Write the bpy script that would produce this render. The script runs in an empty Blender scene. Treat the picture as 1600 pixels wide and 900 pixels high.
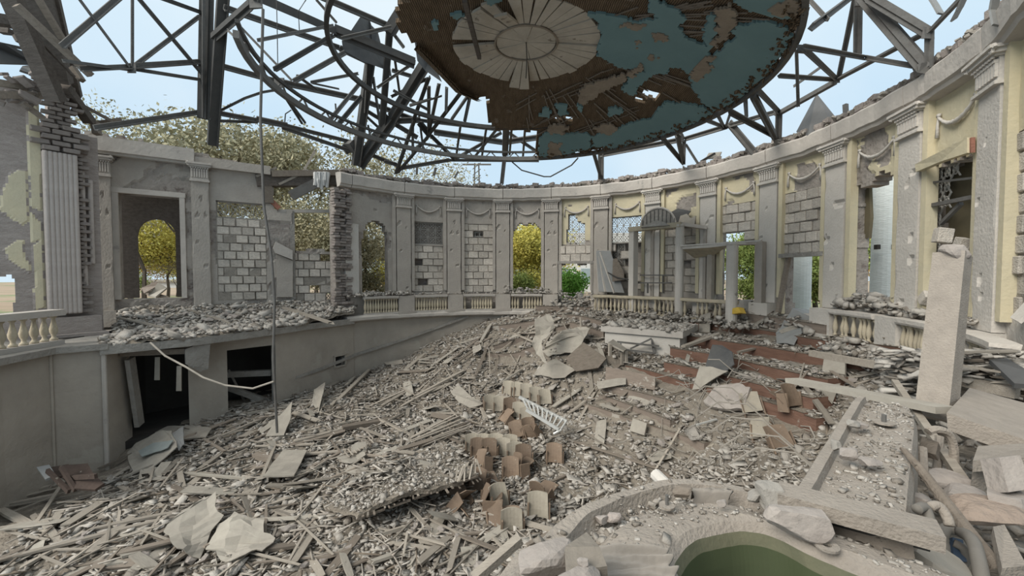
import bpy, bmesh, math, random
import numpy as np
from mathutils import Vector, Matrix, Euler, noise as mn

SC = bpy.context.scene
COL = SC.collection
# ------------------------------------------------------------------ camera, sky, sun, exposure
EZ = 4.7                      # eye height above the orchestra floor
F = 640.0                     # focal length in pixels of the 1600 wide frame
PITCH = math.atan(21.0 / F)
cam_d = bpy.data.cameras.new('camera'); cam = bpy.data.objects.new('camera', cam_d); COL.objects.link(cam)
cam_d.sensor_width = 36.0; cam_d.lens = 36.0 * F / 1600.0; cam_d.clip_start = 0.05; cam_d.clip_end = 600
cam.location = (0, 0, EZ); cam.rotation_euler = (math.pi / 2 - PITCH, 0, 0)
SC.camera = cam
SC.view_settings.view_transform = 'Standard'; SC.view_settings.look = 'None'
SC.view_settings.gamma = 1.0; SC.view_settings.use_curve_mapping = False
SC.view_settings.exposure = 0.22

world = bpy.data.worlds.new('overcast_sky'); SC.world = world; world.use_nodes = True
wn = world.node_tree.nodes; wl = world.node_tree.links; wn.clear()
w_out = wn.new('ShaderNodeOutputWorld'); w_bg = wn.new('ShaderNodeBackground')
w_tc = wn.new('ShaderNodeTexCoord'); w_sep = wn.new('ShaderNodeSeparateXYZ')
w_rmp = wn.new('ShaderNodeValToRGB'); w_noise = wn.new('ShaderNodeTexNoise'); w_mix = wn.new('ShaderNodeMix')
w_mix.data_type = 'RGBA'
wl.new(w_tc.outputs['Generated'], w_sep.inputs[0]); wl.new(w_sep.outputs['Z'], w_rmp.inputs[0])
e = w_rmp.color_ramp.elements
e[0].position = 0.0; e[0].color = (0.66, 0.83, 0.95, 1)
e[1].position = 1.0; e[1].color = (0.98, 1.0, 1.0, 1)
m_ = w_rmp.color_ramp.elements.new(0.30); m_.color = (0.60, 0.79, 0.95, 1)
m_ = w_rmp.color_ramp.elements.new(0.62); m_.color = (0.78, 0.92, 1.0, 1)
w_noise.inputs['Scale'].default_value = 2.2; w_noise.inputs['Detail'].default_value = 5
wl.new(w_tc.outputs['Generated'], w_noise.inputs['Vector'])
w_m2 = wn.new('ShaderNodeMapRange'); w_m2.inputs[1].default_value = .42; w_m2.inputs[2].default_value = .68
w_m2.inputs[3].default_value = 0; w_m2.inputs[4].default_value = .55
wl.new(w_noise.outputs['Fac'], w_m2.inputs[0]); wl.new(w_m2.outputs[0], w_mix.inputs['Factor'])
wl.new(w_rmp.outputs['Color'], w_mix.inputs['A']); w_mix.inputs['B'].default_value = (0.86, 0.95, 1.0, 1)
wl.new(w_mix.outputs['Result'], w_bg.inputs['Color']); w_bg.inputs['Strength'].default_value = 0.86
wl.new(w_bg.outputs[0], w_out.inputs[0])

sun_d = bpy.data.lights.new('hazy_sun', 'SUN'); sun = bpy.data.objects.new('hazy_sun', sun_d); COL.objects.link(sun)
sun_d.energy = 3.4; sun_d.angle = math.radians(38); sun_d.color = (1.0, 0.95, 0.86)
sun.rotation_euler = Vector((0.72, 0.58, -0.74)).to_track_quat('-Z', 'Y').to_euler()   # light falls from behind left onto the far right wall

# ------------------------------------------------------------------ survey: lines of sight into the hall
rnd = random.Random(7); nrg = np.random.default_rng(11)
CX, CY = -0.05, 10.3          # centre of the round hall
RP = 8.35                     # radius of the pilaster faces
RW = 8.5                      # radius of the wall face

def ray(x, y):
    a = (x - 800) / F; b = (450 - y) / F
    return Vector((a, math.cos(PITCH) + b * math.sin(PITCH), -math.sin(PITCH) + b * math.cos(PITCH)))
def Zp(x, y, z):              # the point of that line of sight at height z
    r = ray(x, y); return r * ((z - EZ) / r.z) + Vector((0, 0, EZ))
def Dp(x, y, Y):              # ... at distance Y into the hall
    r = ray(x, y); return r * (Y / r.y) + Vector((0, 0, EZ))
def Wp(x, y, R=RP):           # ... on the round wall of radius R
    q = ray(x, y); n = math.hypot(q.x, q.y); dx, dy = q.x / n, q.y / n
    b = dx * CX + dy * CY; D = b * b - CX * CX - CY * CY + R * R
    return q * ((b + math.sqrt(max(D, 0))) / n) + Vector((0, 0, EZ))
def ang(p): return math.degrees(math.atan2(p[1] - CY, p[0] - CX))
def uz(x, y, R=RW):
    p = Wp(x, y, R); return ang(p), p.z
def pol(a, R, z=0.0):
    t = math.radians(a); return Vector((CX + R * math.cos(t), CY + R * math.sin(t), z))

# ------------------------------------------------------------------ materials
MATS = {}
def mat(name, col, col2=None, scale=3.0, rough=0.95, bump=0.25, bscale=None, spots=None, spot_lim=0.62, spot_scale=1.2, rand=0.0, streak=None, metal=0.0, detail=6, bdist=.05):
    if name in MATS: return MATS[name]
    m = bpy.data.materials.new(name); m.use_nodes = True
    nt = m.node_tree; N = nt.nodes; L = nt.links
    bs = N['Principled BSDF']; bs.inputs['Roughness'].default_value = rough; bs.inputs['Metallic'].default_value = metal
    bs.inputs['Specular IOR Level'].default_value = 0.2
    tc = N.new('ShaderNodeTexCoord'); vec = tc.outputs['Object']
    if streak:
        mp = N.new('ShaderNodeMapping'); mp.inputs['Scale'].default_value = streak; L.new(vec, mp.inputs['Vector']); vec = mp.outputs[0]
    nz = N.new('ShaderNodeTexNoise'); nz.inputs['Scale'].default_value = scale; nz.inputs['Detail'].default_value = detail; nz.inputs['Roughness'].default_value = .65
    L.new(vec, nz.inputs['Vector'])
    mr = N.new('ShaderNodeMapRange'); mr.inputs[1].default_value = .3; mr.inputs[2].default_value = .7; L.new(nz.outputs['Fac'], mr.inputs[0])
    mx = N.new('ShaderNodeMix'); mx.data_type = 'RGBA'; mx.inputs['A'].default_value = (*col, 1); mx.inputs['B'].default_value = (*(col2 or tuple(c * .75 for c in col)), 1)
    L.new(mr.outputs[0], mx.inputs['Factor']); out = mx.outputs['Result']
    if spots:
        n2 = N.new('ShaderNodeTexNoise'); n2.inputs['Scale'].default_value = spot_scale; n2.inputs['Detail'].default_value = 8; n2.inputs['Roughness'].default_value = .6
        L.new(tc.outputs['Object'], n2.inputs['Vector'])
        m2 = N.new('ShaderNodeMapRange'); m2.inputs[1].default_value = spot_lim; m2.inputs[2].default_value = spot_lim + .04; L.new(n2.outputs['Fac'], m2.inputs[0])
        x2 = N.new('ShaderNodeMix'); x2.data_type = 'RGBA'; L.new(m2.outputs[0], x2.inputs['Factor']); L.new(out, x2.inputs['A']); x2.inputs['B'].default_value = (*spots, 1); out = x2.outputs['Result']
    if rand:
        oi = N.new('ShaderNodeObjectInfo'); r3 = N.new('ShaderNodeMapRange'); r3.inputs[3].default_value = 1 - rand; r3.inputs[4].default_value = 1 + rand * .7
        L.new(oi.outputs['Random'], r3.inputs[0])
        hs = N.new('ShaderNodeHueSaturation'); L.new(r3.outputs[0], hs.inputs['Value']); L.new(out, hs.inputs['Color']); out = hs.outputs['Color']
    L.new(out, bs.inputs['Base Color'])
    if bump:
        n4 = N.new('ShaderNodeTexNoise'); n4.inputs['Scale'].default_value = bscale or scale * 5; n4.inputs['Detail'].default_value = 5
        L.new(vec, n4.inputs['Vector'])
        bp = N.new('ShaderNodeBump'); bp.inputs['Strength'].default_value = bump; bp.inputs['Distance'].default_value = bdist
        L.new(n4.outputs['Fac'], bp.inputs['Height']); L.new(bp.outputs[0], bs.inputs['Normal'])
    MATS[name] = m; return m

M_GREY = mat('grey_render', (0.416, 0.378, 0.335), (0.312, 0.284, 0.253), 1.1, bump=.35, bscale=14, spots=(.25, .235, .215), spot_lim=.64)
M_WHITE = mat('white_stucco', (0.578, 0.540, 0.493), (0.452, 0.424, 0.385), .9, bump=.3, bscale=18, spots=(.31, .29, .26), spot_lim=.68)
M_YELLOW = mat('yellow_limewash', (.60, .53, .37), (.50, .455, .335), 1.3, bump=.2, bscale=15, spots=(.37, .345, .30), spot_lim=.64)
M_BRICK = mat('bare_masonry', (.37, .335, .30), (.23, .205, .185), 3.0, bump=1.0, bscale=9, spots=(.18, .15, .135), spot_lim=.6, spot_scale=3)
M_BRICKPINK = mat('dusty_brick', (.39, .345, .315), (.28, .242, .22), 3.5, bump=.8, bscale=16, streak=(1, 1, 3.2), bdist=.03)
M_BLOCK = mat('limestone_block', (0.594, 0.540, 0.473), (0.443, 0.405, 0.358), 2.5, bump=.6, bscale=12, rand=.22)
M_MORTAR = mat('old_mortar', (.35, .315, .27), (.25, .225, .195), 6, bump=.6)
M_CORN = mat('cornice_render', (0.489, 0.453, 0.409), (0.385, 0.353, 0.321), 1.2, bump=.3, bscale=10, spots=(.30, .285, .26), spot_lim=.63)
M_BALU = mat('cream_baluster', (.52, .45, .33), (.36, .32, .25), 4, bump=.3, rand=.15)
M_PATCH = mat('glazed_tin', (.27, .30, .29), (.22, .24, .235), 4, rough=.6, bump=.1)
M_BASE = mat('parterre_wall', (.40, .36, .31), (.30, .268, .23), .8, bump=.3, bscale=9, spots=(.36, .33, .285), spot_lim=.6, spot_scale=.9)
M_SLAB = mat('slab_concrete', (.33, .31, .28), (.23, .215, .195), 2.5, bump=.7)
M_GROUND = mat('rubble_ground', (.265, .232, .192), (.165, .143, .118), 3.5, bump=1.0, bscale=16, spots=(.33, .295, .245), spot_lim=.60, spot_scale=3.5, detail=9)  # darkened base puts the shade between chips into the colour
M_CHIP = mat('rubble_chip', (.42, .385, .335), (.30, .272, .238), 5, bump=.5, bscale=25, rand=.25)
M_STONE = mat('dusty_stone', (0.372, 0.335, 0.305), (0.270, 0.239, 0.217), 6, bump=.6, bscale=25, bdist=.02, rand=.15)
M_WOOD = mat('dusty_timber', (0.380, 0.340, 0.288), (0.266, 0.234, 0.198), 3, bump=.35, streak=(1, 6, 6), rand=.3)
M_WOODD = mat('grey_brown_timber', (.26, .222, .185), (.175, .147, .12), 3, bump=.35, streak=(1, 6, 6), rand=.3)
M_RISER = mat('brown_riser_board', (.20, .118, .088), (.13, .075, .056), 2.5, bump=.3, streak=(1, 1, 5), spots=(.33, .295, .25), spot_lim=.64, spot_scale=2.5)
M_RISERG = mat('dusty_riser_board', (.25, .205, .17), (.17, .14, .118), 2.5, bump=.3, streak=(1, 1, 5), spots=(.35, .32, .28), spot_lim=.6, spot_scale=2.5)
M_STEEL = mat('painted_steel', (.05, .049, .047), (.075, .071, .066), 3, rough=.7, bump=.1)
M_STEELR = mat('weathered_steel', (0.147, 0.144, 0.137), (0.105, 0.098, 0.091), 4, rough=.7, bump=.15)
M_SHEETD = mat('dark_sheet_metal', (.07, .072, .075), (.11, .108, .104), 1.5, rough=.6, bump=.2)
M_SHEETM = mat('mid_grey_sheet', (.115, .115, .115), (.085, .085, .083), 1.5, rough=.6, bump=.2)
M_SHEETG = mat('grey_sheet_metal', (.25, .255, .25), (.19, .19, .185), 1.5, rough=.6, bump=.2)
M_PANEL = mat('dusty_panel', (0.352, 0.325, 0.278), (0.262, 0.238, 0.207), 3, bump=.3, bdist=.02, rand=.15)
M_LATH = mat('reed_lathing', (.27, .195, .13), (.16, .115, .075), 4, bump=.9, bscale=30, streak=(2.0, .6, 1), spots=(.33, .27, .21), spot_lim=.63, spot_scale=2.2)
M_BLUE = mat('blue_ceiling_plaster', (.19, .295, .31), (.155, .25, .265), .8, bump=.15, spots=(.28, .29, .27), spot_lim=.74)
M_TAN = mat('bare_ceiling_plaster', (.32, .27, .215), (.23, .19, .15), 2.5, bump=.4)
M_ROSE = mat('whitewashed_plaster', (.52, .47, .40), (.38, .34, .285), 1.6, bump=.4, spots=(.22, .19, .155), spot_lim=.64, spot_scale=2.5)
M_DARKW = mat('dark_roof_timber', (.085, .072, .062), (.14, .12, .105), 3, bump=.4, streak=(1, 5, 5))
M_SEATB = mat('plywood_seat', (.215, .158, .115), (.15, .112, .085), 3, rough=.75, bump=.15, rand=.3, spots=(.30, .265, .215), spot_lim=.6, spot_scale=5)
M_SEATC = mat('dusty_seat_cover', (.36, .325, .265), (.28, .25, .205), 3, rough=.9, bump=.15, rand=.2)
M_SEATP = mat('dusty_pink_cover', (.46, .30, .27), (.36, .25, .22), 3, rough=.9, bump=.15, rand=.1)
M_GREEN = mat('green_paint', (.072, .088, .045), (.06, .074, .04), 1.5, rough=.55, bump=.05)
M_LEDGE = mat('dusty_ledge', (0.338, 0.299, 0.258), (0.264, 0.234, 0.203), 8, bump=.7, bscale=70, bdist=.012, spots=(.235, .205, .165), spot_lim=.66, spot_scale=26)
M_DKSTONE = mat('dark_stone', (.235, .21, .178), (.17, .152, .13), 5, bump=.6, bscale=30, bdist=.015)
M_GRILL = mat('dusty_iron', (.36, .345, .315), (.24, .23, .21), 5, rough=.8, bump=.1)
M_GREEND = mat('dusty_green_paint', (.155, .15, .10), (.115, .12, .078), 9, rough=.8, bump=.1)
M_CLOTH = mat('dusty_cloth', (0.307, 0.280, 0.249), (0.242, 0.219, 0.193), 3, bump=.15)
M_BARK = mat('tree_bark', (.11, .092, .075), (.075, .062, .05), 3, bump=.4)
M_LEAFG = mat('green_leaf', (.18, .26, .08), (.30, .34, .10), 1.2, bump=0)
M_LEAFY = mat('yellow_leaf', (.66, .56, .14), (.42, .42, .12), .9, bump=0)
M_LEAFD = mat('olive_leaf', (.30, .29, .19), (.40, .36, .235), .9, bump=0)
M_LEAFO = mat('orange_leaf', (.52, .30, .07), (.36, .24, .07), .9, bump=0)
M_EARTH = mat('outside_earth', (.40, .30, .22), (.30, .24, .17), .3, bump=.3, spots=(.22, .24, .13), spot_lim=.55, spot_scale=.2)
M_COLW = mat('whitewashed_brick', (.66, .70, .69), (.56, .60, .59), 2.5, bump=.35, bscale=8, streak=(1, 1, 4))
M_WIRE = mat('dusty_wire', (.34, .31, .27), (.22, .2, .175), 4, bump=0)
M_SILVER = mat('bare_aluminium', (.62, .62, .60), (.5, .5, .48), 3, rough=.45, bump=0, metal=.3)
M_REDPL = mat('red_plaster', (.30, .135, .095), (.23, .115, .085), 4, bump=.4)
M_DARK = mat('hollow_shade', (.035, .032, .03), (.05, .046, .042), 2, bump=.2)  # near-black colour stands in for shade inside corridor, vent and column holes
M_HOSE = mat('grey_hose', (.20, .185, .165), (.15, .138, .122), 4, rough=.7, bump=.1)
M_BLUEP = mat('blue_plastic', (.06, .09, .14), (.05, .075, .12), 4, rough=.5, bump=0)
M_RAG = mat('pale_rag', (.50, .50, .49), (.40, .40, .39), 4, bump=.2)
M_BUILD = mat('pale_building', (.62, .62, .60), (.55, .55, .53), .5, bump=.05)
M_GLASSB = mat('lamp_glass', (.30, .36, .38), (.25, .31, .33), 3, rough=.2, bump=0)
M_YELLOWF = mat('yellow_foil', (.60, .40, .06), (.50, .34, .08), 5, rough=.5, bump=.2)

# ------------------------------------------------------------------ object helpers
WLOC = {}
def wloc(o): return WLOC.get(o.name, Vector((0, 0, 0)))
def tag(o, label=None, cat=None, group=None, kind=None):
    if label: o['label'] = label
    if cat: o['category'] = cat
    if group: o['group'] = group
    if kind: o['kind'] = kind
    return o
def empty(name, loc=(0, 0, 0), label=None, cat=None, group=None, kind=None, parent=None):
    o = bpy.data.objects.new(name, None); COL.objects.link(o); loc = Vector(loc)
    if parent is not None: o.parent = parent; o.location = loc - wloc(parent)
    else: o.location = loc
    o.empty_display_size = .2; WLOC[o.name] = loc
    return tag(o, label, cat, group, kind)
def mesh_of(name, V, Fc, mats, mi=None, smooth=False):
    me = bpy.data.meshes.new(name); me.from_pydata([tuple(v) for v in V], [], Fc); 
    for m in (mats if isinstance(mats, (list, tuple)) else [mats]): me.materials.append(m)
    if mi is not None: me.polygons.foreach_set('material_index', mi)
    if smooth: me.polygons.foreach_set('use_smooth', [True] * len(me.polygons))
    me.update(); return me
def OBJ(name, V, Fc, mats, parent=None, mi=None, smooth=False, label=None, cat=None, group=None, kind=None, base=None):
    """one mesh object; V in world coordinates"""
    V = [Vector(v) for v in V]
    if parent is not None: off = wloc(parent)
    elif base is not None: off = Vector(base)
    elif kind in ('structure', 'stuff'): off = Vector((0, 0, 0))
    else:
        n = max(1, len(V)); c = sum(V, Vector()) / n; off = Vector((c.x, c.y, min(v.z for v in V)))
    me = mesh_of(name, [v - off for v in V], Fc, mats, mi, smooth)
    o = bpy.data.objects.new(name, me); COL.objects.link(o)
    if parent is not None: o.parent = parent; WLOC[o.name] = wloc(parent)
    else: o.location = off; WLOC[o.name] = off
    return tag(o, label, cat, group, kind)
def INST(name, me, M, parent=None, label=None, cat=None, group=None):
    o = bpy.data.objects.new(name, me); COL.objects.link(o)
    if parent is not None: o.parent = parent; o.matrix_local = Matrix.Translation(-wloc(parent)) @ M
    else: o.matrix_local = M
    return tag(o, label, cat, group)

class MB:
    def __init__(s): s.V = []; s.F = []; s.mi = []
    def add(s, V, Fc, m=0):
        b = len(s.V); s.V += [Vector(v) for v in V]; s.F += [tuple(i + b for i in f) for f in Fc]; s.mi += [m] * len(Fc); return s
    def box(s, c, size, M=None, m=0, jit=0):
        c = Vector(c); sx, sy, sz = (k / 2 for k in size); V = []
        for x, y, z in ((-1, -1, -1), (1, -1, -1), (1, 1, -1), (-1, 1, -1), (-1, -1, 1), (1, -1, 1), (1, 1, 1), (-1, 1, 1)):
            v = Vector((x * sx + rnd.uniform(-jit, jit), y * sy + rnd.uniform(-jit, jit), z * sz + rnd.uniform(-jit, jit)))
            V.append((M @ v if M is not None else v) + c)
        return s.add(V, BOXF, m)
    def beam(s, p, q, w, h=None, up=(0, 0, 1), m=0, w2=None):
        p = Vector(p); q = Vector(q); d = (q - p); h = h or w
        if d.length < 1e-5: return s
        d.normalize(); up = Vector(up)
        if abs(d.dot(up)) > .97: up = Vector((1, 0.3, 0))
        x = d.cross(up).normalized(); y = x.cross(d).normalized(); k = (w2 / w) if w2 else 1
        V = [p + x * a * w / 2 + y * b * h / 2 for a, b in ((-1, -1), (1, -1), (1, 1), (-1, 1))]
        V += [q + x * a * w / 2 * k + y * b * h / 2 * k for a, b in ((-1, -1), (1, -1), (1, 1), (-1, 1))]
        return s.add(V, [(3, 2, 1, 0), (4, 5, 6, 7), (0, 1, 5, 4), (1, 2, 6, 5), (2, 3, 7, 6), (3, 0, 4, 7)], m)
    def angle_iron(s, p, q, w, t=.02, up=(0, 0, 1), m=0):
        p = Vector(p); q = Vector(q); d = (q - p).normalized(); up = Vector(up)
        if abs(d.dot(up)) > .97: up = Vector((1, .3, 0))
        x = d.cross(up).normalized(); y = x.cross(d).normalized()
        s.beam(p, q, w, t, up, m); s.beam(p + y * w / 2 - x * (w / 2 - t / 2), q + y * w / 2 - x * (w / 2 - t / 2), t, w, up, m); return s
    def tube(s, pts, r, n=6, m=0, r2=None):
        pts = [Vector(p) for p in pts]; b = len(s.V); K = len(pts)
        ref = Vector((0.31, 0.2, 1)).normalized()
        for i, p in enumerate(pts):
            d = (pts[min(i + 1, K - 1)] - pts[max(i - 1, 0)]).normalized()
            u = d.cross(ref)
            if u.length < .05: u = d.cross(Vector((1, 0, 0)))
            u.normalize(); v = u.cross(d); rr = r if r2 is None else r + (r2 - r) * i / max(1, K - 1)
            for k in range(n):
                a = 2 * math.pi * k / n; s.V.append(p + u * math.cos(a) * rr + v * math.sin(a) * rr)
        for i in range(K - 1):
            for k in range(n):
                s.F.append((b + i * n + k, b + i * n + (k + 1) % n, b + (i + 1) * n + (k + 1) % n, b + (i + 1) * n + k)); s.mi.append(m)
        s.F.append(tuple(b + k for k in range(n))[::-1]); s.F.append(tuple(b + (K - 1) * n + k for k in range(n))); s.mi += [m, m]
        return s
    def lathe(s, prof, n=12, c=(0, 0, 0), m=0):
        b = len(s.V); c = Vector(c)
        for r, z in prof:
            for k in range(n):
                a = 2 * math.pi * k / n; s.V.append(c + Vector((r * math.cos(a), r * math.sin(a), z)))
        for i in range(len(prof) - 1):
            for k in range(n):
                s.F.append((b + i * n + k, b + i * n + (k + 1) % n, b + (i + 1) * n + (k + 1) % n, b + (i + 1) * n + k)); s.mi.append(m)
        s.F.append(tuple(b + k for k in range(n))[::-1]); s.F.append(tuple(b + (len(prof) - 1) * n + k for k in range(n))); s.mi += [m, m]
        return s
    def slab(s, top, t, m=0, down=None):
        """polygon (list of 3D points) given thickness t along its normal, away from the viewer's side"""
        top = [Vector(p) for p in top]; n = Vector()
        for i in range(len(top)):
            a, b2 = top[i], top[(i + 1) % len(top)]; n += a.cross(b2)
        n.normalize(); d = Vector(down) if down else -n
        low = [p + d * t for p in top]; K = len(top)
        from mathutils.geometry import tessellate_polygon
        tri = tessellate_polygon([top])
        b = len(s.V); s.V += top + low
        for a in tri:
            s.F.append((b + a[0], b + a[1], b + a[2])); s.F.append((b + K + a[2], b + K + a[1], b + K + a[0])); s.mi += [m, m]
        for i in range(K):
            j = (i + 1) % K; s.F.append((b + i, b + K + i, b + K + j, b + j)); s.mi.append(m)
        return s
    def obj(s, name, mats, parent=None, **k): return OBJ(name, s.V, s.F, mats, parent, s.mi if isinstance(mats, (list, tuple)) else None, **k)
BOXF = [(0, 3, 2, 1), (4, 5, 6, 7), (0, 1, 5, 4), (1, 2, 6, 5), (2, 3, 7, 6), (3, 0, 4, 7)]

def n2(x, y, s=1.0, z=0.0): return mn.noise(Vector((x * s, y * s, z)))
def fbm(x, y, z, s=1.0): return mn.fractal(Vector((x * s, y * s, z * s)), 1.0, 2.0, 4)
def inpoly(x, y, P):
    c = False; j = len(P) - 1
    for i in range(len(P)):
        if (P[i][1] > y) != (P[j][1] > y) and x < (P[j][0] - P[i][0]) * (y - P[i][1]) / (P[j][1] - P[i][1]) + P[i][0]: c = not c
        j = i
    return c

# ------------------------------------------------------------------ ground heights of the wrecked auditorium
RISERS = {}
def zk(k): return .6 + .24 * (k - 1)
RPX = {1: [(870, 664), (925, 690), (960, 705), (1000, 725), (1046, 748)],
       2: [(906, 643), (973, 668), (1040, 700), (1090, 722)],
       3: [(913, 637), (973, 657), (1043, 680), (1100, 702)],
       4: [(935, 622), (1007, 647), (1047, 663)],
       5: [(941, 606), (1000, 620), (1060, 637)],
       6: [(945, 577), (1023, 597), (1080, 617), (1200, 652), (1275, 678)],
       7: [(1037, 583), (1097, 597), (1180, 622), (1270, 648)],
       8: [(1047, 560), (1133, 575), (1200, 593), (1293, 617)],
       9: [(1057, 538), (1133, 550), (1200, 560), (1290, 577), (1360, 588)],
       10: [(1073, 517), (1183, 530), (1267, 548), (1340, 556), (1403, 566)],
       11: [(1092, 497), (1150, 503), (1220, 514), (1290, 528)],
       12: [(863, 500), (900, 503), (940, 508)], 13: [(890, 518), (943, 526)], 14: [(837, 483), (925, 486)], 15: [(765, 511), (800, 512), (855, 514)], 17: [(772, 527), (820, 527), (884, 529)], 18: [(788, 494), (820, 495), (862, 495)], 19: [(757, 541), (800, 543), (838, 546)], 16: [(870, 540), (945, 546)]}
ZK = {12: 2.92, 13: 2.68, 14: 3.08, 15: 2.72, 16: 2.42, 17: 2.45, 18: 2.92, 19: 2.15}
CTRL = [(-9.6, 9.6, .1), (-8.6, 10.9, .62), (-7.6, 12.8, .6), (-6.0, 15.9, .7), (-4.8, 17, 1.07), (-2.8, 18.0, 2.0), (-1.2, 18.4, 2.65), (.6, 18.5, 3.0), (2, 18.3, 3.08),
        (3.8, 17.5, 3.05), (6, 15.8, 3.0), (7.5, 13, 3.0), (8.1, 10.6, 2.9), (7.9, 8.4, 2.75), (7.3, 6.3, 2.8), (6.0, 5.0, 2.7), (-10, 6, 0), (-9, 3, 0), (-4, 3, .1), (0, 3, .3), (2.5, 4, .9), (4.2, 5.2, 1.7)]
for x, y, z in [(0, 890, .1), (300, 880, .12), (600, 890, .25), (150, 770, .1), (450, 760, .25), (420, 690, .4), (620, 720, .5), (700, 640, .65), (620, 620, .75), (800, 600, 1.0), (700, 560, 1.5), (760, 530, 2.1), (820, 520, 2.35), (560, 640, .6), (1150, 735, 1.1), (1000, 740, .6), (860, 720, .45), (860, 820, .35)]:
    p = Zp(x, y, z); CTRL.append((p.x, p.y, z))
for k, pts in RPX.items():
    L = []
    for x, y in pts:
        z = ZK.get(k) or zk(k); p = Zp(x, y, z); w = Wp(x, y, 8.0)
        if math.hypot(p.x - CX, p.y - CY) > 8.0 and p.y > 5: p = w
        L.append(p)
    RISERS[k] = L
    if k < 17:
      for p in (L[0], L[-1], L[len(L) // 2]): CTRL.append((p.x, p.y, p.z))
CT = np.array(CTRL)
def _phi(r): return r
A_ = np.hypot(CT[:, None, 0] - CT[None, :, 0], CT[:, None, 1] - CT[None, :, 1]); K_ = len(CT)
SYS = np.zeros((K_ + 3, K_ + 3)); SYS[:K_, :K_] = _phi(A_) - np.eye(K_) * .25; SYS[:K_, K_] = 1; SYS[:K_, K_ + 1:] = CT[:, :2]; SYS[K_:, :K_] = SYS[:K_, K_:].T
WT = np.linalg.solve(SYS, np.r_[CT[:, 2], 0, 0, 0])
BUMPS = []
def bump_at(x, y, h, r, z=.5):
    p = Zp(x, y, z); BUMPS.append((p.x, p.y, h, r))
bump_at(600, 760, .35, 1.2); bump_at(860, 560, .25, 1.0, 1.6); bump_at(1130, 640, .35, .8, 1.5); bump_at(770, 620, .2, .8, .8); bump_at(480, 660, .25, 1.2); bump_at(250, 830, .2, 1.3, .2)
bump_at(80, 830, .25, 1.2, .2); bump_at(380, 800, .2, .9, .2)
def ground_np(X, Y):
    X = np.asarray(X, float); Y = np.asarray(Y, float); sh = X.shape; x = X.ravel(); y = Y.ravel()
    z = WT[K_] + WT[K_ + 1] * x + WT[K_ + 2] * y
    for i in range(K_): z += WT[i] * np.hypot(x - CT[i, 0], y - CT[i, 1])
    for bx, by, h, r in BUMPS: z += h * np.exp(-((x - bx) ** 2 + (y - by) ** 2) / r ** 2)
    z += .05 * np.sin(x * 1.7 + 1.3 * np.sin(y * 1.1)) * np.sin(y * 1.9 + np.sin(x * .9)) + .025 * np.sin(x * 4.3 + y * 2.1) * np.sin(y * 5.1 - x * 1.7)
    return np.clip(z, -.05, 3.12).reshape(sh)
def ground(x, y): return float(ground_np(np.array([x]), np.array([y]))[0])
def Tp(x, y):
    """where that line of sight meets the ground"""
    r = ray(x, y); t = np.linspace(1.2, 24, 460); z = ground_np(r.x * t, r.y * t); h = EZ + r.z * t
    i = int(np.argmax(h < z)) if (h < z).any() else len(t) - 1
    return Vector((r.x * t[i], r.y * t[i], float(z[i])))

# woven reed: fine bands across the lathing
nt = M_LATH.node_tree; wv = nt.nodes.new('ShaderNodeTexWave'); wv.inputs['Scale'].default_value = 7.5; wv.inputs['Distortion'].default_value = 2.5; wv.inputs['Detail'].default_value = 2
tcw = nt.nodes.new('ShaderNodeTexCoord'); nt.links.new(tcw.outputs['Object'], wv.inputs['Vector']); bsw = nt.nodes['Principled BSDF']; src = bsw.inputs['Base Color'].links[0].from_socket
mw = nt.nodes.new('ShaderNodeMix'); mw.data_type = 'RGBA'; mw.blend_type = 'MULTIPLY'; mw.inputs['Factor'].default_value = .7; nt.links.new(src, mw.inputs['A']); nt.links.new(wv.outputs['Color'], mw.inputs['B']); nt.links.new(mw.outputs['Result'], bsw.inputs['Base Color'])
# ================================================================== FLOOR
NX, NY = 225, 205
gx = np.linspace(-11.6, 9.2, NX); gy = np.linspace(-.5, 19.2, NY)
GXX, GYY = np.meshgrid(gx, gy); GZ = ground_np(GXX, GYY)
GN = np.array([[fbm(gx[i], gy[j], .3, 2.2) * .05 + fbm(gx[i], gy[j], 7.3, 6.5) * .03 for i in range(NX)] for j in range(NY)])
GZ = GZ + GN
def floor_ok(x, y):
    r = math.hypot(x - CX, y - CY)
    if x < -5.8: return r < 11.0
    if y < 6: return True
    return r < 8.42
fv = [(GXX[j, i], GYY[j, i], GZ[j, i]) for j in range(NY) for i in range(NX)]
ff = []
for j in range(NY - 1):
    for i in range(NX - 1):
        if floor_ok((gx[i] + gx[i + 1]) / 2, (gy[j] + gy[j + 1]) / 2): ff.append((j * NX + i, j * NX + i + 1, (j + 1) * NX + i + 1, (j + 1) * NX + i))
floor_o = OBJ('floor', fv, ff, M_GROUND, kind='structure', smooth=True)

# outside ground, a wide ring round the building
v = []; fq = []
RR = [9.3, 11, 14, 20, 30, 50, 90, 160]; NA = 72
for r in RR:
    for k in range(NA):
        a = 2 * math.pi * k / NA; v.append((CX + r * math.cos(a), CY + r * math.sin(a), 2.75 + (.12 * n2(r * math.cos(a), r * math.sin(a), .4) if r > 10 else 0)))
for i in range(len(RR) - 1):
    for k in range(NA):
        am = 360 * (k + .5) / NA
        if (165 < am < 320 and RR[i] < 40) or (143 < am <= 165 and RR[i] < 11): continue
        fq.append((i * NA + k, i * NA + (k + 1) % NA, (i + 1) * NA + (k + 1) % NA, (i + 1) * NA + k))
OBJ('ground_outside', v, fq, M_EARTH, kind='structure')

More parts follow.
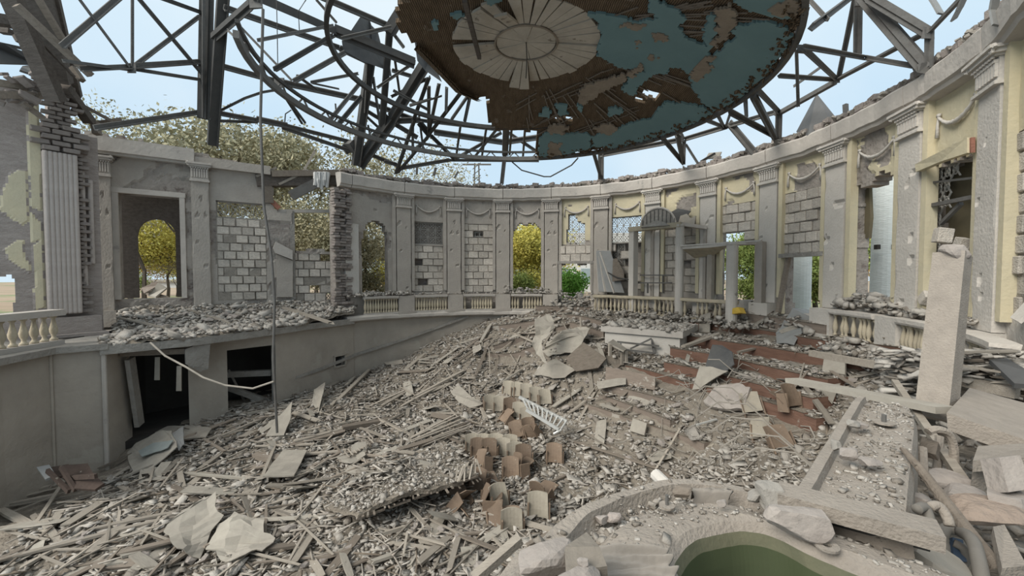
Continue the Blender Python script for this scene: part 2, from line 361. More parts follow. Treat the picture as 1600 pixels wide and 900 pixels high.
# ================================================================== WALLS
def uniq(L, tol):
    out = []
    for a in sorted(L):
        if not out or a - out[-1] > tol: out.append(a)
    return out
def gridwall(name, parent, P, us, zs, solid, thick, mats, matf, recess=None):
    nu, nz = len(us), len(zs); V = []; Fc = []; mi = []
    for z in zs:
        for u in us:
            x, y, nx, ny = P(u); d = -(recess(u, z) if recess else 0) + .012 * fbm(u * .25, z, 1.7, 2.0)
            V.append((x + nx * d, y + ny * d, z))
    b = len(V)
    for z in zs:
        for u in us:
            x, y, nx, ny = P(u); V.append((x - nx * thick, y - ny * thick, z))
    S = [[solid((us[i] + us[i + 1]) / 2, (zs[j] + zs[j + 1]) / 2) for i in range(nu - 1)] for j in range(nz - 1)]
    for j in range(nz - 1):
        for i in range(nu - 1):
            if not S[j][i]: continue
            a, c, d, e2 = j * nu + i, j * nu + i + 1, (j + 1) * nu + i + 1, (j + 1) * nu + i
            um, zm = (us[i] + us[i + 1]) / 2, (zs[j] + zs[j + 1]) / 2
            Fc.append((a, c, d, e2)); mi.append(matf(um, zm)); Fc.append((b + e2, b + d, b + c, b + a)); mi.append(1)
            for (jj, ii, p, q) in ((j, i - 1, e2, a), (j, i + 1, c, d), (j - 1, i, a, c), (j + 1, i, d, e2)):
                if jj < 0 or ii < 0 or jj >= nz - 1 or ii >= nu - 1 or not S[jj][ii]:
                    Fc.append((p, b + p, b + q, q)); mi.append(1)
    return OBJ(name, V, Fc, mats, parent, mi)
def circP(R):
    def P(u):
        t = math.radians(u); c, s = math.cos(t), math.sin(t); return CX + R * c, CY + R * s, -c, -s
    return P
def frange(a, b, d):
    n = max(1, int(round(abs(b - a) / d))); return [a + (b - a) * i / n for i in range(n + 1)]

PA = [137.7 - 15.06 * k for k in range(0, 13)]
wall_back = empty('wall_back', pol(90, 8.5, 3.0), kind='structure')
wall_right = empty('wall_right', pol(0, 8.5, 3.0), kind='structure')
def wallof(a): return wall_back if a > 25 else wall_right
def P_px(pts, R=RW): return [uz(x, y, R) for x, y in pts]
def R_px(x0, y0, x1, y1):  # rectangle given by its left edge, top at the middle, right edge, bottom at the middle
    xm = (x0 + x1) / 2; ym = (y0 + y1) / 2
    uL = uz(x0, ym)[0]; uR = uz(x1, ym)[0]; return (uR, uL, uz(xm, y1)[1], uz(xm, y0)[1])
OPEN = {  # openings through the wall, by bay
    0: [P_px([(566, 460), (566, 372), (570, 356), (580, 346), (590, 344), (600, 351), (606, 368), (607, 460)])],
    3: [P_px([(800, 459), (800, 375), (804, 358), (813, 350), (824, 348), (836, 350), (844, 358), (848, 375), (848, 459)])],
    4: [P_px([(885, 381), (886, 345), (892, 333), (898, 332), (904, 345), (914, 350), (914, 381)]), P_px([(876, 474), (876, 411), (924, 411), (924, 474)])],
    7: [P_px([(1120, 470), (1122, 377), (1184, 377), (1184, 470)])],
    8: [P_px([(1223, 492), (1223, 398), (1286, 396), (1286, 492)])],
    9: [P_px([(1330, 472), (1332, 303), (1340, 287), (1352, 295), (1360, 287), (1368, 273), (1385, 268), (1396, 276), (1402, 290), (1400, 472)])],
    10: [P_px([(1446, 480), (1446, 268), (1475, 257), (1500, 247), (1524, 238), (1520, 480)])],
}
INF = {  # block infill: rectangle, holes
    1: (R_px(645, 384, 693, 456), [(653, 402, 666, 416), (660, 410, 674, 418), (670, 412, 688, 420), (658, 428, 668, 444), (652, 384, 662, 388)]),
    2: (R_px(724, 350, 771, 457), [(736, 356, 763, 370)]),
    5: (R_px(953, 380, 1003, 452), [(958, 384, 975, 440), (980, 385, 1000, 412)]),
    6: (R_px(1033, 345, 1089, 456), [(1060, 345, 1084, 352)]),
    7: (R_px(1124, 318, 1183, 377), [(1124, 362, 1170, 377)]),
    8: (R_px(1213, 298, 1287, 396), []),
    11: (R_px(1572, 190, 1668, 500), [(1600, 480, 1640, 500)]),
    4: (R_px(876, 384, 924, 410), []),
}
GRI = {1: R_px(646, 347, 693, 382), 5: R_px(953, 338, 1004, 379)}
NZ1 = 8.75
for k in range(-1, 12):
    a0, a1 = (PA[k] if k >= 0 else 141.5), (PA[k + 1] if k < 11 else -46.0)
    if k == -1: a1 = PA[0]
    polys = OPEN.get(k, []); rects = []
    if k in INF and k != 4: rects.append(INF[k][0])
    if k in GRI: rects.append(GRI[k])
    us = frange(a1, a0, .55); zs = frange(3.0, NZ1, .085)
    for (ua, ub, za, zb) in rects:
        us += [ua, ub]; zs += [za, zb]
    for P in polys:
        us += [min(p[0] for p in P), max(p[0] for p in P)]
    # keep the exact opening edges
    keep_u = set(round(x, 6) for r in rects for x in r[:2]); us = sorted(us); us = [u for i, u in enumerate(us) if round(u, 6) in keep_u or all(abs(u - w) > .12 for w in us[:i] if True)]
    zs = sorted(set(zs))
    def solid(u, z, polys=polys, rects=rects, k=k):
        j = .0 if k in (8,) else .16 * n2(u, z, 3.1, 4.4)
        for P in polys:
            if inpoly(u + j * 2.2, z + j, P): return False
        for (ua, ub, za, zb) in rects:
            if ua < u < ub and za < z < zb: return False
        if z > 8.5 and z > 8.62 + .16 * n2(u * .4, 3.3, 2.0, 2.1): return False
        if k == -1 and z > 7.9 + .5 * n2(u, z, 1.5): return False
        return True
    def lost(u, z, k=k):
        q = fbm(u * .145, z, 5.1 + k, .75)
        t = .34 if k not in (0, -1, 5, 6) else .14
        return q > t
    def recess(u, z, lost=lost): return .035 if lost(u, z) else 0
    def matf(u, z, lost=lost, k=k):
        if lost(u, z): return 1
        if k >= 4 and z > 6.2 + .25 * n2(u * .2, z, 2.0): return 2
        if k >= 9: return 2 if z > 4.2 else 0
        return 0
    gridwall('wall_panel', wallof((a0 + a1) / 2), circP(RW), us, zs, solid, .42, [M_GREY if k < 7 else M_WHITE, M_BRICK, M_YELLOW], matf, recess)  # greyer finish on the left bays holds dust and shade together

# tangential frame at an angle on the round wall
def TF(a, R, z): return Matrix.Translation(pol(a, R, z)) @ Matrix.Rotation(math.radians(a - 90), 4, 'Z')   # local y points out of the hall

# cornice: a smooth band and a ragged course of bricks above it
wcor = empty('trim_1', pol(60, 8.3, 8.05), kind='structure')
PROF = [(8.5, 8.02), (8.30, 8.05), (8.27, 8.12), (8.22, 8.15), (8.20, 8.5), (8.26, 8.56), (8.62, 8.58)]
def revolve(name, parent, prof, a0, a1, mt, da=1.0, wob=.0, kind=None):
    A = frange(a0, a1, da); n = len(prof); V = []; Fc = []
    for a in A:
        w = wob * fbm(a * .3, 2.2, .5, 1.0)
        for i, (r, z) in enumerate(prof): V.append(pol(a, r - w, z + w * .6))
    for i in range(len(A) - 1):
        for j in range(n - 1): Fc.append((i * n + j, i * n + j + 1, (i + 1) * n + j + 1, (i + 1) * n + j))
        Fc.append((i * n + n - 1, i * n, (i + 1) * n, (i + 1) * n + n - 1))
    Fc.append(tuple(range(n))); Fc.append(tuple((len(A) - 1) * n + i for i in range(n))[::-1])
    return OBJ(name, V, Fc, mt, parent, kind=kind)
for k in range(-1, 12):
    a0, a1 = (PA[k] if k >= 0 else 141.0), (PA[k + 1] if k < 11 else -46.0)
    revolve('cornice_band', wcor, PROF, a0 - .12, a1 + .04, M_CORN, wob=.03)
# ragged masonry on the cornice: single stones
def block_mesh(nm, j, seed, mt):
    r = random.Random(seed); V = []
    n = 2
    for x, y, z in ((-1, -1, -1), (1, -1, -1), (1, 1, -1), (-1, 1, -1), (-1, -1, 1), (1, -1, 1), (1, 1, 1), (-1, 1, 1)):
        V.append((x / 2 - x * r.uniform(0, j), y / 2 - y * r.uniform(0, j), z / 2 - z * r.uniform(0, j)))
    mb = MB().add(V, BOXF)
    me = mesh_of(nm, mb.V, mb.F, mt)
    bm = bmesh.new(); bm.from_mesh(me); bmesh.ops.bevel(bm, geom=bm.edges[:], offset=.05, segments=1, affect='EDGES', clamp_overlap=True); bm.to_mesh(me); bm.free(); return me
BLK = [block_mesh('block_mesh', .05, i, M_BLOCK) for i in range(4)]
BRK = [block_mesh('brick_mesh', .10, 20 + i, M_BRICKPINK) for i in range(4)]
for a in frange(139, -44, .95) + frange(138.5, -44, 1.3):
    if rnd.random() < .10: continue
    s = rnd.uniform(.6, 1.2)
    M = TF(a + rnd.uniform(-.3, .3), 8.47 + rnd.uniform(-.12, .12), 8.63 + rnd.choice((0, 0, .09)) + rnd.uniform(-.02, .04)) @ Euler((rnd.uniform(-.2, .2), rnd.uniform(-.2, .2), rnd.uniform(-.5, .5))).to_matrix().to_4x4() @ Matrix.Diagonal((.26 * s, .2, .15 * s, 1))
    INST('brick', BRK[rnd.randrange(4)], M, wcor)
mb = MB()
for i in range(900):
    a = rnd.uniform(-45, 140); s = rnd.uniform(.03, .10)
    mb.box(pol(a, 8.3 + rnd.uniform(0, .4), 8.60 + rnd.uniform(0, .13)), (s * 1.6, s, s * .7), Euler((rnd.uniform(-.6, .6), rnd.uniform(-.6, .6), rnd.uniform(0, 3))).to_matrix(), jit=s * .2)
mb.obj('masonry_crumbs', M_CHIP, wcor, kind='stuff')

# pilasters with capitals
def pil_mesh(seed, mt):
    us = frange(-.3, .3, .05); zs = frange(0, 3.75, .075); mbb = MB(); nu = len(us); V = []
    r = random.Random(seed); holes = [(r.uniform(-.25, .25), r.uniform(.3, 3.5), r.uniform(.03, .09)) for _ in range(5)]
    for z in zs:
        for u in us:
            d = 0
            for hu, hz, hr in holes:
                if math.hypot(u - hu, z - hz) < hr: d = .05
            e = .02 * max(0, mn.noise(Vector((seed, z * 2, u * 3)))) if abs(u) > .28 else 0
            V.append((u - math.copysign(e, u), d + e + .004 * mn.noise(Vector((u * 5, z * 5, seed))), z))
    Fc = [(j * nu + i, j * nu + i + 1, (j + 1) * nu + i + 1, (j + 1) * nu + i) for j in range(len(zs) - 1) for i in range(nu - 1)]
    b = len(V)
    for z in zs: V += [(-.3, .2, z), (.3, .2, z)]
    for j in range(len(zs) - 1):
        Fc.append((b + 2 * j, j * nu, (j + 1) * nu, b + 2 * j + 2)); Fc.append((j * nu + nu - 1, b + 2 * j + 1, b + 2 * j + 3, (j + 1) * nu + nu - 1))
    return mesh_of('pilaster', V, Fc, mt)
PILG = [pil_mesh(i, M_GREY) for i in range(2)]; PILW = [pil_mesh(5 + i, M_WHITE) for i in range(3)]
def capital_mesh(mt):
    m = MB()
    m.box((0, .05, -.02), (.68, .26, .05)); m.box((0, .07, .02), (.64, .22, .04))
    m.box((0, .08, .20), (.60, .2, .36))
    for i in range(7):
        x = -.25 + i * .083; m.box((x, -.03, .20), (.052, .05, .24)); m.box((x, -.045, .31), (.06, .05, .05))
    m.box((0, .05, .385), (.66, .26, .035))
    for i in range(8): m.box((-.28 + i * .08, -.085, .355), (.04, .03, .03))
    m.box((0, .03, .43), (.76, .32, .06)); m.box((0, .01, .485), (.84, .36, .05))
    for s in (-1, 1):
        ring = []
        for i in range(9):
            t = i / 8 * 2 * math.pi * 1.1; rr = .075 - .006 * i; ring.append((s * (.36 + rr * math.cos(t)), -.12, .45 + rr * math.sin(t)))
        m.tube(ring, .028, 5)
    return mesh_of('capital', m.V, m.F, mt)
CAPG = capital_mesh(M_CORN); CAPW = capital_mesh(M_WHITE)
PED = mesh_of('pedestal', *(lambda m: (m.V, m.F))(MB().box((0, .15, .40), (.66, .5, .72)).box((0, .13, .06), (.74, .56, .12))), M_WHITE)
PEDG = mesh_of('pedestal', *(lambda m: (m.V, m.F))(MB().box((0, .15, .40), (.66, .5, .72)).box((0, .13, .06), (.74, .56, .12))), M_GREY)
for k, a in enumerate(PA):
    if k == 12: continue
    w = wallof(a); g = k < 6
    if k == 0: continue
    p = INST('pilaster', (PILG[k % 2] if g else PILW[k % 3]), TF(a, RP, 3.83), w); WLOC[p.name] = wloc(w)
    p2 = INST('capital', CAPG if g else CAPW, Matrix.Identity(4), None); p2.parent = p; p2.matrix_local = Matrix.Translation((0, 0, 3.72))
    INST('pedestal', PEDG if g else PED, TF(a, 8.12, 3.06), w)
    for s in (-1, 1):   # slim flanking strips
        m = MB(); m.box((s * .40, .12, 2.2), (.13, .2, 4.05)); INST('flank_strip', mesh_of('flank_strip', m.V, m.F, M_GREY if g else M_YELLOW), TF(a, RP, 3.83), w)

# festoons
def festoon_mesh(mt, half=.5, seed=0):
    m = MB(); r = random.Random(seed); pts = []
    for i in range(17):
        t = -1 + i / 8; pts.append((t * half, -.03, .24 * t * t))
    b0 = len(m.V); m.tube(pts, .036, 6)
    for i, vv in enumerate(m.V): 
        t = abs(vv.x) / half; k = .55 + .65 * (1 - t); c = Vector((vv.x, -.03, .24 * (vv.x / half) ** 2)); m.V[i] = c + (vv - c) * k * (1.25 if (i // 6) % 2 else .95)
    for s in (-1, 1):
        m.tube([(s * half, -.02, .26), (s * (half + .03), -.02, .08), (s * (half + .03), -.02, -.14)], .018, 5, r2=.035)
        m.box((s * half, -.02, .27), (.07, .05, .06))
    return mesh_of('festoon', m.V, m.F, mt, smooth=True)
FESG = festoon_mesh(M_CORN); FESW = festoon_mesh(M_WHITE)
for k in (1, 2, 3, 4, 5, 7, 8, 9, 10):
    am = (PA[k] + PA[k + 1]) / 2
    INST('festoon', FESG if k < 6 else FESW, TF(am, 8.47, 7.42), wallof(am))

# block infill
def infill(rect, holes_px, parent, R=8.62, Pf=None, bw=.44, bh=.30, drop=0.0):
    ua, ub, za, zb = rect
    wid = math.radians(ub - ua) * R; rows = max(1, round((zb - za) / bh)); hh = (zb - za) / rows; n = max(1, round(wid / bw)); cw = wid / n
    mort = MB()
    for j in range(rows):
        off = .5 if j % 2 else 0
        edges = [0.0] + [(i + off) * cw for i in range(0 if off else 1, n + 1) if 0 < (i + off) * cw < wid - .02] + [wid]
        for i in range(len(edges) - 1):
            x0, x1 = edges[i], edges[i + 1]
            if x1 - x0 < .06: continue
            uc = ua + math.degrees((x0 + x1) / 2 / R); zc = za + (j + .5) * hh
            hole = any(inpoly(uc, zc, H) for H in holes_px) or rnd.random() < drop
            if hole: continue
            M = TF(uc, R + rnd.uniform(-.035, .03), zc) @ Matrix.Rotation(rnd.uniform(-.02, .02), 4, 'Y') @ Matrix.Diagonal((x1 - x0 - .018, .24, hh - .02, 1))
            INST('block', BLK[rnd.randrange(4)], M, parent)
            mort.box((0, 0, 0), (x1 - x0 + .02, .16, hh + .02)); 
            T = TF(uc, R, zc)
            for q in range(8): mort.V[-8 + q] = T @ mort.V[-8 + q]
    return mort
for k, (rect, hol) in INF.items():
    am = (PA[k] + (PA[k + 1] if k < 11 else -43)) / 2
    H = [P_px([(x0, y0), (x1, y0), (x1, y1), (x0, y1)]) for x0, y0, x1, y1 in hol]
    mo = infill(rect, H, wallof(am), R=8.62 if k != 4 else 8.5, drop=.04 if k in (1, 6) else 0)
    mo.obj('mortar_bed', M_MORTAR, wallof(am))

# masonry behind some of the infilled openings
for k, (x0, y0, x1, y1) in ((1, (646, 346, 693, 456)), (2, (724, 350, 771, 457)), (5, (953, 380, 1004, 456)), (6, (1033, 345, 1089, 456))):
    ua, ub, za, zb = R_px(x0, y0, x1, y1); OBJ('masonry_backing', [pol(ua - .6, 8.86, za), pol(ub + .6, 8.86, za), pol(ub + .6, 8.86, zb), pol(ua - .6, 8.86, zb), pol(ua - .6, 8.98, za), pol(ub + .6, 8.98, za), pol(ub + .6, 8.98, zb), pol(ua - .6, 8.98, zb)], BOXF, M_BRICKPINK if k == 1 else M_BRICK, wallof(PA[k]))
# lattice grilles
def grille(label, T, w, h, nx, nz, keep=lambda i, j: True, mt=None, group=None, bars=True):
    mt = mt or M_GRILL
    o = empty('window_grille', T.translation, label, 'window grille', group)
    cw, ch = w / nx, h / nz
    fr = MB().box((0, 0, .02), (w, .04, .04)).box((0, 0, h - .02), (w, .04, .04)).box((-w / 2 + .02, 0, h / 2), (.04, .04, h)).box((w / 2 - .02, 0, h / 2), (.04, .04, h))
    INST('grille_frame', mesh_of('grille_frame', fr.V, fr.F, mt), T, o)
    vb = MB().box((0, 0, h / 2), (.025, .025, h)); vbm = mesh_of('bar', vb.V, vb.F, mt)
    hb = MB().box((0, 0, 0), (w, .025, .025)); hbm = mesh_of('bar', hb.V, hb.F, mt)
    if bars:
        for i in range(1, nx): INST('bar', vbm, T @ Matrix.Translation((-w / 2 + i * cw, 0, 0)), o)
        for j in range(1, nz): INST('bar', hbm, T @ Matrix.Translation((0, 0, j * ch)), o)
    cm = MB().beam((-cw / 2, 0, -ch / 2), (cw / 2, 0, ch / 2), .022, .022, (0, 1, 0)).beam((-cw / 2, .01, ch / 2), (cw / 2, .01, -ch / 2), .022, .022, (0, 1, 0))
    ring = [(math.cos(t) * cw * .33, 0, math.sin(t) * ch * .33) for t in [i / 8 * 2 * math.pi for i in range(9)]]
    cm.tube(ring, .013, 4); cmm = mesh_of('lattice_cross', cm.V, cm.F, mt)
    for i in range(nx):
        for j in range(nz):
            if keep(i, j): INST('lattice_cross', cmm, T @ Matrix.Translation((-w / 2 + (i + .5) * cw, 0, (j + .5) * ch)), o)
    return o
def grille_on(rect, R, label, nx, nz, **k):
    ua, ub, za, zb = rect; T = TF((ua + ub) / 2, R, za); return grille(label, T, math.radians(ub - ua) * R, zb - za, nx, nz, **k)
grille_on(GRI[1], 8.6, 'grey lattice grille above blocks with dark gaps, first from the arched opening', 4, 3)
grille_on(GRI[5], 8.6, 'pale lattice grille above the leaning steel door', 5, 3)
grille_on(R_px(953, 380, 975, 440), 8.66, 'narrow lattice grille low behind the leaning steel door', 2, 5)
grille_on(R_px(884, 335, 915, 381), 8.6, 'small lattice grille in the jagged hole above the low doorway', 3, 4)
grille_on(R_px(736, 356, 763, 370), 8.62, 'small barred grille in the hole of a bricked-up window', 4, 2, keep=lambda i, j: False)
grille_on(R_px(1446, 252, 1522, 440), 8.62, 'tall broken lattice grille in the wide opening nearest the pale slanting post', 6, 8, keep=lambda i, j: i == 0 or (i == 1 and j in (5, 6)) or (j == 7 and i < 3) or (i == 5 and j in (4,)), bars=False)

# balustrades, ledge and lower wall
BALP = [(.055, 0), (.06, .03), (.035, .06), (.03, .10), (.055, .17), (.062, .24), (.045, .32), (.028, .42), (.026, .47), (.05, .50), (.055, .55)]
bm_ = MB().lathe(BALP, 10); BALM = mesh_of('baluster', bm_.V, bm_.F, M_BALU, smooth=True)
def balustrade_arc(a0, a1, R, n, label, broken=0.0, z=3.10, mt=None, rail=True, seed=0):
    am = (a0 + a1) / 2; o = empty('balustrade', pol(am, R, z), label, 'balustrade'); r = random.Random(seed); mt = mt or M_CORN
    lo = [(R - .11, z), (R - .11, z + .07), (R + .11, z + .07), (R + .11, z)]
    hi = [(R - .12, z + .62), (R - .14, z + .66), (R - .14, z + .73), (R + .14, z + .73), (R + .12, z + .62)]
    revolve('plinth_rail', o, lo, a0, a1, mt, .8)
    if rail: revolve('top_rail', o, hi, a0, a1, mt, .8, wob=.02)
    for i in range(n):
        if r.random() < broken: continue
        a = a0 + (a1 - a0) * (i + .5) / n
        INST('baluster', BALM, TF(a, R, z + .07) @ Matrix.Rotation(r.uniform(-.04, .04), 4, 'X'), o)
    return o
hw = math.degrees(.36 / 8.12)
names = {0: ('grey balustrade below the arched window nearest the broken wall end', 13, 0), 1: ('grey balustrade below the window with dark gaps among its blocks', 12, 0), 2: ('grey balustrade below the fully bricked-up window with a small barred hole', 12, .1),
         3: ('short balustrade below the arched opening with yellow trees', 11, .05), 9: ('pale balustrade below the tall opening showing a white column', 12, .15), 10: ('pale balustrade behind the slanting post', 11, .1), 11: ('broken balustrade stub at the end of the curved wall, beside the pale slab', 11, .3)}
for k, (lb, n, br) in names.items():
    balustrade_arc(PA[k] - hw, (PA[k + 1] if k < 11 else -42) + hw, 8.12, n, lb, br, mt=M_CORN if k < 6 else M_WHITE, seed=k, rail=True)
balustrade_arc(ang(Wp(927, 465, 7.75)), ang(Wp(1150, 470, 7.75)), 7.75, 34, 'long cream balustrade in front of the columned booth', .06, z=3.12, mt=M_BALU, seed=99)
revolve('trim_2', None, [(8.6, 2.86), (8.02, 2.88), (7.95, 2.93), (7.95, 3.03), (8.02, 3.10), (8.6, 3.10)], 140.5, -46, M_CORN, wob=.03, kind='structure')
# floor of the booth recess behind the long balustrade
revolve('trim_3', None, [(8.2, 2.8), (7.6, 2.8), (7.6, 3.12), (8.2, 3.12)], 64, 18, M_SLAB, kind='structure')
# gallery behind the round wall
revolve('trim_4', None, [(8.4, 2.6), (9.4, 2.6), (9.4, 3.05), (8.4, 3.08)], 141, -46, M_SLAB, kind='structure')

# lower wall of the parterre
def poly_path(pts):
    P = [Vector((p[0], p[1])) for p in pts]; L = [0]
    for i in range(len(P) - 1): L.append(L[-1] + (P[i + 1] - P[i]).length)
    def f(u):
        i = 0
        while i < len(P) - 2 and u > L[i + 1]: i += 1
        d = (P[i + 1] - P[i]).normalized(); p = P[i] + d * (u - L[i]); return p.x, p.y, d.y, -d.x
    return f, L
wall_low = empty('wall_parterre', (-7.6, 13, 0), kind='structure')
lowp = [(-9.62, 9.66), (-9.95, 10.6), (-9.0, 11.3), (-8.4, 12.0), (-7.55, 13.0), (-7.0, 14.2), (-6.12, 15.75)]
fP, LL = poly_path(lowp)
def Lw(x, y, off=0.0):   # line of sight onto the last straight stretch of the lower wall
    a, b = Vector((-7.0, 14.2)), Vector((-6.12, 15.75)); d = (b - a).normalized(); n = Vector((d.y, -d.x)); r = ray(x, y); t = ((a + n * off).dot(n)) / (r.x * n.x + r.y * n.y); q = r * t + Vector((0, 0, EZ)); return q, (Vector((q.x, q.y)) - a).dot(d), d, n
va, vb, vt0, vt1 = LL[5] + Lw(523, 563)[1], LL[5] + Lw(540, 563)[1], Lw(531, 572)[0].z, Lw(531, 555)[0].z
def low_solid(u, z):
    if LL[1] < u < LL[2]: return z > 2.62
    if LL[3] + .02 < u < LL[4]: return z > 2.45
    return not (va < u < vb and vt0 < z < vt1)
ul = sorted(set(uniq(frange(0, LL[-1], .16) + LL, .03) + [va, vb])); zl = sorted(set(frange(-.3, 2.95, .16) + [vt0, vt1]))
gridwall('wall_panel', wall_low, fP, ul, zl, low_solid, .3, [M_BASE, M_SLAB], lambda u, z: 0)
gridwall('wall_panel', wall_low, circP(8.2), frange(-46, 141.5, 1.0), frange(-.2, 2.95, .2), lambda u, z: True, .3, [M_BASE, M_SLAB], lambda u, z: 0)
# vent hole frame with broken grille
q_, _, d_, n_ = Lw(531, 563, .01); T = Matrix.Translation((q_.x, q_.y, vt0)) @ Matrix.Rotation(math.atan2(d_.y, d_.x), 4, 'Z'); w_ = vb - va; h_ = vt1 - vt0
vt = empty('vent_grille', T.translation, 'small square vent hole with a broken frame in the lower curved wall', 'vent')
fr = MB().box((0, -.01, 0), (w_ + .08, .06, .05)).box((0, -.01, h_), (w_ + .08, .06, .05)).box((-w_ / 2, -.01, h_ / 2), (.05, .06, h_)).box((w_ / 2, -.01, h_ / 2), (.05, .06, h_))
INST('vent_frame', mesh_of('vent_frame', fr.V, fr.F, M_BASE), T, vt)
MBb = MB().beam((-w_ / 2, .1, h_ * .2), (w_ / 2, .12, h_ * .8), .03); INST('bar', mesh_of('bar', MBb.V, MBb.F, M_STEELR), T, vt)
bk_ = MB().box((0, .5, h_ / 2), (w_ + .4, .05, h_ + .4)); INST('vent_shade', mesh_of('vent_shade', bk_.V, bk_.F, M_DARK), T, vt)  # dark sheet paints the shade seen inside the vent hole
# sloping stringer moulding on the lower wall
m = MB(); pts = [Lw(x, y, .03)[0] for x, y in [(455, 592), (500, 577), (540, 561)]] + [Wp(x, y, 8.17) for x, y in [(560, 553), (620, 534), (680, 513), (732, 494)]]
for i in range(len(pts) - 1): m.beam(pts[i], pts[i + 1], .06, .10)
m.obj('trim_5', M_SLAB, kind='structure')
# left stage box: front wall with a crease and a corner pipe
boxp = [(-9.6, 6.6), (-10.05, 8.0), (-10.25, 9.06), (-9.66, 9.62)]
fB, LB = poly_path(boxp)
wall_box = empty('wall_left_box', (-10.1, 8.5, 0), kind='structure')
gridwall('wall_panel', wall_box, fB, uniq(frange(0, LB[-1], .2) + LB, .03), frange(-.3, 3.0, .2), lambda u, z: True, .3, [M_BASE, M_SLAB], lambda u, z: 0)
m = MB().tube([(-9.63, 9.60, 0), (-9.63, 9.60, 3.0)], .05, 8); m.obj('corner_pipe', M_CORN, wall_box)
m = MB().tube([(-10.24, 9.03, 0), (-10.24, 9.03, 3.0)], .035, 6); m.obj('corner_bead', M_BASE, wall_box)
# box floor slab, with a moulded edge
sl = [(-9.45, 6.6), (-9.9, 8.0), (-10.1, 9.02), (-9.5, 9.58), (-9.6, 10.4), (-11.0, 12), (-14, 11), (-13, 6.6)]
MB().slab([(x, y, 3.08) for x, y in sl], .14).obj('trim_6', M_SLAB, kind='structure')

# ---------------------------------------------------------------- left wall (straight, set back behind the gallery)
LA, LBv = Vector((-12.75, 12.35)), Vector((-6.35, 16.75))
LD = (LBv - LA).normalized(); LN = Vector((LD.y, -LD.x)); LLEN = (LBv - LA).length
def LWp(x, y, off=0.0):
    r = ray(x, y); a = LA + LN * off; t = (a.dot(LN)) / (r.x * LN.x + r.y * LN.y); p = r * t + Vector((0, 0, EZ)); return p
def lu(x, y, off=0.0):
    p = LWp(x, y, off); return ((Vector((p.x, p.y)) - LA).dot(LD), p.z)
def LT(u, z, out=0.0):   # frame on the left wall; local y points out of the hall
    p = LA + LD * u + LN * out; return Matrix.Translation((p.x, p.y, z)) @ Matrix.Rotation(math.atan2(LD.y, LD.x), 4, 'Z')
def lP(u): p = LA + LD * u; return p.x, p.y, LN.x, LN.y
wall_left = empty('wall_left', (-10.3, 14, 3.0), kind='structure')
def lpoly(pts): return [lu(x, y) for x, y in pts]
lwin = lpoly([(189, 468), (189, 301), (283, 308), (285, 466)])
lwin = [(lwin[0][0], lwin[0][1]), (lwin[0][0], lwin[1][1]), (lwin[3][0], lwin[1][1]), (lwin[3][0], lwin[3][1])]
linf = lpoly([(341, 470), (341, 313), (415, 322), (417, 468)]); linf = (linf[0][0], linf[2][0], linf[0][1], linf[1][1])
lgap = lpoly([(424, 300), (412, 262), (440, 268), (480, 290), (526, 288), (528, 400), (524, 396), (490, 388), (458, 396), (455, 330), (424, 330)])
linf2 = lpoly([(458, 472), (458, 394), (528, 394), (528, 470)]); linf2 = (linf2[0][0], linf2[2][0] - .05, linf2[0][1], linf2[1][1])
ltop = lpoly([(140, 205), (285, 232), (410, 262), (420, 285), (530, 285), (560, 270)])
def ltopz(u):
    for (a, za), (b, zb) in zip(ltop, ltop[1:]):
        if a <= u <= b: return za + (zb - za) * (u - a) / (b - a)
    return ltop[0][1] if u < ltop[0][0] else ltop[-1][1]
def lsolid(u, z):
    j = .12 * n2(u, z, 3.0, 9)
    if lwin[0][0] < u < lwin[2][0] and lwin[0][1] < z < lwin[1][1]: return False
    if linf[0] < u < linf[1] and linf[2] < z < linf[3]: return False
    if linf2[0] < u < linf2[1] and z > linf2[2] and z < linf2[3]: return False
    if inpoly(u + j, z + j, lgap): return False
    return z < ltopz(u) + .12 * n2(u, 1.1, 2.6)
us = sorted(set(frange(0, LLEN, .1) + [lwin[0][0], lwin[2][0], linf[0], linf[1], linf2[0], linf2[1]]))
zs = sorted(set(frange(3.0, 9.3, .1) + [lwin[0][1], lwin[1][1], linf[2], linf[3]]))
llost = lambda u, z: fbm(u, z, 3.3, .6) > .02
gridwall('wall_panel', wall_left, lP, us, zs, lsolid, .5, [M_GREY, M_BRICK], lambda u, z: 1 if llost(u, z) else 0, lambda u, z: .05 if llost(u, z) else 0)
# left wall cornice
m = MB()
for (xa, ya), (xb, yb) in [((142, 222), (288, 243))]:
    a, b = lu(xa, ya, .2), lu(xb, yb, .2)
    m.add([], [])
    T = LT((a[0] + b[0]) / 2, 0, .12); q = MB().box((0, 0, 8.62), (b[0] - a[0] + .5, .3, .42)).box((0, .03, 8.37), (b[0] - a[0] + .4, .2, .08))
    OBJ('cornice_band', [T @ v for v in q.V], q.F, M_CORN, wall_left)
T = LT(lu(365, 270, .2)[0], 0, .1); q = MB().box((0, 0, 8.45), (2.2, .22, .3)); OBJ('cornice_band', [T @ v for v in q.V], q.F, M_GREY, wall_left)
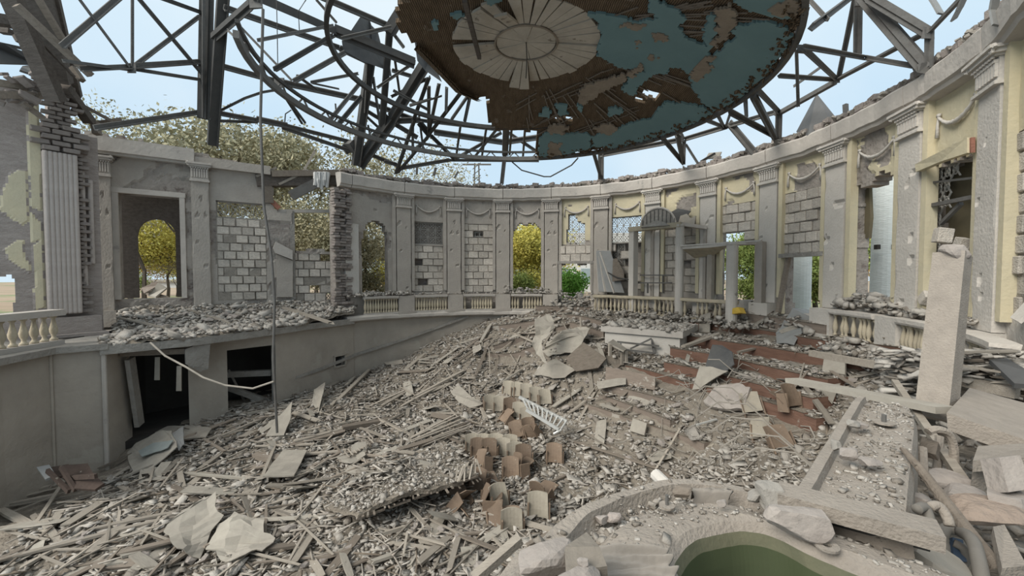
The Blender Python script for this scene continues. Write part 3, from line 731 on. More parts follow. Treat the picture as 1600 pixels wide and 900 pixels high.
# left pilasters
LPC = []
for x0, x1, yt in ((141, 171, 242), (297, 325, 254)):
    ua_, zt = lu(x0, yt, .15); ub_, _ = lu(x1, yt, .15); uc = (ua_ + ub_) / 2; w = ub_ - ua_
    p = INST('pilaster', PILG[0], LT(uc, 3.5, .15) @ Matrix.Diagonal((w / .6, 1, (zt - .5 - 3.5) / 3.75, 1)), wall_left); WLOC[p.name] = wloc(wall_left)
    c_ = INST('capital', CAPG, LT(uc, zt - .55, .15) @ Matrix.Diagonal((w / .6, 1, 1.1, 1)), wall_left)
    b_ = MB().box((0, .1, .25), (w + .1, .4, .5)); INST('pedestal', mesh_of('pedestal', b_.V, b_.F, M_GREY), LT(uc, 3.1, .1), wall_left)
# window frame of the left opening
uw0, uw1, zw0, zw1 = lwin[0][0], lwin[2][0], lwin[0][1], lwin[1][1]
T = LT((uw0 + uw1) / 2, zw0, 0); w_ = uw1 - uw0; h_ = zw1 - zw0
win1 = empty('window_1', T.translation, kind='structure')
for nm, c_, s_ in (('window_frame', (-w_ / 2 - .06, .0, h_ / 2), (.14, .12, h_)), ('window_frame', (w_ / 2 + .06, 0, h_ / 2), (.14, .12, h_)), ('window_frame', (0, 0, h_ + .07), (w_ + .3, .14, .16))):
    q = MB().box(c_, s_); OBJ(nm, [T @ v for v in q.V], q.F, M_CORN, win1)
# arched inner leaf seen through the left window
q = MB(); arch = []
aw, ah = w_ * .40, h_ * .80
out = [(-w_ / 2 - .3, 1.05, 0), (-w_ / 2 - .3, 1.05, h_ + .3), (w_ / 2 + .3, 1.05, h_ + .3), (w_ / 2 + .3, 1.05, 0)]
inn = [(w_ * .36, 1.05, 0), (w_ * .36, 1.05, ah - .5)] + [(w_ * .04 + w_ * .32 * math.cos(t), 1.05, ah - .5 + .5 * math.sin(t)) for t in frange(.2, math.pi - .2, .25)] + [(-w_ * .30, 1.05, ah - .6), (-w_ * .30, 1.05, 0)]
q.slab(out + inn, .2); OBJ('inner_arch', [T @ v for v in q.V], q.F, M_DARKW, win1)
# infill of the left bays
def linfill(rect, holes, rows, cols, off=-.12):
    ua, ub, za, zb = rect; hh = (zb - za) / rows; cw = (ub - ua) / cols; mo = MB()
    for j in range(rows):
        o_ = .5 * (j % 2); ed = [0.] + [(i + o_) * cw for i in range(0 if o_ else 1, cols + 1) if 0 < (i + o_) * cw < ub - ua - .02] + [ub - ua]
        for i in range(len(ed) - 1):
            uc = ua + (ed[i] + ed[i + 1]) / 2; zc = za + (j + .5) * hh
            if any(inpoly(uc, zc, H) for H in holes): continue
            INST('block', BLK[rnd.randrange(4)], LT(uc, zc, off + rnd.uniform(-.03, .04)) @ Matrix.Diagonal((ed[i + 1] - ed[i] - .02, .26, hh - .025, 1)), wall_left)
            T = LT(uc, zc, off); mo.box((0, 0, 0), (ed[i + 1] - ed[i] + .02, .2, hh + .02))
            for k in range(8): mo.V[-8 + k] = T @ mo.V[-8 + k]
    mo.obj('mortar_bed', M_MORTAR, wall_left)
gz = lu(378, 342)[1]
linfill((linf[0], linf[1], linf[2], gz), [], 10, 4)
linfill(linf2, [lpoly([(488, 452), (488, 436), (497, 436), (497, 452)]), lpoly([(500, 408), (500, 396), (530, 396), (530, 408)]), lpoly([(512, 470), (512, 442), (530, 442), (530, 470)])], 6, 4, -.2)
T = LT((linf[0] + linf[1]) / 2, gz, -.1)
grille('small lattice grille above pale blocks on the straight wall', T, linf[1] - linf[0], linf[3] - gz, 4, 1)
T = LT((lu(512, 455)[0] + lu(528, 455)[0]) / 2, lu(520, 470)[1], -.25)
grille('low lattice grille at the end of the collapsed bay', T, .5, .75, 2, 2)
# thin frame of the collapsed bay with its remaining brick corner and grey panel
fb = empty('bay_frame', LWp(470, 470), 'broken timber frame standing in the collapsed bay with trees behind', 'frame')
def lbeam(nm, pa, pb, w, mt, off=-.1, par=None, h=None):
    a, b = LWp(*pa, off), LWp(*pb, off); q = MB().beam(a, b, w, h or w, (LN.x, LN.y, 0)); return OBJ(nm, q.V, q.F, mt, par)
lbeam('upper_rail', (418, 330), (530, 330), .12, M_CORN, par=fb); lbeam('post', (456, 330), (458, 468), .16, M_SLAB, par=fb); lbeam('post', (521, 330), (526, 412), .14, M_RAG, par=fb); lbeam('post', (432, 372), (424, 468), .13, M_SLAB, par=fb)
q = MB().slab([LWp(432, 464, -.02), LWp(432, 397, -.02), LWp(457, 408, -.02), LWp(457, 464, -.02)], .1); q.obj('grey_panel', M_GREY, fb)
q = MB().slab([LWp(426, 388, 0), LWp(430, 378, 0), LWp(456, 392, 0), LWp(456, 406, 0), LWp(430, 396, 0)], .25); q.obj('plaster_hood', M_CORN, fb)
for j in range(7):
    for i in range(3):
        x = 424 + i * 9 + (4 if j % 2 else 0); y = 334 + j * 6.3
        uu, zz = lu(x + 3, y); INST('brick', BRK[(i + j) % 4], LT(uu, zz, -.15) @ Matrix.Diagonal((.27, .22, .13, 1)), wall_left)
# fallen roof beams over the gap
gb = empty('broken_lintel', LWp(468, 292), 'splintered dark lintel beams hanging across the gap in the wall top', 'beam')
for pa, pb, w, mt, of in (((400, 283), (545, 282), .42, M_DARKW, -.1), ((424, 272), (535, 270), .22, M_WOODD, .1), ((455, 306), (498, 284), .34, M_STEELR, .25), ((414, 262), (420, 318), .3, M_WOODD, -.05), ((420, 310), (436, 326), .16, M_REDPL, .0)):
    lbeam('beam', pa, pb, w, mt, of, gb)
for pa, pb in (((436, 288), (478, 268)), ((474, 268), (492, 236)), ((400, 276), (432, 262))): lbeam('splinter', pa, pb, .08, M_WOOD, .1, gb)
q = MB(); 
for i in range(5):
    x = 494 + i * 4.5; q.tube([LWp(x, 270, .35), LWp(x - 1, 282, .4 + .04 * (i % 2)), LWp(x - 2 + (i % 3), 290 + 3 * (i % 3), .42)], .10, 6, r2=.06)
q.obj('hanging_rag', M_RAG, label='pale torn rag hanging over the broken lintel', cat='cloth')
# broken pier between the straight wall and the round wall
pr = empty('broken_pier', Wp(545, 470, 8.6), kind='structure'); pr['kind'] = 'structure'
for i in range(46):
    z = 3.2 + i * .105; 
    for s in (0, 1, 2):
        if rnd.random() < .15: continue
        a = 141.6 - s * 1.6 + rnd.uniform(-.3, .3)
        INST('brick', BRK[rnd.randrange(4)], TF(a, 8.42 + rnd.uniform(-.05, .08), z) @ Matrix.Diagonal((.26, .3, .1, 1)), pr)
q = MB(); T = TF(137.5, 8.38, 3.9); q.box((0, .1, 1.4), (.5, .25, 2.8), jit=.03); OBJ('pier_plaster', [T @ v for v in q.V], q.F, M_WHITE, pr)

# ---------------------------------------------------------------- proscenium pier: brick wall, plaster remains, fluted pilaster
wall_pro = empty('wall_proscenium', (-12, 10.6, 3.0), kind='structure')
c0 = Dp(66, 300, 10.4); c1 = Dp(119, 300, 10.9); c2 = Dp(134, 300, 11.1); c3 = Dp(162, 300, 11.9)
PD = Vector((c1.x - c0.x, c1.y - c0.y)).normalized(); PN = Vector((PD.y, -PD.x)); pw = (Vector((c1.x - c0.x, c1.y - c0.y))).length
def PT(u, z, out=0.): p = Vector((c0.x, c0.y)) + PD * u + PN * out; return Matrix.Translation((p.x, p.y, z)) @ Matrix.Rotation(math.atan2(PD.y, PD.x), 4, 'Z')
q = MB().box((pw / 2, .4, 2.9), (pw, .7, 5.8)); T = PT(0, 3.05, -.02)
q2 = MB().box((pw / 2 + .2, .5, 2.7), (pw + .55, .7, 5.4)).box((pw / 2 + .1, .5, 6.0), (pw - .25, .7, 1.4)); OBJ('pier_core', [T @ v for v in q2.V], q2.F, M_BRICKPINK, wall_pro)
fz0, fz1 = Dp(90, 490, 10.6).z, Dp(90, 240, 10.6).z
fl = empty('fluted_pilaster', PT(pw / 2, fz0).translation, parent=wall_pro)
q = MB().box((pw / 2, 0, (fz1 - fz0) / 2), (pw, .16, fz1 - fz0)); T = PT(0, fz0, .1); OBJ('pilaster_back', [T @ v for v in q.V], q.F, M_WHITE if False else M_BRICKPINK, fl)
fm = MB(); 
for i in range(2): pass
fm.lathe([(.052, 0), (.055, .05), (.055, fz1 - fz0 - .05), (.05, fz1 - fz0)], 8); FLM = mesh_of('flute', fm.V, fm.F, mat('pinkish_plaster', (.47, .42, .385), (.38, .335, .305), 2, bump=.4), smooth=True)
for i in range(7): INST('flute', FLM, PT((i + .5) * pw / 7, fz0, .19), fl)
for i in range(2): INST('flute', FLM, PT(pw + .12 + i * .16, fz0 + .5 + i * .8, -.02 - .05 * i) @ Matrix.Diagonal((1, 1, .8 - .25 * i, 1)), fl)
# courses of brick above and beside the flutes
def course(u0, u1, z0, z1, out, rag, bw=.27, bh=.105):
    z = z0; j = 0
    while z < z1:
        u = u0 - (bw / 2 if j % 2 else 0)
        while u < u1 - rag * rnd.random():
            INST('brick', BRK[rnd.randrange(4)], PT(u + bw / 2, z + bh / 2, out + rnd.uniform(-.04, .03)) @ Matrix.Diagonal((bw - .02, .2, bh - .018, 1)), wall_pro); u += bw
        z += bh; j += 1
course(-.03, pw + .1, fz1 + .02, fz1 + .62, .16, .2, .36, .14); course(.12, pw - .05, fz1 + .62, fz1 + 1.75, .10, .12); course(pw + .0, pw + .14, fz0, fz1 + .7, .02, .16)
q = MB().box((pw / 2, .05, .2), (pw + .5, .5, .5)).box((pw / 2, .0, -.1), (pw + .7, .7, .25)); T = PT(.1, 3.15, .1); OBJ('pier_base', [T @ v for v in q.V], q.F, M_BRICKPINK, wall_pro)
# wall to the left of the pier
n0 = Vector((c0.x - .0, c0.y)); e0 = Vector((-13.6, 8.2)); ND = (n0 - e0).normalized(); NLEN = (n0 - e0).length; NN = Vector((ND.y, -ND.x))
def nP(u): p = e0 + ND * u; return p.x, p.y, NN.x, NN.y
def nu_(x, y):
    r = ray(x, y); t = e0.dot(NN) / (r.x * NN.x + r.y * NN.y); p = r * t + Vector((0, 0, EZ)); return ((Vector((p.x, p.y)) - e0).dot(ND), p.z)
plas = [[nu_(x, y) for x, y in P] for P in ([(0, 330), (2, 305), (14, 272), (30, 265), (42, 268), (44, 345), (34, 352), (18, 340)], [(46, 150), (58, 160), (64, 220), (66, 330), (48, 322), (44, 260), (42, 200)], [(8, 390), (20, 378), (36, 376), (38, 398), (46, 412), (46, 428), (28, 415), (12, 404)], [(52, 385), (66, 372), (72, 480), (56, 485), (54, 430)], [(46, 330), (66, 350), (68, 372), (48, 380)])]
hole = [nu_(x, y) for x, y in [(-8, 490), (-8, 432), (20, 430), (24, 450), (22, 490)]]
gridwall('wall_panel', wall_pro, nP, frange(0, NLEN, .045), frange(3.05, 9.4, .05), lambda u, z: not inpoly(u, z, hole) and z < nu_(30, 130)[1] + .3 * n2(u, 0, 2), .4, [M_BRICKPINK, M_BRICKPINK, M_YELLOW], lambda u, z: 2 if any(inpoly(u + .05 * n2(u, z, 5), z + .05 * n2(z, u, 6), P) for P in plas) else 0, lambda u, z: 0 if any(inpoly(u, z, P) for P in plas) else .02)
# left balustrade of the stage box
lb = empty('balustrade', (-10.6, 8.8, 3.1), 'dusty balustrade on the stage box beside the fluted pilaster', 'balustrade')
pa, pb = Vector((-10.25, 6.9, 0)), Vector((-10.62, 9.55, 0))
for nm, z, h, w in (('plinth_rail', 3.13, .10, .26), ('top_rail', 3.82, .14, .34)):
    q = MB().beam(pa + Vector((0, 0, z)), pb + Vector((0, 0, z)), w, h); q.obj(nm, M_CORN, lb)
for i in range(12): INST('baluster', BALM, Matrix.Translation(pa.lerp(pb, (i + .5) / 12) + Vector((0, 0, 3.18))) @ Matrix.Diagonal((1.25, 1.25, 1.08, 1)), lb)

# gallery slab in front of the left wall with its rubble bed
edge = [(-9.62, 9.5), (-9.05, 10.05), (-8.45, 10.7), (-7.9, 11.7), (-7.42, 12.75), (-6.9, 14.0), (-6.02, 15.6)]
back = [(-6.3, 16.8), (-12.9, 12.3), (-11.3, 11.6)]
MB().slab([(x, y, 3.02) for x, y in edge + back], .2).obj('trim_7', M_SLAB, kind='structure')
def gal_z(x, y):
    d = (Vector((x, y)) - LA).dot(LN); t = max(0, min(1, 1 - d / 2.3)); return 3.04 + .62 * t ** 1.2 + .10 * fbm(x, y, 2, 1.6) + .05 * fbm(x, y, 5, 5)
V = []; Fc = []; ng, mg = 70, 26
for i in range(ng):
    t = i / (ng - 1) * (len(edge) - 1); k = min(int(t), len(edge) - 2); p = Vector(edge[k]).lerp(Vector(edge[k + 1]), t - k)
    q_ = LA + LD * (LLEN * (.09 + .93 * i / (ng - 1)))
    for j in range(mg):
        s = p.lerp(q_, j / (mg - 1)); V.append((s.x, s.y, gal_z(s.x, s.y) - (.08 if j == 0 else 0)))
for i in range(ng - 1):
    for j in range(mg - 1): Fc.append((i * mg + j, (i + 1) * mg + j, (i + 1) * mg + j + 1, i * mg + j + 1))
OBJ('floor_gallery', V, Fc, M_GROUND, kind='structure', smooth=True)
# corridor behind the lower doorways, its shade put into a near-black colour
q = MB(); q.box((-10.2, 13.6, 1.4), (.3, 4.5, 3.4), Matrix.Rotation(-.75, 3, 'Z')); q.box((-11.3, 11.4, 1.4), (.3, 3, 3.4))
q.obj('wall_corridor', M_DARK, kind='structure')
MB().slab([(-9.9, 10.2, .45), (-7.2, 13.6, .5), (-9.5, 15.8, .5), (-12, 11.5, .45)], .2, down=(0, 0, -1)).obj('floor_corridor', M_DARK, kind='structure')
# ================================================================== DOME CEILING
DC = Vector((.1, 10.0, 0)); DR = 5.62
def dome_z(r): return EZ + 5.55 - 1.12 * (r / DR) ** 2
def Dm(x, y, off=0.0):
    """where a line of sight meets the inner face of the dome (off: below it)"""
    r = ray(x, y); lo = None
    for i in range(40, 400):
        t = i * .055; p = r * t; d = math.hypot(p.x - DC.x, p.y - DC.y)
        if p.z + EZ >= dome_z(min(d, 7.5)) - off: lo = t; break
    t = lo or 15
    p = r * t; return Vector((p.x, p.y, p.z + EZ))
dome = empty('dome_ceiling', (DC.x, DC.y, EZ + 4.4), 'hanging shallow dome of brown reed lathing with remains of blue plaster and a white rosette', 'ceiling dome')
cut_px = [(636, -70), (626, -20), (624, 20), (621, 46), (632, 55), (650, 66), (668, 88), (693, 113), (716, 139), (742, 148), (763, 155), (762, 190), (776, 203), (800, 203), (838, 204), (841, 252)]
cut = [Dm(x, y) for x, y in cut_px]
keep = [(p.x, p.y) for p in cut]
pe = cut[-1]; a_end = math.degrees(math.atan2(pe.y - DC.y, pe.x - DC.x)); ps = cut[0]; a_st = math.degrees(math.atan2(ps.y - DC.y, ps.x - DC.x))
a = a_end
while a > a_st - 360 + 0 if a_st > 0 else a > a_st:
    keep.append((DC.x + (DR - .03) * math.cos(math.radians(a)), DC.y + (DR - .03) * math.sin(math.radians(a)))); a -= 4
    if a < a_end - 330: break
ds = .11; nn = int(2 * DR / ds) + 3; V = []; idx = {}; Fc = []
def dv(i, j):
    if (i, j) not in idx:
        x = DC.x - DR - ds + i * ds; y = DC.y - DR - ds + j * ds; d = math.hypot(x - DC.x, y - DC.y)
        if d > DR: x = DC.x + (x - DC.x) * DR / d; y = DC.y + (y - DC.y) * DR / d; d = DR
        idx[(i, j)] = len(V); V.append((x, y, dome_z(d) + .03 * fbm(x, y, 1, 2.5) + .012 * fbm(x, y, 3, 9)))
    return idx[(i, j)]
for i in range(nn):
    for j in range(nn):
        x = DC.x - DR - ds + (i + .5) * ds; y = DC.y - DR - ds + (j + .5) * ds
        if math.hypot(x - DC.x, y - DC.y) > DR + .02: continue
        jx = .10 * n2(x, y, 3.5); jy = .10 * n2(y, x, 3.2, 4)
        if not inpoly(x + jx, y + jy, keep): continue
        if fbm(x, y, 8.8, 1.9) > .62 and math.hypot(x - DC.x, y - DC.y) > 3.4: continue
        Fc.append((dv(i, j), dv(i, j + 1), dv(i + 1, j + 1), dv(i + 1, j)))
nb = len(V); topv = [(x, y, z + .09) for x, y, z in V]
edges = {}
for f in Fc:
    for q in range(4):
        e2 = (f[q], f[(q + 1) % 4]); edges[e2] = edges.get(e2, 0) + 1
side = [(b, a, a + nb, b + nb) for (a, b) in edges if (b, a) not in edges]
OBJ('lath_shell', V + topv, Fc + [tuple(i + nb for i in f[::-1]) for f in Fc] + side, M_LATH, dome)
# lath strips that stand proud of the reed mat: a radial set on the underside
m = MB()
for i in range(150):
    a = rnd.uniform(-80, 90); r0 = rnd.uniform(2.2, 4.6); L = rnd.uniform(.5, 1.4)
    p = Vector((DC.x + r0 * math.cos(math.radians(a)), DC.y + r0 * math.sin(math.radians(a)), 0)); d = Vector((math.cos(math.radians(a + rnd.choice((0, 90)) + rnd.uniform(-8, 8))), math.sin(math.radians(a + rnd.uniform(-8, 8))), 0)); q = p + d * L
    if not inpoly(p.x, p.y, keep) or not inpoly(q.x, q.y, keep): continue
    if (q - DC).xy.length > 5.4: continue
    p.z = dome_z((p - DC).xy.length) - .035; q.z = dome_z((q - DC).xy.length) - .035; m.beam(p, q, .035, .015)
m.obj('lath_strips', M_WOODD, dome, kind='stuff')
def plaster(name, px, mt, off, t, rag=.06, ds=.05, seed=0):
    P = [Dm(x, y, off) for x, y in px]; Q = [(p.x, p.y) for p in P]
    x0 = min(q[0] for q in Q); x1 = max(q[0] for q in Q); y0 = min(q[1] for q in Q); y1 = max(q[1] for q in Q)
    V = []; idx = {}; Fc = []
    def vv(i, j):
        if (i, j) not in idx:
            x = x0 + i * ds; y = y0 + j * ds; d = math.hypot(x - DC.x, y - DC.y); idx[(i, j)] = len(V); V.append((x, y, dome_z(d) - off - .012 * fbm(x, y, seed, 1.2)))
        return idx[(i, j)]
    for i in range(-1, int((x1 - x0) / ds) + 2):
        for j in range(-1, int((y1 - y0) / ds) + 2):
            x = x0 + (i + .5) * ds; y = y0 + (j + .5) * ds; d = math.hypot(x - DC.x, y - DC.y)
            if d > DR - .05: continue
            if inpoly(x + rag * 1.6 * fbm(x, y, seed, 4), y + rag * 1.6 * fbm(x, y, seed + 5, 4), Q): Fc.append((vv(i, j), vv(i, j + 1), vv(i + 1, j + 1), vv(i + 1, j)))
    if not Fc: return
    nb = len(V); ed = {}
    for f in Fc:
        for q in range(4): ed[(f[q], f[(q + 1) % 4])] = 1
    sd = [(b, a, a + nb, b + nb) for (a, b) in ed if (b, a) not in ed]
    OBJ(name, V + [(x, y, z + t) for x, y, z in V], Fc + sd, mt, dome)
s7 = lambda L: [(900 + x * .2888, y * .2888) for x, y in L]
s6 = lambda L: [(620 + x * .2888, y * .2888) for x, y in L]
BLUES = [s7([(860, 130), (950, 118), (1050, 112), (1120, 135), (1155, 180), (1160, 210), (1080, 330), (1050, 380), (1000, 440), (870, 540), (780, 590), (740, 600), (690, 560), (640, 490), (620, 450), (620, 390), (700, 370), (760, 290), (820, 240), (850, 200)]),
         s7([(70, 60), (160, 75), (240, 100), (330, 110), (440, 100), (400, 60), (380, 30), (420, 10), (470, 20), (560, 70), (600, 90), (555, 140), (570, 180), (620, 215), (690, 245), (700, 170), (720, 80), (760, 70), (745, 180), (735, 265), (690, 310), (640, 385), (600, 395), (560, 360), (500, 385), (420, 410), (350, 450), (310, 520), (280, 500), (245, 480), (290, 420), (370, 380), (330, 350), (270, 380), (230, 360), (200, 340), (110, 300), (125, 240), (135, 190), (115, 110)]),
         s7([(200, 700), (330, 650), (400, 640), (430, 600), (490, 560), (560, 560), (640, 565), (700, 585), (740, 610), (700, 640), (600, 690), (500, 730), (350, 765), (200, 800), (90, 800), (90, 740), (120, 720)]),
         s6([(770, 745), (830, 710), (900, 730), (960, 715), (1030, 722), (1045, 760), (1045, 805), (900, 835), (770, 850)]),
         s7([(860, -40), (1200, -40), (1190, 90), (1130, 95), (1050, 88), (930, 58), (880, 30)]),
         s6([(860, 575), (880, 560), (918, 570), (920, 625), (880, 625)]), s6([(770, 600), (815, 585), (835, 605), (820, 630), (780, 625)]), s6([(1140, 600), (1170, 575), (1225, 590), (1210, 615), (1150, 630)]),
         s6([(975, 565), (1000, 560), (1010, 600), (1000, 615), (985, 600)]), s6([(300, 80), (350, 70), (370, 90), (320, 110)]), s6([(185, 110), (225, 125), (235, 160), (200, 165)]), s6([(470, -20), (590, -20), (560, 15), (490, 20)]), s7([(380, -60), (470, -60), (440, 20), (400, 20)])]
for i, P in enumerate(BLUES): plaster('plaster_patch', P, M_BLUE, .07, .06, seed=i * 3)
TANS = [s7([(230, 150), (290, 110), (380, 130), (340, 160)]), s7([(620, 400), (650, 360), (720, 305), (760, 290), (740, 330), (700, 390), (670, 440), (640, 440)]), s7([(410, 175), (480, 180), (480, 225), (440, 235)]), s7([(380, 305), (420, 295), (440, 320), (400, 330)]),
        s7([(100, 690), (190, 668), (220, 700), (190, 728), (120, 720)]), s7([(20, 480), (130, 440), (260, 400), (280, 430), (190, 470), (100, 520), (40, 560), (10, 560)]), s6([(1240, 410), (1320, 350), (1335, 370), (1270, 420)]),
        s7([(1050, 30), (1190, -10), (1190, 80), (1070, 80)]), s7([(380, 150), (340, 250), (320, 300), (330, 240)]), s6([(800, 690), (880, 670), (930, 690), (900, 720), (830, 730)]), s7([(760, 60), (850, 20), (860, 100), (830, 200), (770, 250), (740, 250), (765, 150)]), s6([(820, 770), (885, 770), (885, 840), (825, 845)])]
for i, P in enumerate(TANS): plaster('plaster_patch', P, M_TAN, .10, .05, rag=.08, seed=50 + i * 3)
# rosette: an inner disc and radial segments, some dropped
rc = Dm(822, 68, .1); RRs = 1.72; ros = empty('rosette', (rc.x, rc.y, rc.z), parent=dome)
rz = lambda r: rc.z + .02 - .10 * (r / RRs) ** 2
def rseg(r0, r1, a0, a1, dz, tilt=0):
    n = 4; V = []; 
    for rr in (r0, r1):
        for i in range(n):
            a = math.radians(a0 + (a1 - a0) * i / (n - 1)); V.append(Vector((rc.x + rr * math.cos(a), rc.y + rr * math.sin(a) , rz(rr) + dz + (tilt if rr == r1 else 0))))
    Fc = [(i, i + 1, n + i + 1, n + i) for i in range(n - 1)]
    V2 = V + [v + Vector((0, 0, .06)) for v in V]; k = len(V); Fc2 = Fc + [tuple(i + k for i in f[::-1]) for f in Fc]
    bd = list(range(n)) + list(range(2 * n - 1, n - 1, -1)); Fc2 += [(bd[i], bd[i] + k, bd[(i + 1) % len(bd)] + k, bd[(i + 1) % len(bd)]) for i in range(len(bd))]
    return OBJ('rosette_segment', V2, Fc2, M_ROSE, ros)
NS = 38
for i in range(NS):
    a0 = i * 360 / NS; a1 = a0 + 360 / NS - rnd.choice((.5, .8, 1.6))
    mid = (a0 + a1) / 2
    if 176 < mid < 192: continue
    tilt = -.30 if 258 > mid > 248 else (-.2 if 84 < mid < 102 else rnd.uniform(-.012, .012))
    rseg(.74, RRs + rnd.uniform(-.02, .03), a0, a1, rnd.uniform(-.01, .02), tilt)
for i in range(9):
    rseg(.02, .70, i * 40 + 1, i * 40 + 39.6, rnd.uniform(-.01, .01))
m = MB(); m.tube([(rc.x, rc.y, rc.z + .1), (rc.x + .02, rc.y, rc.z - .35), (rc.x, rc.y + .02, rc.z - .8)], .012, 5); m.obj('hanging_wire', M_STEEL, ros)
m = MB(); 
for r in (.735,): m.tube([(rc.x + r * math.cos(t), rc.y + r * math.sin(t), rz(r) - .02) for t in frange(0, 2 * math.pi, .2)], .022, 5)
m.obj('rosette_ring', M_TAN, ros)
p, q = Dm(726, 0, .35), Dm(749, 90, .25); m = MB().beam(p, q, .09, .09); m.obj('hanging_timber', M_DARKW, label='dark charred timber hanging under the dome beside the white rosette', cat='timber')
# torn mat hanging at the left edge of the dome
P = [Dm(x, y, .02) for x, y in ((652, 70), (692, 112), (716, 138), (748, 152))]
V = []; Fc = []
for p in P: V += [p, p + Vector((-.06, -.1, -.16)), p + Vector((.08, -.16, -.2))]
for i in range(3):
    for j in range(2): Fc.append((i * 3 + j, i * 3 + j + 1, (i + 1) * 3 + j + 1, (i + 1) * 3 + j))
V2 = V + [v + Vector((.04, 0, .03)) for v in V]; Fc2 = Fc + [tuple(k + len(V) for k in f[::-1]) for f in Fc]
OBJ('torn_mat', V2, Fc2, M_LATH, dome)
# ragged dark rim fringe
m = MB()
for i in range(420):
    a = math.radians(rnd.uniform(-75, 82)); r = DR - rnd.uniform(-.02, .28); z = dome_z(r) - rnd.uniform(.0, .09); m.box((DC.x + r * math.cos(a), DC.y + r * math.sin(a), z), (rnd.uniform(.04, .16), rnd.uniform(.02, .06), rnd.uniform(.03, .09)), Euler((rnd.uniform(-1, 1), rnd.uniform(-1, 1), rnd.uniform(0, 3))).to_matrix(), jit=.015)
m.obj('ragged_fringe', M_LATH, dome, kind='stuff')

# ================================================================== STEEL ROOF FRAMEWORK
steel = empty('roof_framework', pol(90, 8.3, 8.9), 'wrecked dark steel roof framework of posts, rings and braces standing on the wall tops', 'roof frame')
def ringbeam(name, R, z, a0, a1, w, h, mt, c=DC, sag=0):
    A = frange(a0, a1, 4); m = MB()
    pts = [Vector((c.x + R * math.cos(math.radians(a)), c.y + R * math.sin(math.radians(a)), z + sag * math.sin(math.radians(a * 3)))) for a in A]
    for p, q in zip(pts, pts[1:]): m.beam(p, q, w, h)
    return m.obj(name, mt, steel)
ringbeam('ring_beam', DR + .04, EZ + 4.38, -85, 205, .10, .14, M_STEELR)
ringbeam('ring_beam', DR + .02, EZ + 4.62, -85, 205, .07, .07, M_STEEL)
ringbeam('ring_beam', 4.15, EZ + 5.0, 60, 225, .09, .12, M_STEEL)
for a in frange(-60, 200, 4.5):   # lacing of the rim ring
    t = math.radians(a); t2 = math.radians(a + 2.2 * (1 if int(a / 4.5) % 2 else -1)); c = DC
    m = MB().beam((c.x + (DR + .03) * math.cos(t), c.y + (DR + .03) * math.sin(t), EZ + 4.40), (c.x + (DR + .03) * math.cos(t2), c.y + (DR + .03) * math.sin(t2), EZ + 4.62), .035); m.obj('lacing', M_STEELR, steel)
def Sp(x, y, r):
    return Wp(x, y, r) if r > 6 else DW(x, y, r)
def DW(x, y, R):
    q = ray(x, y); n = math.hypot(q.x, q.y); dx, dy = q.x / n, q.y / n; b = dx * DC.x + dy * DC.y; D = b * b - DC.x ** 2 - DC.y ** 2 + R * R
    return q * ((b + math.sqrt(max(D, 0))) / n) + Vector((0, 0, EZ))
W8, R5, R4 = 8.35, 5.62, 4.15
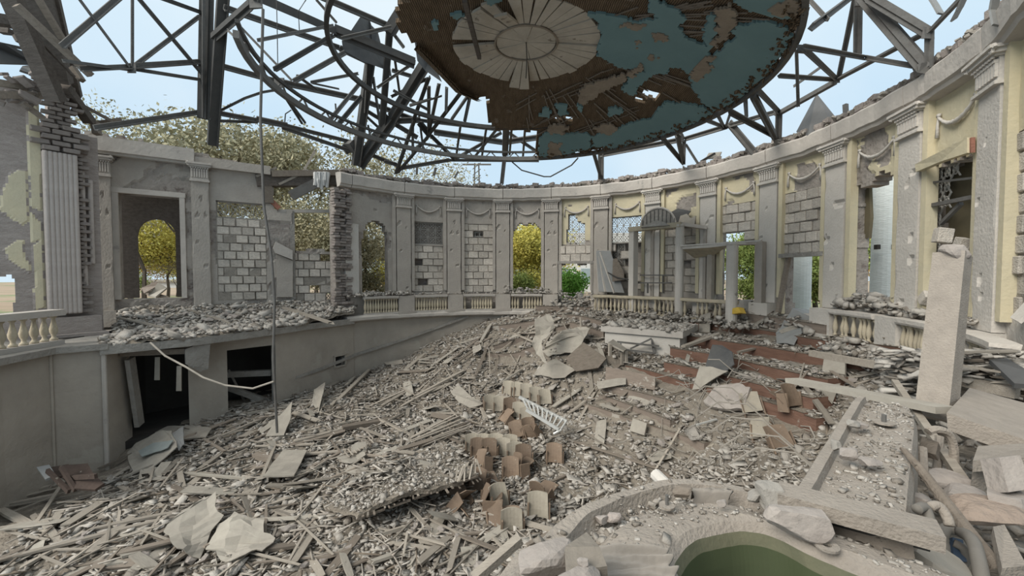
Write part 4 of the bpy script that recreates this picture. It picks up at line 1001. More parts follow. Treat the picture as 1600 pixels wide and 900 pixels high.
MEM = [  # x1,y1,r1, x2,y2,r2, width in pixels, dark(1) or grey(0)
 # left: ring of chords and crossed braces beyond the proscenium pier
 (128, 111, 9.4, 205, 107, 9.2, 6, 0), (100, 97, 9.4, 205, 111, 9.25, 4, 0), (203, 107, 9.2, 316, 99, 9, 6, 0), (203, 109, 9.25, 318, 127, 9, 4, 0), (207, -5, 9.2, 207, 106, 9.2, 4, 0), (100, 75, 9.5, 196, -8, 9.1, 6, 0), (119, -8, 9.4, 202, 104, 9.2, 4, 0),
 (213, 104, 9.2, 313, 27, 9, 4, 0), (213, -4, 9.2, 316, 118, 9, 4, 0), (150, 203, 9.6, 318, 177, 9.3, 6, 0), (338, 178, 9.2, 402, 190, 9.0, 5, 0), (246, -3, 8.8, 316, 22, 8.8, 5, 1), (338, 190, 9.2, 402, 192, 9.1, 3, 0),
 (338, 104, 9, 430, 129, 8.9, 6, 0), (430, 129, 8.9, 566, 158, 8.8, 6, 0), (566, 158, 8.8, 644, 187, 8.7, 5, 0), (400, 188, 9.0, 448, 198, 8.8, 6, 0), (448, 198, 8.8, 548, 223, 8.7, 4, 0), (440, 200, 8.9, 548, 237, 8.6, 4, 0),
 (340, 176, 9.1, 384, 154, 8.0, 2.5, 0), (384, 154, 8, 410, 145, 7.5, 2.5, 0), (410, 145, 7.5, 440, 140, 7, 2.5, 0),
 (323, -8, 8.6, 319, 186, 9.1, 9, 1), (349, -10, 7.6, 332, 226, 9.3, 14, 1), (334, 58, 8.2, 394, 5, 6.2, 9, 1), (318, 0, 8.4, 318, 184, 9.1, 4, 0),
 # long top chords from the left to the dome
 (396, -8, 6.0, 522, 47, 5.9, 9, 1), (522, 47, 5.9, 648, 99, 5.0, 8, 1), (350, 15, 7.6, 530, 77, 7.0, 6, 0), (530, 77, 7.0, 574, 98, 6.8, 6, 0), (500, -3, 6, 608, 43, 5.4, 6, 0),
 (404, 65, 5.7, 522, 41, 5.6, 3.5, 0), (534, 62, 5.6, 612, 44, 5.0, 4, 0), (356, 48, 7, 405, 93, 5.7, 3, 0), (370, 36, 7, 456, 126, 5.8, 3, 0), (430, 111, 5.7, 522, 57, 5.2, 5, 1), (460, 129, 5.7, 540, 84, 5, 5, 0), (494, 0, 5.5, 526, 36, 5, 3, 1),
 (486, 130, 5.8, 560, 116, 5.4, 3, 0), (488, 131, 6, 530, 140, 6, 2, 0), (463, 118, 5.8, 494, 141, 5.9, 3, 0),
 # posts and rakers at the break of the wall
 (579, 92, 6.8, 556, 258, 8.6, 10, 1), (574, 100, 6.9, 570, 176, 7.6, 5, 0), (609, 45, 5.8, 597, 196, 7.5, 8, 1), (662, 104, 5.7, 612, 186, 7.2, 10, 1), (612, 186, 7.2, 560, 258, 8.6, 10, 1), (628, 18, 5, 607, 52, 5.2, 9, 1), (514, 192, 6.2, 564, 130, 6.5, 4, 0), (528, 198, 6.2, 566, 152, 7, 4.5, 1),
 (612, 50, 5.2, 631, 75, 5.0, 4, 0), (614, 82, 5.4, 624, 152, 6.5, 3, 0), (612, 111, 7, 668, 128, 7, 4, 0), (590, 138, 6.5, 646, 100, 5, 3, 0), (612, 152, 7, 668, 124, 6, 3, 0), (583, 120, 7.0, 594, 196, 7.8, 4, 0), (575, 195, 8, 580, 220, 8.2, 3, 0), (574, 175, 8, 592, 186, 8, 4, 0), (572, 182, 8, 598, 206, 8, 3, 0), (544, 222, 8.5, 552, 236, 8.6, 12, 0), (578, 242, 8.5, 620, 259, 8.5, 4, 0),
 # fan of struts between the rings
 (672, 120, 5.0, 648, 186, 6.6, 5, 1), (648, 186, 6.6, 619, 270, 8.4, 6, 1), (684, 132, 5, 669, 206, 7.2, 4.5, 0), (722, 144, 4.9, 670, 212, 7.2, 5, 1), (670, 212, 7.2, 622, 269, 8.4, 5, 1), (698, 136, 4.9, 697, 174, 5.6, 4.5, 0), (733, 147, 4.9, 706, 186, 5.6, 5, 0), (735, 148, 4.9, 726, 190, 5.6, 5, 1), (668, 136, 5, 668, 210, 7.2, 4.5, 0),
 (654, 192, 7, 669, 210, 7.2, 7, 1), (672, 212, 7.2, 710, 250, 8.1, 4, 1), (710, 250, 8.1, 784, 208, 7.8, 3.5, 0), (794, 208, 7.8, 842, 240, 8.1, 3.5, 0), (718, 198, 5.6, 711, 250, 7.8, 3, 0), (759, 198, 5.6, 752, 244, 7.8, 3, 0), (777, 203, 5.6, 744, 244, 7.8, 3.5, 0), (819, 202, 5.6, 816, 245, 7.9, 3, 0), (798, 202, 5.6, 795, 243, 7.9, 3, 0),
 (791, 199, 5.8, 789, 240, 7.8, 8, 0), (789, 240, 7.8, 784, 287, 8.4, 6, 0), (678, 208, 7.2, 786, 224, 7.8, 6, 0), (786, 224, 7.8, 842, 216, 7.8, 6, 0), (614, 191, 7.4, 656, 189, 7.1, 6, 0), (656, 189, 7.1, 782, 204, 7.5, 3.5, 0), (626, 264, 8.3, 702, 251, 8.2, 4, 0), (702, 251, 8.2, 842, 252, 8.2, 3, 0), (600, 253, 8.3, 619, 258, 8.3, 4, 0), (612, 192, 7.4, 652, 216, 7.2, 5, 0), (614, 142, 6, 668, 172, 6, 3, 0), (600, 170, 7.6, 644, 187, 7.2, 5, 0),
 (674, 154, 5.6, 640, 164, 5.7, 3, 0), (690, 150, 5.3, 640, 166, 5.6, 3, 0), (645, 188, 7, 645, 240, 8, 4, 0), (662, 236, 8.1, 655, 180, 7, 2.5, 0),
 # right: posts on the wall, outer chord, braces up to the rim
 (938, 240, 7.9, 938, 279, 8.3, 7, 0), (926, 240, 6, 937, 277, 8.2, 4, 0), (938, 244, 7.9, 1068, 219, 7.9, 5, 0), (1070, 219, 7.9, 1137, 199, 7.95, 5, 0), (1137, 199, 7.95, 1213, 177, 8, 5, 0), (1215, 177, 8, 1302, 128, 8.05, 6, 0), (1302, 128, 8.05, 1450, 50, 8.2, 7, 0), (1450, 50, 8.2, 1510, -14, 8.3, 5, 0),
 (1056, 212, 6, 1066, 256, 8.2, 6, 0), (1062, 210, 6, 1068, 221, 7.9, 5, 0), (1033, 217, 5.7, 1065, 255, 8.2, 5, 0), (1068, 219, 7.9, 1067, 257, 8.2, 4, 0), (1139, 177, 5.7, 1210, 215, 8.2, 6, 0), (1177, 149, 5.7, 1211, 215, 8.2, 8, 0), (1184, 146, 5.7, 1215, 177, 8, 6, 0), (1215, 177, 8, 1214, 218, 8.25, 6, 0),
 (1104, 190, 5.7, 1128, 199, 7.9, 4, 0), (1122, 184, 5.7, 1130, 199, 7.9, 4, 0), (1140, 180, 5.7, 1134, 198, 7.9, 3.5, 0), (1164, 158, 5.7, 1166, 187, 7.9, 5, 0), (1137, 193, 7.9, 1178, 242, 8.3, 7, 0), (1071, 226, 7.9, 1090, 256, 8.2, 2.5, 0), (1096, 253, 8.5, 1118, 240, 8.5, 3, 0),
 (1254, 75, 5.7, 1350, 92, 7.6, 5, 0), (1350, 92, 7.6, 1446, 109, 8.25, 5, 0), (1251, 77, 5.7, 1304, 125, 8, 6, 0), (1216, 120, 5.7, 1304, 126, 8, 4.5, 0), (1334, -5, 7.5, 1308, 122, 8.05, 5, 0), (1338, -5, 7.4, 1337, 87, 7.6, 7, 0), (1266, 46, 5.7, 1334, -6, 7.4, 7, 0), (1349, -5, 7.3, 1446, 107, 8.25, 10, 0), (1358, -4, 7.3, 1450, 51, 8.2, 8, 0), (1449, 50, 8.2, 1448, 107, 8.25, 7, 0),
 (1281, 106, 7.2, 1240, 135, 7.0, 4, 0), (1243, 78, 6.2, 1246, 167, 6.6, 3, 0), (1262, 0, 5.8, 1292, 33, 6, 4, 0),
]
for x1, y1, r1, x2, y2, r2, w, dk in MEM:
    p, q = Sp(x1, y1, r1), Sp(x2, y2, r2); dist = (p.y + q.y) / 2 + .2; ww = max(.025, w * dist / F * 1.0)
    m = MB()
    if w >= 8:
        m.beam(p, q, ww, ww * .9)
        d = (q - p).normalized(); x = d.cross(Vector((0, 1, 0))).normalized() * ww * .55
        m.beam(p + x, q + x, ww * .12, ww * 1.15); m.beam(p - x, q - x, ww * .12, ww * 1.15)
    else: m.angle_iron(p, q, ww, max(.012, ww * .3), (0, -1, .3))
    m.obj('post' if (abs(x1 - x2) < 12 and abs(y1 - y2) > 30) else ('brace' if abs(y1 - y2) > abs(x1 - x2) * .45 else 'chord'), M_STEEL if dk else M_STEELR, steel)
for x, y, r, s in ((206, 107, 9.2, .22), (316, 121, 9, .2), (1306, 125, 8, .16), (1444, 107, 8.2, .2), (1450, 52, 8.2, .2), (1213, 177, 8, .14), (436, 130, 7.5, .3), (1344, 0, 7.35, .25), (670, 211, 7.2, .15), (1252, 76, 5.75, .15), (544, 228, 8.6, .28), (400, 3, 6, .3)):
    p = Sp(x, y, r); MB().box(p, (s, .04, s), jit=.02).obj('gusset_plate', M_STEELR, steel)
# crumpled roofing sheets caught in the frame
def hang_sheet(px, r, label, mt, t=.03, seed=1, sag=.15):
    P = [Sp(x, y, r + sag * mn.noise(Vector((x * .05, y * .05, seed)))) for x, y in px]; c = sum(P, Vector()) / len(P)
    V = [c + Vector((0, .25, 0))] + P; n = len(P); Fc = [(0, i + 1, (i + 1) % n + 1) for i in range(n)]
    V2 = [v + Vector((.0, t, t)) for v in V]; k = len(V); Fc += [tuple(a + k for a in f[::-1]) for f in Fc] + [(i + 1, i + 1 + k, (i + 1) % n + 1 + k, (i + 1) % n + 1) for i in range(n)]
    return OBJ('roofing_sheet', V + V2, Fc, mt, label=label, cat='metal sheet', group=None)
hang_sheet([(563, 26), (547, 50), (557, 62), (534, 64), (536, 78), (566, 96), (578, 100), (600, 108), (612, 122), (608, 96), (612, 76), (595, 70), (590, 50), (580, 40), (577, 30)], 6.3, 'large torn dark roofing sheet wedged in the roof steel left of the dome', M_SHEETD)
hang_sheet([(648, 66), (652, 95), (664, 110), (690, 128), (676, 96), (660, 72)], 5.0, 'small dark torn sheet tucked under the broken dome edge', M_SHEETD)
sp = [Wp(1244, 206, 8.7), Wp(1276, 146, 8.8), Wp(1305, 182, 8.75), Wp(1300, 196, 8.5)]
apex = sp[1]; mid = Wp(1262, 212, 8.2)
V = [sp[0], mid, sp[3], sp[2], apex, Wp(1280, 210, 9.2)]
OBJ('roofing_sheet', V + [v + Vector((.05, .05, -.02)) for v in V], [(0, 1, 4), (1, 2, 4), (2, 3, 4), (0, 4, 5), (3, 5, 4), (6, 10, 7), (7, 10, 8), (8, 10, 9)], M_SHEETM, label='dark grey folded roofing sheet peaked like a tent on the right wall top', cat='metal sheet')
q = MB().slab([Wp(1103, 249, 8.6), Wp(1108, 240, 8.7), Wp(1128, 238, 8.7), Wp(1124, 248, 8.6)], .04); q.obj('loose_plate', M_PANEL, label='small pale plate tilted on the back wall top right of the dome rim', cat='plate')
for i, (x0, y0, x1, y1, r, w, lb) in enumerate([(1322, 186, 1321, 163, 8.6, .09, 'short grey stub post on the right wall top beside the tent-like sheet'), (651, 272, 652, 259, 8.6, .1, 'left one of two short stubs on the back wall top by the bare tree'), (678, 274, 681, 262, 8.6, .1, 'right one of two short stubs on the back wall top by the bare tree'), (710, 278, 716, 268, 8.6, .08, 'thin leaning stub on the back wall top below the pylon')]):
    q = MB().beam(Wp(x0, y0, r), Wp(x1, y1, r), w); q.obj('stub_post', M_STEELR, label=lb, cat='post')
# dangling wires and strips
def wire(pts, r, label, name='dangling_wire', mt=None, cat='wire'):
    m = MB(); m.tube(pts, r, 5); return m.obj(name, mt or M_STEEL, label=label, cat=cat)
wire([Wp(800, 253, 8), Wp(815, 266, 8), Wp(850, 276, 8), Wp(860, 276, 8), Wp(893, 258, 7.6), Wp(903, 247, 7)], .03, 'thin sagging cable with clamps below the dome rim')
wire([Sp(432, 0, 5.6), Sp(433, 40, 5.6), Sp(434, 100, 5.7)], .01, 'thin straight wire hanging left of the inner roof ring')
wire([Sp(478, 0, 5.4), Sp(466, 18, 5.4), Sp(468, 50, 5.5)], .012, 'curled thin wire hanging from the long upper chord')
wire([Sp(524, 162, 7), Sp(526, 185, 7), Sp(518, 195, 7.4)], .03, 'short hooked rod hanging below the lower chord')
wire([Sp(455, 172, 6.2), Sp(446, 178, 6.4), Sp(445, 190, 6.6)], .016, 'short bent wire below the junction of the left chords')
for i, (pts, lb) in enumerate((([(1453, -6), (1462, 8), (1470, 22)], 'first curled grey strip hanging at the upper right, nearest the steel frame'), ([(1508, -6), (1499, 14), (1490, 31)], 'middle curled grey strip hanging at the upper right'), ([(1556, -6), (1552, 16), (1557, 40)], 'curled grey strip hanging at the upper right against the wall top'))):
    P = [Sp(x, y, 8.2) for x, y in pts]; m = MB()
    for a, b in zip(P, P[1:]): m.beam(a, b, .12, .03, (0, 1, 0))
    m.obj('metal_strip', M_SHEETG, label=lb, cat='metal strip')
for i, (a, b, lb) in enumerate((((438, 140), (472, 193), 'longer one of two thin rods hanging from the crumpled left ring'), ((436, 140), (443, 152), 'stubby rod under the crumpled left ring'), ((452, 158), (477, 192), 'shorter one of two thin rods hanging from the crumpled left ring'))):
    q = MB().beam(Sp(*a, 6.0), Sp(*b, 6.4), .05); q.obj('hanging_rod', M_STEEL, label=lb, cat='rod')
# tall thin pole and its cable on the left
q = MB(); q.tube([Dp(411, 14, 8.6), Dp(409, 100, 8.7), Dp(407, 190, 8.8), Dp(412, 320, 8.9), Dp(424, 400, 9.0), Dp(429, 470, 9.1), Dp(427, 560, 9.2), Dp(433, 676, 9.4)], .028, 6); q.obj('hanging_pole', M_STEELR, label='tall thin pole hanging from the roof steel down to the rubble at left', cat='pole')
q = MB(); q.tube([Dp(235, 535, 9.8), Dp(258, 556, 9.7), Dp(290, 573, 9.5), Dp(318, 590, 9.4), Dp(352, 602, 9.4), Dp(395, 607, 9.3), Dp(428, 596, 9.2)], .022, 6); q.obj('sagging_branch', M_WIRE, label='pale twisted cable sagging from the gallery edge to the thin pole', cat='cable')

# ---------------------------------------------------------------- timber roof remains at the upper left
rt = empty('roof_timbers', Dp(60, 140, 9.6), 'dark broken roof timbers leaning over the proscenium pier', 'roof timbers')
for x0, y0, Y0, x1, y1, Y1, w, mt in ((14, -12, 8.6, 88, 158, 9.6, 22, M_DARKW), (60, -10, 9.6, 92, 128, 10.4, 30, M_DARKW), (80, -10, 9.8, 118, 150, 11, 16, M_DARKW), (25, 8, 8.4, 142, 118, 9.6, 10, M_WOODD), (55, -10, 8.6, 97, 60, 9.3, 8, M_WOODD), (30, 30, 8.8, 116, 120, 9.8, 4, M_DARKW), (114, 106, 9.9, 128, 126, 9.9, 8, M_WOODD), (-10, 30, 9.2, 40, 38, 9.6, 18, M_DARKW), (-10, 66, 9.2, 46, 78, 10, 5, M_STEELR), (0, 48, 9, 18, 50, 9, 9, M_DARKW), (26, 56, 9, 32, 66, 9, 8, M_DARKW),
                                      (34, 160, 9.4, 68, 185, 9.8, 7, M_WOODD), (44, 172, 9.5, 58, 146, 9.7, 5, M_WOODD), (100, 135, 10.6, 140, 190, 11.4, 14, M_DARKW), (-10, 148, 9.0, 70, 150, 9.9, 14, M_WOODD), (-10, 128, 9.2, 60, 140, 10.0, 12, M_WOOD), (130, 165, 11.4, 176, 190, 11.8, 5, M_WOODD), (148, 190, 11.6, 152, 210, 11.6, 10, M_WOODD), (150, 192, 11.7, 190, 186, 12, 5, M_WOODD)):
    p, q = Dp(x0, y0, Y0), Dp(x1, y1, Y1); m = MB().beam(p, q, w * Y0 / F, w * .8 * Y0 / F); m.obj('timber', mt, rt)
q = MB().slab([Dp(-20, 100, 9.0), Dp(-20, 70, 9.2), Dp(4, 70, 9.3), Dp(44, 86, 9.9), Dp(52, 102, 9.9)], .06); q.obj('roofing_sheet', M_SHEETD, label='dark sheet roofing lying on the broken timbers at the upper left', cat='metal sheet')
q = MB().slab([Dp(30, 112, 9.4), Dp(34, 106, 9.8), Dp(66, 102, 10.3), Dp(76, 118, 10.2), Dp(60, 122, 9.8)], .05); q.obj('roofing_sheet', M_SHEETG, label='grey-green sheet wedged under the dark roof timbers at the upper left', cat='metal sheet')
for i in range(26):
    p = Dp(rnd.uniform(-10, 75), rnd.uniform(112, 165), rnd.uniform(9.3, 10.2)); s = rnd.uniform(.5, 1.3)
    INST('brick', BRK[rnd.randrange(4)], Matrix.Translation(p) @ Euler((rnd.uniform(-.5, .5), rnd.uniform(-.5, .5), rnd.uniform(0, 3))).to_matrix().to_4x4() @ Matrix.Diagonal((.3 * s, .18 * s, .1 * s, 1)), wall_pro)

# ================================================================== COLUMNED BOOTH BEFORE THE BACK WALL
bo = empty('columned_booth', Wp(1060, 464, 7.8), 'pale columned booth with arched pediment behind the long cream balustrade', 'booth')
def colm(nm, x, yb, yt, Rr, d, mt, sq=False):
    b = Wp(x, yb, Rr); zt = Wp(x, yt, Rr).z; q = MB()
    if sq: q.box((b.x, b.y, (3.1 + zt) / 2), (d, d, zt - 3.1), Matrix.Rotation(.5, 3, 'Z'))
    else: q.lathe([(d * .55, 3.1), (d * .5, 3.2), (d * .5, zt - .1), (d * .56, zt - .06), (d * .56, zt)], 14, (b.x, b.y, 0))
    return q.obj(nm, mt, bo)
colm('column', 989, 460, 358, 7.85, .26, M_WHITE, True); colm('column', 1061, 463, 351, 7.7, .30, M_WHITE); colm('column', 1143, 467, 379, 7.5, .34, M_WHITE)
colm('column', 1187, 470, 378, 8.2, .22, M_GREY, True); colm('column', 1101, 460, 356, 8.35, .12, M_GREY, True); colm('column', 1020, 460, 352, 8.4, .16, M_GREY, True); colm('column', 1110, 462, 385, 8.2, .18, M_BASE, True)
def bbeam(nm, a, b, w, h, mt):
    q = MB().beam(a, b, w, h); return q.obj(nm, mt, bo)
bbeam('architrave', Wp(985, 359, 7.85), Wp(1066, 351, 7.7), .3, .18, M_BALU); bbeam('architrave', Wp(1061, 350, 7.7), Wp(1103, 356, 8.35), .25, .12, M_CORN); bbeam('architrave', Wp(990, 359, 7.9), Wp(1022, 354, 8.4), .2, .12, M_CORN)
# arched pediment: disc segment with a moulded rim
pa, pb = Wp(1001, 356, 7.8), Wp(1056, 353, 7.7); cc = (pa + pb) / 2; hx = (pb - pa) / 2; pts = [cc + hx * math.cos(t) + Vector((0, 0, hx.length * .98 * math.sin(t))) for t in frange(0, math.pi, .2)]
q = MB().slab(pts, .06); q.obj('pediment', M_SLAB, bo); q = MB().tube(pts, .04, 6); q.obj('pediment_rim', M_CORN, bo)
q = MB()
for k in range(9):
    t = k / 8; xx = cc + hx * (-.9 + 1.8 * t); q.beam(xx + Vector((0, -.05, 0)), xx + Vector((0, -.05, hx.length * .9 * math.sqrt(max(0, 1 - (-.9 + 1.8 * t) ** 2)))), .02)
q.obj('pediment_grille', M_STEELR, bo)
q = MB().slab([Wp(1065, 386, 7.65), Wp(1110, 383, 7.5), Wp(1150, 378, 7.45), Wp(1188, 378, 8.2), Wp(1108, 383, 8.4)], .08); q.obj('canopy_slab', M_WHITE, bo)
q = MB().slab([Wp(1066, 388, 7.68), Wp(1140, 382, 7.52), Wp(1115, 398, 8.2), Wp(1085, 402, 8.3)], .03); q.obj('canopy_soffit', M_BALU, bo)
bbeam('canopy_edge', Wp(1064, 384, 7.62), Wp(1190, 376, 7.9), .08, .05, M_WHITE)
for (x0, y0, x1, y1) in ((992, 442, 1050, 442), (1012, 442, 1012, 458), (1036, 430, 1036, 458), (1000, 430, 1052, 430)): bbeam('railing_bar', Wp(x0, y0, 8.1), Wp(x1, y1, 8.1), .05, .05, M_STEELR)
# torn sheet on the booth roof
q = MB().slab([Wp(1060, 351, 8.1), Wp(1064, 338, 8.3), Wp(1074, 335, 8.3), Wp(1080, 342, 8.2), Wp(1088, 338, 8.2), Wp(1086, 351, 8.0)], .04); q.obj('crumpled_sheet', M_PANEL, label='crumpled pale sheet lying on the booth roof behind the arched pediment', cat='sheet')
q = MB().slab([Wp(1046, 333, 8.33), Wp(1060, 326, 8.36), Wp(1080, 330, 8.36), Wp(1062, 350, 8.3)], .03); q.obj('dark_tarp', M_SHEETD, label='dark torn sheet behind the pale crumpled one on the booth roof', cat='sheet')
q = MB().slab([Wp(1003, 357, 7.6), Wp(1028, 346, 7.65), Wp(1040, 349, 7.65), Wp(1048, 354, 7.6)], .12); q.obj('plaster_lump', M_SLAB, label='flat plaster lump lying on the booth beam before the pediment', cat='rubble')
# leaning steel door left of the booth
ld = empty('leaning_door', Wp(955, 458, 8.1), 'grey steel door leaning askew left of the columned booth', 'door')
q = MB().slab([Wp(936, 456, 7.95), Wp(932, 392, 8.35), Wp(954, 392, 8.38), Wp(976, 458, 8.05)], .06); q.obj('door_panel', M_SHEETG, ld)
for a, b in (((936, 456, 7.93), (932, 392, 8.33)), ((932, 392, 8.33), (955, 393, 8.36)), ((946, 456, 7.9), (936, 400, 8.28)), ((960, 458, 7.92), (938, 394, 8.3))): q = MB().beam(Wp(*a), Wp(*b), .08, .06); q.obj('door_frame', M_CORN, ld)
q = MB().slab([Wp(957, 440, 7.9), Wp(958, 405, 8.3), Wp(964, 404, 8.3), Wp(975, 425, 8.1), Wp(976, 438, 7.9)], .04); q.obj('bent_sheet', M_WOODD, label='bent brown panel hanging between the leaning door and the booth', cat='panel')
q = MB().tube([Wp(950, 426, 7.9), Wp(965, 434, 7.8), Wp(984, 437, 7.8)], .03, 6); q.obj('bent_pipe', M_STEEL, label='short dark pipe slanting across the leaning door', cat='pipe')
# stub door posts of the low doorway and right doorway
for k, px in ((1, [(874, 410, 470), (926, 410, 470)]), (2, [(1221, 400, 490), (1287, 396, 490)])):
    d = empty('door_%d' % k, Wp(px[0][0], px[0][2], 8.48), kind='structure')
    for x, yt, yb in px: q = MB().beam(Wp(x, yb, 8.44), Wp(x, yt, 8.44), .12, .12, (0, 1, 0)); q.obj('door_jamb', M_YELLOW if k == 2 else M_SLAB, d)
    q = MB().beam(Wp(px[0][0] - 2, px[0][1], 8.44), Wp(px[1][0] + 2, px[1][1], 8.44), .14, .12); q.obj('door_head', M_SLAB, d)
q = MB().beam(Wp(1216, 488, 8.3), Wp(1232, 402, 8.5), .1, .12); q.obj('leaning_jamb', M_WOODD, label='brown door jamb leaning inside the right low doorway', cat='plank')
# lintel with red plaster over the wide opening at the right
q = MB().slab([Wp(1441, 268, 8.36), Wp(1440, 256, 8.36), Wp(1462, 246, 8.36), Wp(1500, 226, 8.36), Wp(1524, 214, 8.36), Wp(1524, 238, 8.36), Wp(1480, 252, 8.36)], .1); q.obj('lintel_edge', M_YELLOW, wall_right)
q = MB().slab([Wp(1500, 233, 8.34), Wp(1502, 224, 8.34), Wp(1524, 214, 8.34), Wp(1524, 238, 8.34)], .05); q.obj('red_plaster', M_REDPL, wall_right)
# dark shutter behind the wide opening and odd stones hanging in it
q = MB().slab([Wp(1476, 440, 8.95), Wp(1476, 240, 8.95), Wp(1534, 215, 8.95), Wp(1534, 440, 8.95)], .1); q.obj('dark_shutter', mat('olive_shutter', (.16, .135, .085), (.11, .095, .065), 1.5, bump=.1), label='dark olive shutter behind the broken lattice at the right', cat='shutter')
q = MB().slab([Wp(1334, 372, 8.9), Wp(1334, 300, 8.9), Wp(1363, 292, 8.9), Wp(1365, 340, 8.9), Wp(1362, 372, 8.9)], .08); q.obj('hanging_shutter', MATS['olive_shutter'], label='dark olive shutter remnant hanging in the tall opening left of the white column', cat='shutter')
for y0, y1, w_, lb in ((322, 308, .07, 'thick rail across the broken lattice opening'), (286, 278, .04, 'thin upper bar across the broken lattice opening'), (426, 428, .04, 'thin low bar across the broken lattice opening')):
    q = MB().beam(Wp(1450, y0, 8.52), Wp(1520, y1, 8.52), w_); q.obj('cross_bar', M_STEELR, label=lb, cat='bar')
q = MB().beam(Wp(1470, 350, 8.56), Wp(1502, 318, 8.56), .06); q.obj('cross_bar', M_STEELR, label='slanting bar in the broken lattice opening', cat='bar')
for i, (x, y, w, h, lb) in enumerate(((1473, 368, 20, 24, 'pale block caught in the lattice above the slanting post'), (1502, 382, 14, 22, 'pointed pale stone hanging right of the slanting post top'), (1499, 437, 9, 10, 'small pale stone low in the lattice opening'), (1498, 460, 24, 26, 'large pale block lying on the sill right of the slanting post'), (1452, 466, 22, 20, 'rough pale stone on the sill left of the slanting post'))):
    p = Wp(x, y, 8.45); d = p.y / F; INST('stone_block', BLK[i % 4], Matrix.Translation(p) @ Euler((.2 * i, .15, -.3)).to_matrix().to_4x4() @ Matrix.Diagonal((w * d, .2, h * d, 1)), label=lb, cat='stone')

# ================================================================== OUTSIDE
def whitecol(x, yb, Y, wpx, lb, notch=False):
    b = Dp(x, yb, Y); r = wpx * Y / F / 2; o = empty('white_column', (b.x, b.y, 2.6), lb, 'column')
    q = MB().lathe([(r * 1.02, 2.5), (r, 2.8), (r * .97, 7.9)], 20, (b.x, b.y, 0)); ob = q.obj('column_shaft', M_COLW, o, smooth=False)
    if notch:
        for dx in (-.62, .62):
            pz = Dp(x + dx * wpx / 2, 386, Y - r * .8); q = MB().box(pz, (.10, .12, .14)); q.obj('socket_shade', M_DARK, o)  # dark blocks stand for the shade in the column's square holes
whitecol(1382, 470, 12.5, 37, 'whitewashed round column seen through the tall opening at right', True)
whitecol(1250, 488, 15.5, 28, 'whitewashed round column seen through the right low doorway')
q = empty('street_lamp', Dp(1345, 400, 24), 'grey street lamp outside the tall opening', 'lamp')
b = Dp(1345, 400, 24); MB().lathe([(.28, b.z - .25), (.42, b.z + .35), (.45, b.z + .4), (.1, b.z + .6)], 8, (b.x, b.y, 0)).obj('lantern', M_GLASSB, q); MB().tube([(b.x, b.y, 2.7), (b.x, b.y, b.z)], .06, 6).obj('lamp_post', M_STEELR, q)
q = MB().tube([Dp(1349, 470, 30), Dp(1350, 432, 30)], .05, 5); q.obj('thin_post', M_STEELR, label='thin grey post outside the tall opening below the street lamp', cat='post')
q = MB().tube([Dp(212, 460, 24), Dp(210, 370, 24)], .10, 6); q.obj('white_pole', M_COLW, label='white pole standing outside the window of the straight wall', cat='pole')
# pale building behind the low doorway
bb = empty('building', Dp(900, 440, 45), 'pale low building outside behind the low doorway', 'building')
a = Dp(790, 452, 45); MB().box((a.x + 6, 46, 5), (22, 3, 8.4)).obj('wall', M_BUILD, bb)
for i in range(4): MB().box((a.x + 1 + i * 2.6, 44.45, 4.6), (1.2, .1, 1.5)).obj('window', M_GLASSB, bb)
bb = empty('building', Dp(240, 450, 60), 'long low white building far beyond the window of the straight wall', 'building')
a = Dp(240, 446, 60); MB().box((a.x + 3, 61, 2.9), (16, 2, 1.5)).obj('wall', M_BUILD, bb); MB().box((a.x + 3, 61, 3.8), (17, 3, .3)).obj('roof', M_SLAB, bb)
# pylon
py = empty('power_pylon', Dp(745, 285, 75), 'far power pylon above the back wall left of the dome post', 'pylon')
b = Dp(745, 280, 75)
for s in (-1, 1): MB().beam((b.x + s * .9, b.y, 2.5), (b.x + s * .35, b.y, Dp(745, 255, 75).z), .22).obj('leg', M_STEELR, py)
for yy, hw_ in ((257, 2.6), (251, 2.2)):
    z = Dp(745, yy, 75).z; MB().beam((b.x - hw_, b.y, z), (b.x + hw_, b.y, z), .25).obj('cross_arm', M_STEELR, py)
for k in range(4):
    z0 = Dp(745, 284, 75).z - 1 + k * 1.1; MB().beam((b.x - .7, b.y, z0), (b.x + .7, b.y, z0 + 1.1), .12).obj('brace', M_STEELR, py)
